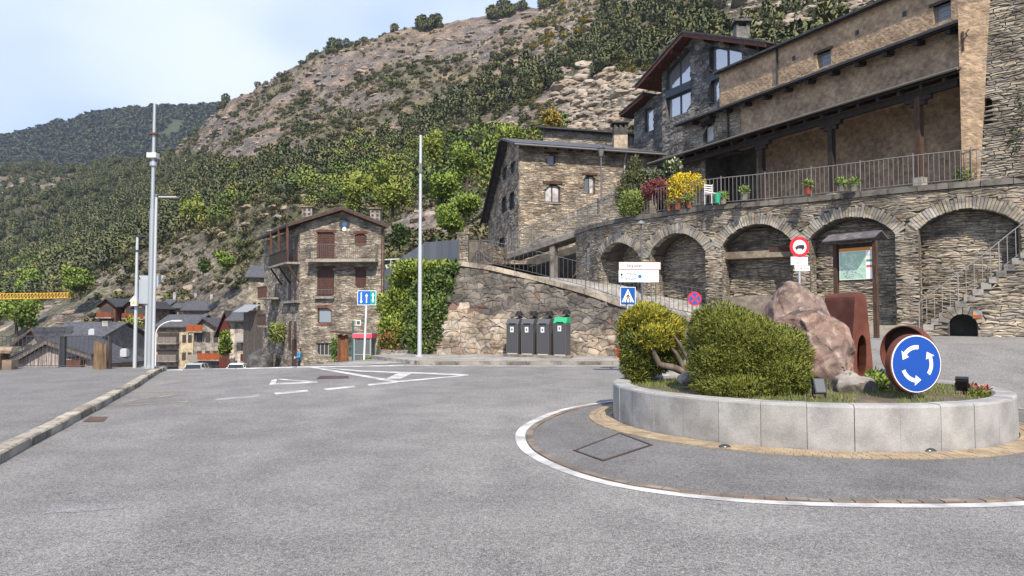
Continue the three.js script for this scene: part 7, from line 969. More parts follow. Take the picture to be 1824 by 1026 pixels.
// map board with its little roof
{
  const A = W(1488, 570, 23), B = W(1558, 572, 22.0), F = new Fac([A[0], A[2]], [B[0], B[2]]), gy = H(11, 22.3) - .05, t = thing('map_board', 'wooden notice board with a green town map under a slate roof', 'notice board', F.f(.6, gy, 0));
  const r = F.rect(1495, 441, 1556, 498), top = F.at(1520, 432)[1]; for (const px of [1489, 1559]) { const u = F.at(px, 500)[0]; new GB().fbox(F.f, u - .06, u + .06, gy, top, -.08, .05).build('post', mats.wood, t); } new GB().fbox(F.f, r[0] - .04, r[1] + .04, r[2] - .05, top - .02, -.05, -.01).build('back_board', mats.woodDark, t);
  const rf = (u, v, w) => F.f(u, top + v - Math.abs(w) * .55 + .28, w); new GB().fbox(rf, r[0] - .32, r[1] + .26, 0, .03, 0, .42).build('roof', M([.20, .18, .185], { map: T.slate }), t); new GB().fbox(rf, r[0] - .32, r[1] + .26, 0, .03, -.42, 0).build('roof', M([.2, .18, .185], { map: T.slate }), t);
  const tx = canvasTex(512, 480, (x, W_, H_) => { seed(77); x.fillStyle = '#e6ece8'; x.fillRect(0, 0, W_, H_); x.fillStyle = '#d98a2c'; x.fillRect(0, 0, W_, 50); x.fillStyle = '#a9cbb4'; x.fillRect(10, 58, 390, 412); x.strokeStyle = '#e9f0ea'; x.lineWidth = 4; for (let i = 0; i < 26; i++) { x.beginPath(); let a = R(20, 390), b = R(70, 460); x.moveTo(a, b); for (let k = 0; k < 5; k++) { a = clamp(a + R(-60, 60), 15, 395); b = clamp(b + R(-50, 50), 62, 465); x.lineTo(a, b); } x.stroke(); } x.strokeStyle = '#57656f'; x.lineWidth = 3; for (let i = 0; i < 9; i++) { x.beginPath(); let a = R(60, 260), b = R(280, 440); x.moveTo(a, b); for (let k = 0; k < 4; k++) { a = clamp(a + R(-50, 50), 15, 395); b = clamp(b + R(-40, 40), 62, 465); x.lineTo(a, b); } x.stroke(); } for (let i = 0; i < 70; i++) { x.fillStyle = pick(['#8d7fa8', '#c9c4d6', '#7b8790']); x.fillRect(R(60, 240), R(300, 440), R(6, 16), R(6, 14)); } const cl = ['#e9eef0', '#c9d5d8', '#ece6d0', '#4e8f8a', '#f2f2f2', '#c85a4a']; for (let i = 0; i < 6; i++) { x.fillStyle = cl[i]; x.fillRect(408, 62 + i * 42, 96, 34); } x.fillStyle = '#f1efec'; x.fillRect(408, 316, 96, 150); x.fillStyle = '#fff'; x.fillRect(470, 10, 26, 28); });
  const m = new THREE.Mesh(new THREE.PlaneGeometry(r[1] - r[0], r[3] - r[2]), M([1, 1, 1], { map: tx, roughness: .4 })); m.name = 'map_print'; const c = F.f((r[0] + r[1]) / 2, (r[2] + r[3]) / 2, .003), b = bases.get(t); m.position.set(c[0] - b[0], c[1] - b[1], c[2] - b[2]); m.rotation.y = F.yaw; t.add(m);
}
// ---------- waste bins with lifting hooks ----------
{
  const pos = [[917, 30.3], [943, 29.9], [971, 29.5], [1001, 29.05]].map(([px, D]) => [(px - 912) / FPX * D, KH + .02, -D]), body = M([.055, .058, .066], { roughness: .55 }), side = M([.075, .078, .086], { roughness: .55 });
  const lab = ['leftmost of the four dark waste bins', 'second dark waste bin from the left', 'third dark waste bin from the left', 'rightmost waste bin, with a green lid'];
  const pad = new GB(); const f = (u, v, w) => { const p = mix(pos[0], pos[3], u); return [p[0] + w * -.2, v, p[2] + w]; }; pad.fbox(f, -.2, 1.2, 0, KH + .1, -.55, .55); tag(pad.build('bin_platform', M([.3, .28, .25], { map: T.plaster })), 'low concrete platform under the four waste bins', 'platform');
  pos.forEach((p, i) => {
    p[1] = KH + .1; const t = local('waste_bin', lab[i], 'waste bin', p, -.42, 'four waste bins by the wall'), w = .25, d = .26, h = i === 3 ? 1.28 : 1.22, lid = i === 3 ? M([.02, .34, .15], { roughness: .45 }) : side;
    const b = new GB(); b.box(-w, .04, -d, w, h, d); b.build('body', body, t); new GB().box(-w - .012, .02, -d - .012, -w + .02, h - .001, d + .012).build('side_panel', side, t); new GB().box(w - .02, .02, -d - .012, w + .012, h - .001, d + .012).build('side_panel', side, t);
    const l = new GB(); l.ext([[-d - .02, h], [d + .02, h], [d - .16, h + .23], [-d - .02, h + .23]], (u, v, ww) => [ww, v, u], -w - .02, w + .02); l.build('lid', lid, t); new GB().box(-w + .1, h + .02, d - .07, w - .1, h + .05, d + .035).build('handle', mats.black, t);
    new GB().box(-.09, h - .32, d, .06, h - .1, d + .006).build('sticker', M([.62, .64, .66]), t); new GB().box(-.05, h - .26, d + .0065, .02, h - .16, d + .009).build('sticker_symbol', M([.12, .13, .15]), t); new GB().box(-w, 0, -d, w, .04, d).build('foot', M([.42, .4, .36]), t);
    const hk = new GB(); hk.cyl([.12, h + .2, -d + .06], [.12, h + .42, -d + .06], .055, .05, 10); hk.cyl([.12, h + .36, -d + .06], [.12, h + .55, -d + .06], .19, .1, 14); hk.build('lifting_hook', mats.black, t); new GB().cyl([-.05, h + .22, -d + .05], [.24, h + .3, -d + .05], .04, .04, 8).build('hook_yoke', mats.black, t);
  });
  const e = W(1103, 624, 28.6), t = local('fire_hydrant', 'small red and white hydrant half hidden behind the golden conifer', 'hydrant', [e[0], KH, e[2]], 0), red = M([.45, .03, .03], { roughness: .45 }); new GB().cyl([0, 0, 0], [0, .5, 0], .1, .1, 12).build('barrel', red, t); new GB().cyl([0, .5, 0], [0, .72, 0], .1, .04, 12).build('cap', M([.6, .6, .6]), t); new GB().cyl([-.17, .36, 0], [.17, .36, 0], .05, .05, 10).build('outlet', red, t); new GB().cyl([0, -.02, 0], [0, .05, 0], .16, .16, 12).build('base', M([.5, .2, .12]), t);
}
// ---------- the person in a blue jacket ----------
{
  const D = 53, q = W(533, 640, D), y = H(q[0], D), cell = 40;
  function body(bones, S, n, cy) { const mc = new MarchingCubes(n, new THREE.MeshBasicMaterial(), false, false, 120000); mc.isolation = 0; for (let k = 0; k < n; k++) for (let j = 0; j < n; j++) for (let i = 0; i < n; i++) { const p = [(i / n * 2 - 1) * S, cy + (j / n * 2 - 1) * S, (k / n * 2 - 1) * S]; let d = 9; for (const [a, b, ra, rb] of bones) { const ab = sub(b, a), t = clamp(dot(sub(p, a), ab) / dot(ab, ab)), m = Math.hypot(...sub(p, add(a, mul(ab, t)))) - lerp(ra, rb, t), h = clamp(.5 + .5 * (m - d) / .05); d = lerp(m, d, h) - .05 * h * (1 - h); } mc.field[i + j * n + k * n * n] = -d; } mc.update(); const g = new GB(); for (let i = 0; i < mc.count; i += 3) { const v = [0, 1, 2].map(q => [0, 1, 2].map(x => mc.positionArray[(i + q) * 3 + x] * S + (x === 1 ? cy : 0))), nn = [0, 1, 2].map(q => nrm([0, 1, 2].map(x => mc.normalArray[(i + q) * 3 + x]))); const fn = cross(sub(v[1], v[0]), sub(v[2], v[0])); const s = dot(fn, nn[0]) < 0; g.tri(v[0], s ? v[2] : v[1], s ? v[1] : v[2], nn[0], s ? nn[2] : nn[1], s ? nn[1] : nn[2]); } return g; }
  const t = local('person', 'person in a blue jacket and dark trousers standing by the tall house', 'person', [q[0], y, q[2]], -1.1);
  // facing +z in the local frame; right forearm raised in front
  const skin = M([.42, .27, .2]), hair = M([.04, .03, .025]);
  const head = [[[0, 1.58, .01], [0, 1.66, .0], .085, .095], [[0, 1.56, .05], [0, 1.60, .06], .05, .06], [[0, 1.44, 0], [0, 1.56, .0], .055, .055], [[0, 1.6, .1], [0, 1.615, .112], .012, .014], [[-.09, 1.6, 0], [-.095, 1.63, 0], .018, .018], [[.09, 1.6, 0], [.095, 1.63, 0], .018, .018]];
  const hand = (x, y_, z, dz) => [...[0, 1, 2, 3].map(i => [[x - .03 + i * .02, y_, z], [x - .032 + i * .022, y_ - .07 + Math.abs(i - 1.5) * .008, z + dz + .05], .011, .009]), [[x, y_ + .05, z - .01], [x, y_, z], .03, .034], [[x + .03, y_ + .03, z], [x + .06, y_, z + .03], .012, .01]];
  const whole = [...head, ...hand(.2, 1.06, .34, .02), ...hand(-.26, .80, .06, -.02), [[.2, 1.1, .3], [.2, 1.06, .34], .035, .032], [[-.25, .9, .04], [-.26, .82, .06], .038, .032]]; const legs = [[[.09, .9, 0], [.1, .5, .02], .095, .065], [[.1, .5, .02], [.1, .1, -.02], .062, .045], [[-.09, .9, 0], [-.11, .5, 0], .095, .065], [[-.11, .5, 0], [-.12, .1, -.04], .062, .045], [[.1, .06, -.03], [.11, .04, .15], .045, .035], [[-.12, .06, -.05], [-.14, .04, .13], .045, .035]];
  body([...whole, ...legs, [[0, 1.0, 0], [0, 1.38, 0], .15, .13], [[-.16, 1.38, 0], [.16, 1.38, 0], .07, .07], [[.2, 1.36, 0], [.23, 1.12, .04], .05, .045], [[.23, 1.12, .04], [.2, 1.1, .3], .045, .035], [[-.2, 1.36, 0], [-.25, 1.1, -.02], .05, .045], [[-.25, 1.1, -.02], [-.25, .9, .04], .045, .038]], .95, 84, .86).build('body', skin, t);
  body([[[0, .9, 0], [0, 1.36, 0], .185, .165], [[-.15, 1.38, 0], [.15, 1.38, 0], .095, .095], [[.2, 1.38, 0], [.24, 1.12, .04], .075, .068], [[.24, 1.12, .04], [.2, 1.1, .28], .066, .055], [[-.2, 1.38, 0], [-.26, 1.1, -.02], .075, .068], [[-.26, 1.1, -.02], [-.255, .9, .04], .066, .055], [[0, 1.4, -.05], [0, 1.48, -.06], .08, .07]], .95, 64, .86).build('jacket', M([.05, .20, .34], { roughness: .7 }), t);
  body([[[.09, .9, 0], [.1, .5, .02], .115, .085], [[.1, .5, .02], [.1, .09, -.02], .082, .07], [[-.09, .9, 0], [-.11, .5, 0], .115, .085], [[-.11, .5, 0], [-.12, .09, -.04], .082, .07]], .95, 64, .86).build('trousers', M([.014, .014, .018]), t); body([[[0, 1.64, -.03], [0, 1.69, -.01], .1, .1], [[0, 1.58, -.06], [0, 1.66, -.05], .07, .09]], .95, 64, .86).build('hair', hair, t);
  new GB().box(.13, 1.04, .38, .27, 1.2, .39).build('held_paper', mats.white, t);
}
// ---------- cars ----------
function car(label, base, turn, paint, lights) {
  const t = local('parked_car', label, 'car', base, turn, 'cars beyond the crest'); const pr = [[-2.1, .35], [-2.12, .75], [-2.0, .92], [-1.5, 1.0], [-1.05, 1.42], [-.7, 1.5], [.45, 1.5], [.8, 1.44], [1.35, 1.02], [1.95, .9], [2.12, .7], [2.1, .35]], fz = (u, v, w) => [w, v, u];
  new GB().ext([[-2.1, .32], [-2.12, .78], [-2.0, .93], [-1.5, 1.0], [1.35, 1.0], [1.95, .9], [2.12, .7], [2.1, .32]], fz, -.86, .86).build('body', paint, t); new GB().ext([[-1.48, 1.0], [-1.05, 1.4], [.8, 1.4], [1.33, 1.0]], (u, v, w) => [w * (1 - (v - 1) * .28), v, u], -.8, .8).build('windows', M([.02, .024, .03], { roughness: .08 }), t); new GB().ext([[-1.12, 1.4], [-.7, 1.5], [.45, 1.5], [.86, 1.4]], fz, -.7, .7).build('roof', paint, t);
  for (const s of [-1, 1]) { for (const z of [-1.3, 1.3]) { const w = new GB().cyl([s * .62, .32, z], [s * .88, .32, z], .32, .32, 18).build('wheel', mats.black, t); new GB().cyl([s * .881, .32, z], [s * .89, .32, z], .2, .2, 12).build('rim', mats.steel, w); } for (const z of [-1.1, -.15, .95]) new GB().path([[s * .81, 1.0, z * 1.22], [s * .72, 1.41, z]], .03, 4).build('pillar', paint, t); new GB().box(s * .55 - .16, .72, 2.03, s * .55 + .16, .84, 2.12).build('headlight', M([.6, .62, .62], { roughness: .2 }), t); new GB().box(s * .6 - .14, .76, -2.13, s * .6 + .14, .9, -2.06).build('tail_light', M([.4, .02, .02], { roughness: .3 }), t); new GB().box(s * .9 - .08, 1.0, .85, s * .9 + .08, 1.12, .97).build('mirror', paint, t); }
  return t;
}
{
  const cw = (px, D, yTop) => { const q = W(px, yTop, D); return [q[0], q[1] - 1.5, q[2]]; }; const sil = M([.5, .52, .53], { metalness: .3, roughness: .3 }), wh = M([.68, .69, .7], { roughness: .35 });
  car('silver car, only its roof and rear window showing over the crest, nearer the orange balconies', cw(350, 74, 647), .12, sil); car('white car further right over the crest, below the slate house', cw(423, 78, 647), .2, wh); car('white car on the upper road behind the grey parapet', (q => [q[0], 5.25, q[2]])(W(708, 470, 62)), 1.1, wh);
}
// ---------- left pavement edge: thin railing, hollow log, timber box ----------
{
  const pts = [...Array(12)].map((_, i) => [lerp(-30, -12.9, i / 11), KH, lerp(-23.05, -23.3, i / 11)]), t = thing('thin_railing', 'very thin dark bar railing along the far edge of the left pavement', 'railing', pts[6]); railing(t, pts.slice(3), 1.0, { gap: .13, post: 12, rb: .008, rt: .012, finial: false, mat: M([.06, .06, .065], { roughness: .6 }), up: .06 });
  const b = W(180, 650, 22.6), l = local('hollow_log', 'upright hollow half log with bark, on the left pavement', 'log', [b[0], KH, b[2]], .3); const out = [], g = new GB(), gi = new GB(), n = 18, hh = .86; seed(401);
  for (let i = 0; i < n; i++) { const a0 = Math.PI * (.15 + 1.5 * i / n), a1 = Math.PI * (.15 + 1.5 * (i + 1) / n), r0 = .2 + .02 * Math.sin(i * 2.1), r1 = .2 + .02 * Math.sin((i + 1) * 2.1), p = (a, r, y) => [r * Math.cos(a), y, r * Math.sin(a) * .8], tp = i => hh - .12 * Math.pow(Math.abs(i / n - .5) * 2, 2); g.quad(p(a0, r0, 0), p(a1, r1, 0), p(a1, r1 * .98, tp(i + 1)), p(a0, r0 * .98, tp(i))); gi.quad(p(a0, r0 - .05, 0), p(a1, r1 - .05, 0), p(a1, r1 - .05, tp(i + 1)), p(a0, r0 - .05, tp(i))); gi.quad(p(a0, r0 * .98, tp(i)), p(a1, r1 * .98, tp(i + 1)), p(a1, r1 - .05, tp(i + 1)), p(a0, r0 - .05, tp(i))); } g.build('bark', M([.26, .17, .10], { map: T.wood }), l); gi.build('hollow_inside', M([.34, .24, .15], { map: T.wood }), l); new GB().cyl([.24, 0, -.02], [.24, .9, -.02], .05, .045, 8).build('stake', M([.07, .045, .04], { map: T.wood }), l);
  const c = W(8, 650, 22.4), x = local('timber_box', 'timber box with rounded beige cap at the far left edge', 'planter', [c[0] - .1, KH, c[2]], 0); for (let i = 0; i < 5; i++) new GB().box(-.4, i * .1, -.2, .12, i * .1 + .092, .2).build('board', i % 2 ? mats.wood : M([.15, .09, .06], { map: T.wood }), x); new GB().box(.125, 0, -.16, .42, .3, .16).build('stone_foot', M([.33, .26, .2], { map: T.rock }), x); new GB().cyl([-.5, .6, 0], [.36, .6, 0], .1, .1, 12).build('rounded_cap', M([.52, .40, .30], { map: T.plaster }), x); new GB().box(-.48, .5, -.12, .34, .55, .12).build('cap_slab', M([.4, .32, .24], { map: T.plaster }), x);
  const k = W(111, 650, 24.6), sl = thing('dark_sign_column', 'flat black sign column before the pale gabled house', 'column', [k[0], -.3, k[2]]); const kt = W(111, 600, 24.6)[1]; new GB().box(k[0] - .1, -.3, k[2] - .05, k[0] + .1, kt, k[2] + .05).build('column', M([.03, .035, .04], { roughness: .4 }), sl); new GB().box(k[0] - .12, kt, k[2] - .07, k[0] + .12, kt + .03, k[2] + .07).build('column_cap', mats.dark, sl);
}
// ---------- houses beyond the crest ----------
function house(name, label, A, B, depth, yB, yE, o = {}) {      // front from A to B in plan, ridge along or gable in front
  const F = new Fac(A, B), t = thing(name, label, 'house', F.f(F.L / 2, yB, 0), o.group), L = F.L, wm = o.wall || M([.45, .40, .33], { map: T.plaster }), rm = o.roof || mats.slateMid, ov = o.over ?? .6;
  if (o.gable) { const u = o.apex ?? L / 2, ya = yE + o.rise; new GB().ext([[0, yB], [L, yB], [L, yE], [u, ya], [0, yE]], F.f, -depth, 0).build('wall', wm, t); const sl = (u0, y0, u1, y1) => { const f = (a, v, w) => F.f(lerp(u0, u1, a), lerp(y0, y1, a) + v, w); new GB().fbox(f, 0, 1, .02, .14, -depth - .4, ov).build('roof', rm, t); new GB().fbox(f, 0, 1, -.14, .016, ov - .06, ov + .03).build('verge_board', o.trim || mats.wood, t); }; const s0 = o.rise / u, s1 = o.rise / (L - u); sl(-ov, yE - s0 * ov, u, ya); sl(u, ya, L + ov, yE - s1 * ov); }
  else { new GB().fbox(F.f, 0, L, yB, yE, -depth, 0).build('wall', wm, t); const f = (a, v, w) => F.f(a, yE + (o.rise || 2) * (1 - Math.abs(w)) + v, -depth / 2 + w * (depth / 2 + ov)); new GB().fbox(f, -.3, L + .3, 0, .12, 0, 1).build('roof', rm, t); new GB().fbox(f, -.3, L + .3, 0, .12, -1, 0).build('roof', rm, t); const gg = new GB(); for (const u of [0, L]) gg.tri(F.f(u, yE, 0), F.f(u, yE, -depth), F.f(u, yE + (o.rise || 2) * .9, -depth / 2)); gg.build('gable_infill', wm, t); new GB().fbox(F.f, -.3, L + .3, yE - .14, yE - .01, ov - .1, ov).build('fascia', o.trim || mats.wood, t); }
  const add_ = (r, m) => new GB().fbox(F.f, r[0], r[1], r[2], r[3], .0, .05).build('window', m || mats.glass, t);
  for (const w of o.wins || []) { const d = add_(w, mats.frame); new GB().fbox(F.f, w[0] + .1, w[1] - .1, w[2] + .1, w[3] - .1, .05, .07).build('pane', M([.05, .055, .06], { roughness: .2 }), d).position.set(0, 0, 0); }
  for (const [u0, u1, y, m, dp = 1.1] of o.bals || []) { new GB().fbox(F.f, u0, u1, y - .18, y, 0, dp).build('balcony_slab', mats.concrete, t); new GB().fbox(F.f, u0, u1, y, y + .9, dp - .07, dp).build('balcony_front', m, t); }
  for (const [u, w, hgt] of o.chim || []) new GB().fbox(F.f, u - .28, u + .28, yE, yE + hgt, w - .28, w + .28).build('chimney', M([.42, .42, .41], { map: T.plaster }), t);
  for (const [u0, u1, a, b, m] of o.bands || []) new GB().fbox(F.f, u0, u1, a, b, 0, .04).build('wall_panel', m, t);
  return { t, F };
}
{
  const pl = (px, D) => [(px - 912) / FPX * D, -D], Y = (py, D) => W(300, py, D)[1], winGrid = (u0, u1, n, ys, h, w) => ys.flatMap(y => [...Array(n)].map((_, i) => { const u = lerp(u0, u1, (i + .5) / n); return [u - w / 2, u + w / 2, y, y + h]; }));
  const cream = M([.62, .54, .38], { map: T.plaster }), beige = M([.46, .38, .29], { map: T.rock }), orange = M([.48, .11, .025], { map: T.wood }), brownW = M([.2, .09, .05], { map: T.wood }), grey = M([.36, .33, .3], { map: T.rock }), red = M([.16, .03, .025], { map: T.wood });
  // long cream block with balconies
  { const D = 108, A = pl(279, D), B = pl(346, D), yB = -12, yE = Y(583, D), L = Math.hypot(B[0] - A[0], B[1] - A[1]); const fl = [yE - 2.3, yE - 4.9, yE - 7.4]; house('apartment_block', 'long cream and stone apartment block with grey balconies below the crest', A, B, 9, yB, yE, { wall: beige, rise: 1.8, wins: [...winGrid(.3, L * .62, 4, fl, 1.5, .8), ...winGrid(L * .68, L * .98, 2, fl, 1.2, .6)], bals: fl.map(y => [.2, L * .63, y, M([.3, .27, .25], { map: T.wood })]), bands: [[L * .66, L * .99, yE - 6.2, yE, cream]], trim: mats.woodDark }); }
  { const D = 104, A = pl(347, D), B = pl(393, D), yE = Y(586, D), L = Math.hypot(B[0] - A[0], B[1] - A[1]); const fl = [yE - 1.9, yE - 4.6, yE - 7.2]; house('apartment_block', 'gabled apartment block with bright orange balconies', A, B, 10, -12, yE, { gable: true, rise: 1.5, apex: L * .38, wall: grey, wins: winGrid(.2, L, 3, fl, 1.5, .7), bals: [[-.6, L * .45, yE - .3, orange, 1.3], [L * .3, L + .5, fl[1] + .3, orange, 1.4], [L * .3, L + .5, fl[2] + .3, orange, 1.4], [-.4, L * .3, fl[1] + .1, M([.24, .22, .2]), 1.1], [-.4, L * .3, fl[2] + .1, M([.24, .22, .2]), 1.1], [0, L + .4, yE - 9.4, M([.3, .09, .05], { map: T.wood }), 1]], trim: mats.woodDark }); }
  { const D = 96, A = pl(410, D), B = pl(452, D), yE = Y(572, D), L = Math.hypot(B[0] - A[0], B[1] - A[1]); house('slate_roofed_house', 'stone house with broad slate roof left of the timber screen', A, B, 8, -12, yE, { wall: grey, rise: 2.0, over: .9, wins: winGrid(L * .6, L, 2, [yE - 2, yE - 4.6, yE - 7], 1.4, .7), bals: [[L * .35, L + .6, yE - 2.6, M([.36, .35, .33])], [L * .6, L + .4, yE - 5.2, red], [L * .6, L + .4, yE - 7.6, red]], bands: [[.1, .7, -8, yE - .2, M([.55, .5, .42], { map: T.rock })], [L * .35, L * .5, -8, yE - 1, M([.55, .5, .42], { map: T.rock })]], chim: [[L * .55, -4, 2.4]], trim: mats.woodDark });
    const A2 = pl(392, D + 4), B2 = pl(414, D + 4); house('red_gabled_house', 'dark red gabled timber house squeezed beside the slate roofed house', A2, B2, 6, -12, Y(582, D + 4), { gable: true, rise: 2.1, wall: red, trim: red, wins: [[.5, 1.1, Y(582, D) - 1.4, Y(582, D) - .3]] }); }
  // row behind
  { const D = 138; const a = (p0, p1, pe, nm, lab, wall, rise, n, dd = 0) => { const A = pl(p0, D + dd), B = pl(p1, D + dd), yE = Y(pe, D + dd), L = Math.hypot(B[0] - A[0], B[1] - A[1]); house(nm, lab, A, B, 9, yE - 8, yE, { wall, rise, wins: winGrid(.2, L, n, [yE - 2, yE - 4.4], 1.3, .8), bals: [[L * .3, L * .9, yE - 2.2, M([.3, .28, .26])]], trim: mats.woodDark, chim: [[L * .7, -4.5, 3.1]], group: 'row houses behind the village' }); };
    a(280, 297, 548, 'row_house', 'pale cream row house at the left end of the back row', M([.66, .6, .42], { map: T.plaster }), 1.6, 2); a(297, 345, 549, 'row_house', 'grey row house with long slate roof in the middle of the back row', grey, 1.9, 5, 1); a(326, 374, 553, 'row_house', 'row house with lower slate roof set before the back row', M([.27, .25, .25], { map: T.plaster }), 1.8, 5, -4); a(374, 402, 551, 'row_house', 'dark red timber row house at the right end of the back row', red, 1.7, 3, -1); }
  // chalets at the left
  { const D = 128, ch = (p0, p1, pe, rise, lab, wall, dd) => { const A = pl(p0, D + dd), B = pl(p1, D + dd), yE = Y(pe, D + dd), L = Math.hypot(B[0] - A[0], B[1] - A[1]); house('timber_chalet', lab, A, B, 9, yE - 9, yE, { gable: true, rise, wall, trim: mats.woodDark, roof: mats.slate, wins: winGrid(.4, L - .4, 2, [yE - 1.6, yE - 4], 1.4, .9), bals: [[.1, L * .95, yE - 2.2, M([.3, .08, .03], { map: T.wood })], [.1, L * .95, yE - 5.2, brownW]], group: 'timber chalets' }); }; ch(177, 206, 543, 1.1, 'brown timber chalet with glass gable, leftmost above the village', brownW, 0); ch(222, 244, 545, .9, 'orange brown timber chalet left of the lamp posts', M([.3, .11, .05], { map: T.wood }), 2); ch(240, 262, 546, .9, 'stone and timber chalet behind the lamp posts', M([.3, .22, .17], { map: T.rock }), 1); ch(203, 224, 544, .7, 'dark timber chalet between the two brown gables', M([.1, .07, .055], { map: T.wood }), 5); }
  // pale gabled house in front, left
  { const D = 44, A = pl(14, D), B = pl(167, D), F = new Fac(A, B), ap = F.at(89, 607), lE = F.at(14, 650), rE = F.at(167, 633), t = thing('gabled_chalet', 'pale board clad gable with dark slate roof at the lower left', 'house', F.f(2.5, -4, 0)), yb = -4; new GB().ext([[lE[0], yb], [rE[0], yb], [rE[0], rE[1] - .15], [ap[0], ap[1] - .15], [lE[0], lE[1] - .15]], F.f, -.2, 0).build('wall', M([.46, .40, .385], { map: T.grain }), t);
    const top = u => (u < ap[0] ? lerp(lE[1], ap[1], (u - lE[0]) / (ap[0] - lE[0])) : lerp(ap[1], rE[1], (u - ap[0]) / (rE[0] - ap[0]))) - .2; for (let u = lE[0] + .15; u < rE[0] - .1; u += .21) new GB().ext([[u, yb], [u + .19, yb], [u + .19, Math.max(yb + .1, top(u + .19))], [u, Math.max(yb + .1, top(u))]], F.f, .002, .03).build('board', M([.5, .43, .415].map(v => v * (.94 + .12 * h3(Math.round(u * 50), 1, 1))), { map: T.wood }), t);
    const rdir = [-.45, 0, -1]; const sl = (a, b) => { const f = (u, v, w) => add(add(F.f(lerp(a[0], b[0], u), lerp(a[1], b[1], u), .45), mul(rdir, w)), [0, v, 0]); new GB().fbox(f, 0, 1.04, 0, .12, 0, 10).build('roof', mats.slate, t); new GB().fbox(f, 0, 1.04, -.2, -.004, -.03, .05).build('verge_board', M([.2, .17, .15], { map: T.wood }), t); }; sl(ap, lE); sl(ap, rE); const w1 = F.rect(117, 620, 141, 638), w2 = F.rect(117, 641, 152, 655); new GB().fbox(F.f, w1[0], w1[1], w1[2], w1[3], .031, .07).build('window', mats.frame, t); new GB().fbox(F.f, w1[0] + .08, w1[1] - .08, w1[2] + .08, w1[3] - .05, .07, .08).build('pane', M([.14, .17, .19], { roughness: .1 }), t); new GB().fbox(F.f, w2[0], w2[1], w2[2] - 1, w2[3], .031, .5).build('balcony_front', mats.woodRed, t); }
  { const D = 62, A = pl(40, D), B = pl(78, D), yE = Y(607, D); house('slate_roofed_house', 'grey gabled house with skylights behind the pale board clad gable', A, B, 12, -7, yE, { gable: true, rise: 1.0, apex: 1.2, wall: M([.26, .25, .24], { map: T.plaster }), roof: mats.slateMid, wins: [[.3, .9, yE - 1.6, yE - .3]] }); const A2 = pl(80, D + 3), B2 = pl(182, D + 3), y2 = Y(604, D + 3); house('slate_roofed_house', 'long low slate roof stretching right behind the pale gable', A2, B2, 8, -7, y2, { rise: 1.4, wall: M([.3, .29, .28], { map: T.plaster }), roof: mats.slateMid, chim: [[3.9, -3, 1.6]] }); const A3 = pl(190, 52), B3 = pl(250, 55), y3 = Y(648, 53); house('slate_roofed_house', 'low slate roof right of the hollow log', A3, B3, 9, -7, y3, { rise: 1.9, wall: M([.33, .3, .27], { map: T.plaster }), roof: mats.slate }); seed(409); for (const [px, py, D2, l] of [[165, 592, 60, 'white rooftop unit, upper one behind the pale gable'], [168, 606, 58, 'white rooftop unit, lower one behind the pale gable'], [222, 628, 54, 'white skylight box beside the lamp posts'], [120, 592, 66, 'dark round rooftop dish behind the pale gable']]) { const q = W(px, py, D2); const g = new GB(); const dk = l.startsWith('dark'); if (dk) g.cyl([q[0], q[1] - .2, q[2]], [q[0], q[1] + .1, q[2] + .3], .1, .6, 16); else { g.box(q[0] - .24, q[1] - .3, q[2] - .2, q[0] + .24, q[1] + .22, q[2] + .2); g.box(q[0] - .18, q[1] + .22, q[2] - .15, q[0] + .18, q[1] + .3, q[2] + .15); } g.cyl([q[0], q[1] - 2.2, q[2]], [q[0], q[1] - .15, q[2]], .08, .08); tag(g.build('rooftop_unit', dk ? mats.dark : M([.42, .45, .48])), l, 'rooftop unit', 'rooftop units'); } }
}
// ---------- crane jib ----------
{
  const D = 135, A = W(-140, 531, D), B = W(124, 526.5, D), t = thing('tower_crane', 'yellow lattice crane jib reaching in from the left', 'crane', [A[0], -20, A[2]]), ym = M([.55, .33, .03], { roughness: .5 }); const ch = (dy, dz, nm) => new GB().cyl(add(A, [0, dy, dz]), add(B, [0, dy * .9, dz]), .09, .08, 5).build(nm, ym, t); ch(-.5, -.55, 'lower_chord'); ch(-.5, .55, 'lower_chord'); ch(.55, 0, 'upper_chord'); const n = 44; for (let i = 0; i < n; i++) { const a = mix(A, B, i / n), b = mix(A, B, (i + .5) / n), c = mix(A, B, (i + 1) / n); for (const z of [-.55, .55]) { const g = new GB(); g.cyl(add(a, [0, -.5, z]), add(b, [0, .55, 0]), .05, .05, 4, false); g.cyl(add(b, [0, .55, 0]), add(c, [0, -.5, z]), .05, .05, 4, false); g.build('lattice_brace', ym, t); } }
  for (const [dx, dz] of [[-.7, -.7], [.7, -.7], [-.7, .7], [.7, .7]]) new GB().cyl([A[0] + dx, -22, A[2] + dz], [A[0] + dx, A[1] + 5, A[2] + dz], .11, .11, 5).build('mast_leg', ym, t); for (let y = -20; y < A[1] + 4; y += 1.6) for (const z of [-.7, .7]) new GB().cyl([A[0] - .7, y, A[2] + z], [A[0] + .7, y + 1.6, A[2] + z], .05, .05, 4, false).build('lattice_brace', ym, t); new GB().cyl([A[0], A[1] + 5, A[2]], mix(A, B, .55).map((v, i) => v + (i === 1 ? .6 : 0)), .04, .04, 4).build('tie_bar', ym, t);
}
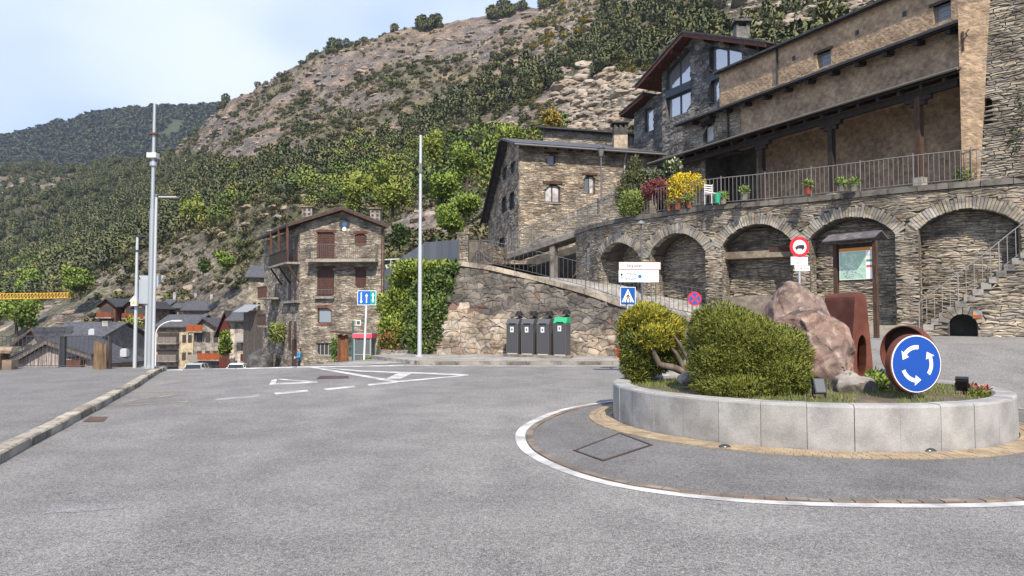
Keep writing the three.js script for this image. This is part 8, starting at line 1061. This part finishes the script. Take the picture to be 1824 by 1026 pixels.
// ---------- single trees that can be told apart ----------
{
  seed(501); const lc = [[.12, .19, .025], [.17, .25, .03], [.09, .15, .025], [.22, .28, .04]], yc = [[.19, .235, .04], [.23, .26, .045], [.15, .2, .035]], dk = [[.045, .075, .02], [.06, .10, .025], [.08, .12, .03]];
  const tree = (label, px, py, D, rx, ry, cols, n, name = 'broadleaf_tree', baseY) => { const k = D / FPX, c = W(px, py, D), by = baseY ?? c[1] - ry * k * 1.35; const bl = []; for (let i = 0; i < 9; i++) { const a = R(0, 6.28), r = Math.sqrt(rnd()) * .62; bl.push([c[0] + Math.cos(a) * rx * k * r, c[1] + R(-.55, .62) * ry * k, c[2] + Math.sin(a) * rx * k * r, rx * k * R(.34, .5), ry * k * R(.28, .42), rx * k * R(.34, .5)]); } const base = [c[0], by, c[2]], t = thing(name, label, 'tree', base, 'trees around the houses'); const g = new GB(); leaves(g, bl, n, Math.max(.14, k * 4.6), cols, { quad: true, thin: .7, lump: .9, depth: .75, shell: 1.4 }); g.build('crown', mats.leaf, t); const s = new GB(); s.path([base, [c[0], c[1] - ry * k * .4, c[2]], [c[0], c[1] + ry * k * .3, c[2]]], [rx * k * .09, rx * k * .06, rx * k * .02], 7); for (const b of bl.slice(0, 5)) s.path([[c[0], c[1] - ry * k * .5, c[2]], [b[0], b[1], b[2]]], [rx * k * .035, rx * k * .012], 5); s.build('trunk', mats.bark, t); };
  tree('rounded yellow green tree before the timber chalets', 218, 597, 100, 30, 34, [[.22, .25, .03], [.17, .21, .03], [.27, .28, .04]], 5000, undefined, -9); tree('bright green tree between the orange balconies and the slate house', 402, 612, 92, 11, 30, lc, 2200, undefined, -9); tree('big bright green tree behind the gate, left of the brown house', 822, 382, 62, 48, 40, lc, 9000, undefined, 4.5); tree('smaller green tree at the left of the big bright one', 790, 340, 74, 34, 36, lc, 5200); tree('yellow green tree above the tall house chimney', 640, 345, 105, 34, 44, yc, 5200); tree('tall yellow green poplar rising behind the mast', 770, 270, 118, 20, 44, yc, 3600, 'poplar_tree'); tree('yellow green tree left of the mast above the parapet', 700, 330, 98, 36, 48, yc, 6000); tree('leafy tree low beside the tall house right eave', 712, 420, 72, 22, 22, dk, 2600); tree('bright green tree on the slope, highest of the near group', 832, 290, 96, 34, 40, lc, 4600); tree('round dark tree at the end of the crane jib', 142, 500, 150, 28, 26, [...lc, dk[1]], 4200); tree('bright green tree on the bare slope left of the tall house', 405, 462, 130, 18, 16, lc, 1800); tree('dark bush like tree on the bare slope right of the lamp mast', 362, 472, 128, 12, 13, dk, 1200); tree('green tree above the timber screen', 452, 500, 100, 18, 24, dk, 2200); tree('pale green tree low on the slope at the far left', 30, 560, 150, 36, 34, lc, 4200); tree('green tree at the left slope above the crane jib', 55, 500, 210, 34, 30, lc, 4000); tree('yellowish tree in the woods above the tallest mast', 345, 375, 190, 26, 24, yc, 2600); tree('light green tree right of the poplar above the brown house', 905, 250, 110, 30, 34, [...lc, ...yc], 4200); tree('tree with orange tinge over the outbuilding roof', 985, 212, 84, 22, 18, [[.25, .2, .03], [.2, .19, .03], [.3, .19, .03]], 2200);
}
scene.traverse(o => { if (o.isMesh) { o.castShadow = true; o.receiveShadow = true; } });
renderer.render(scene, camera);
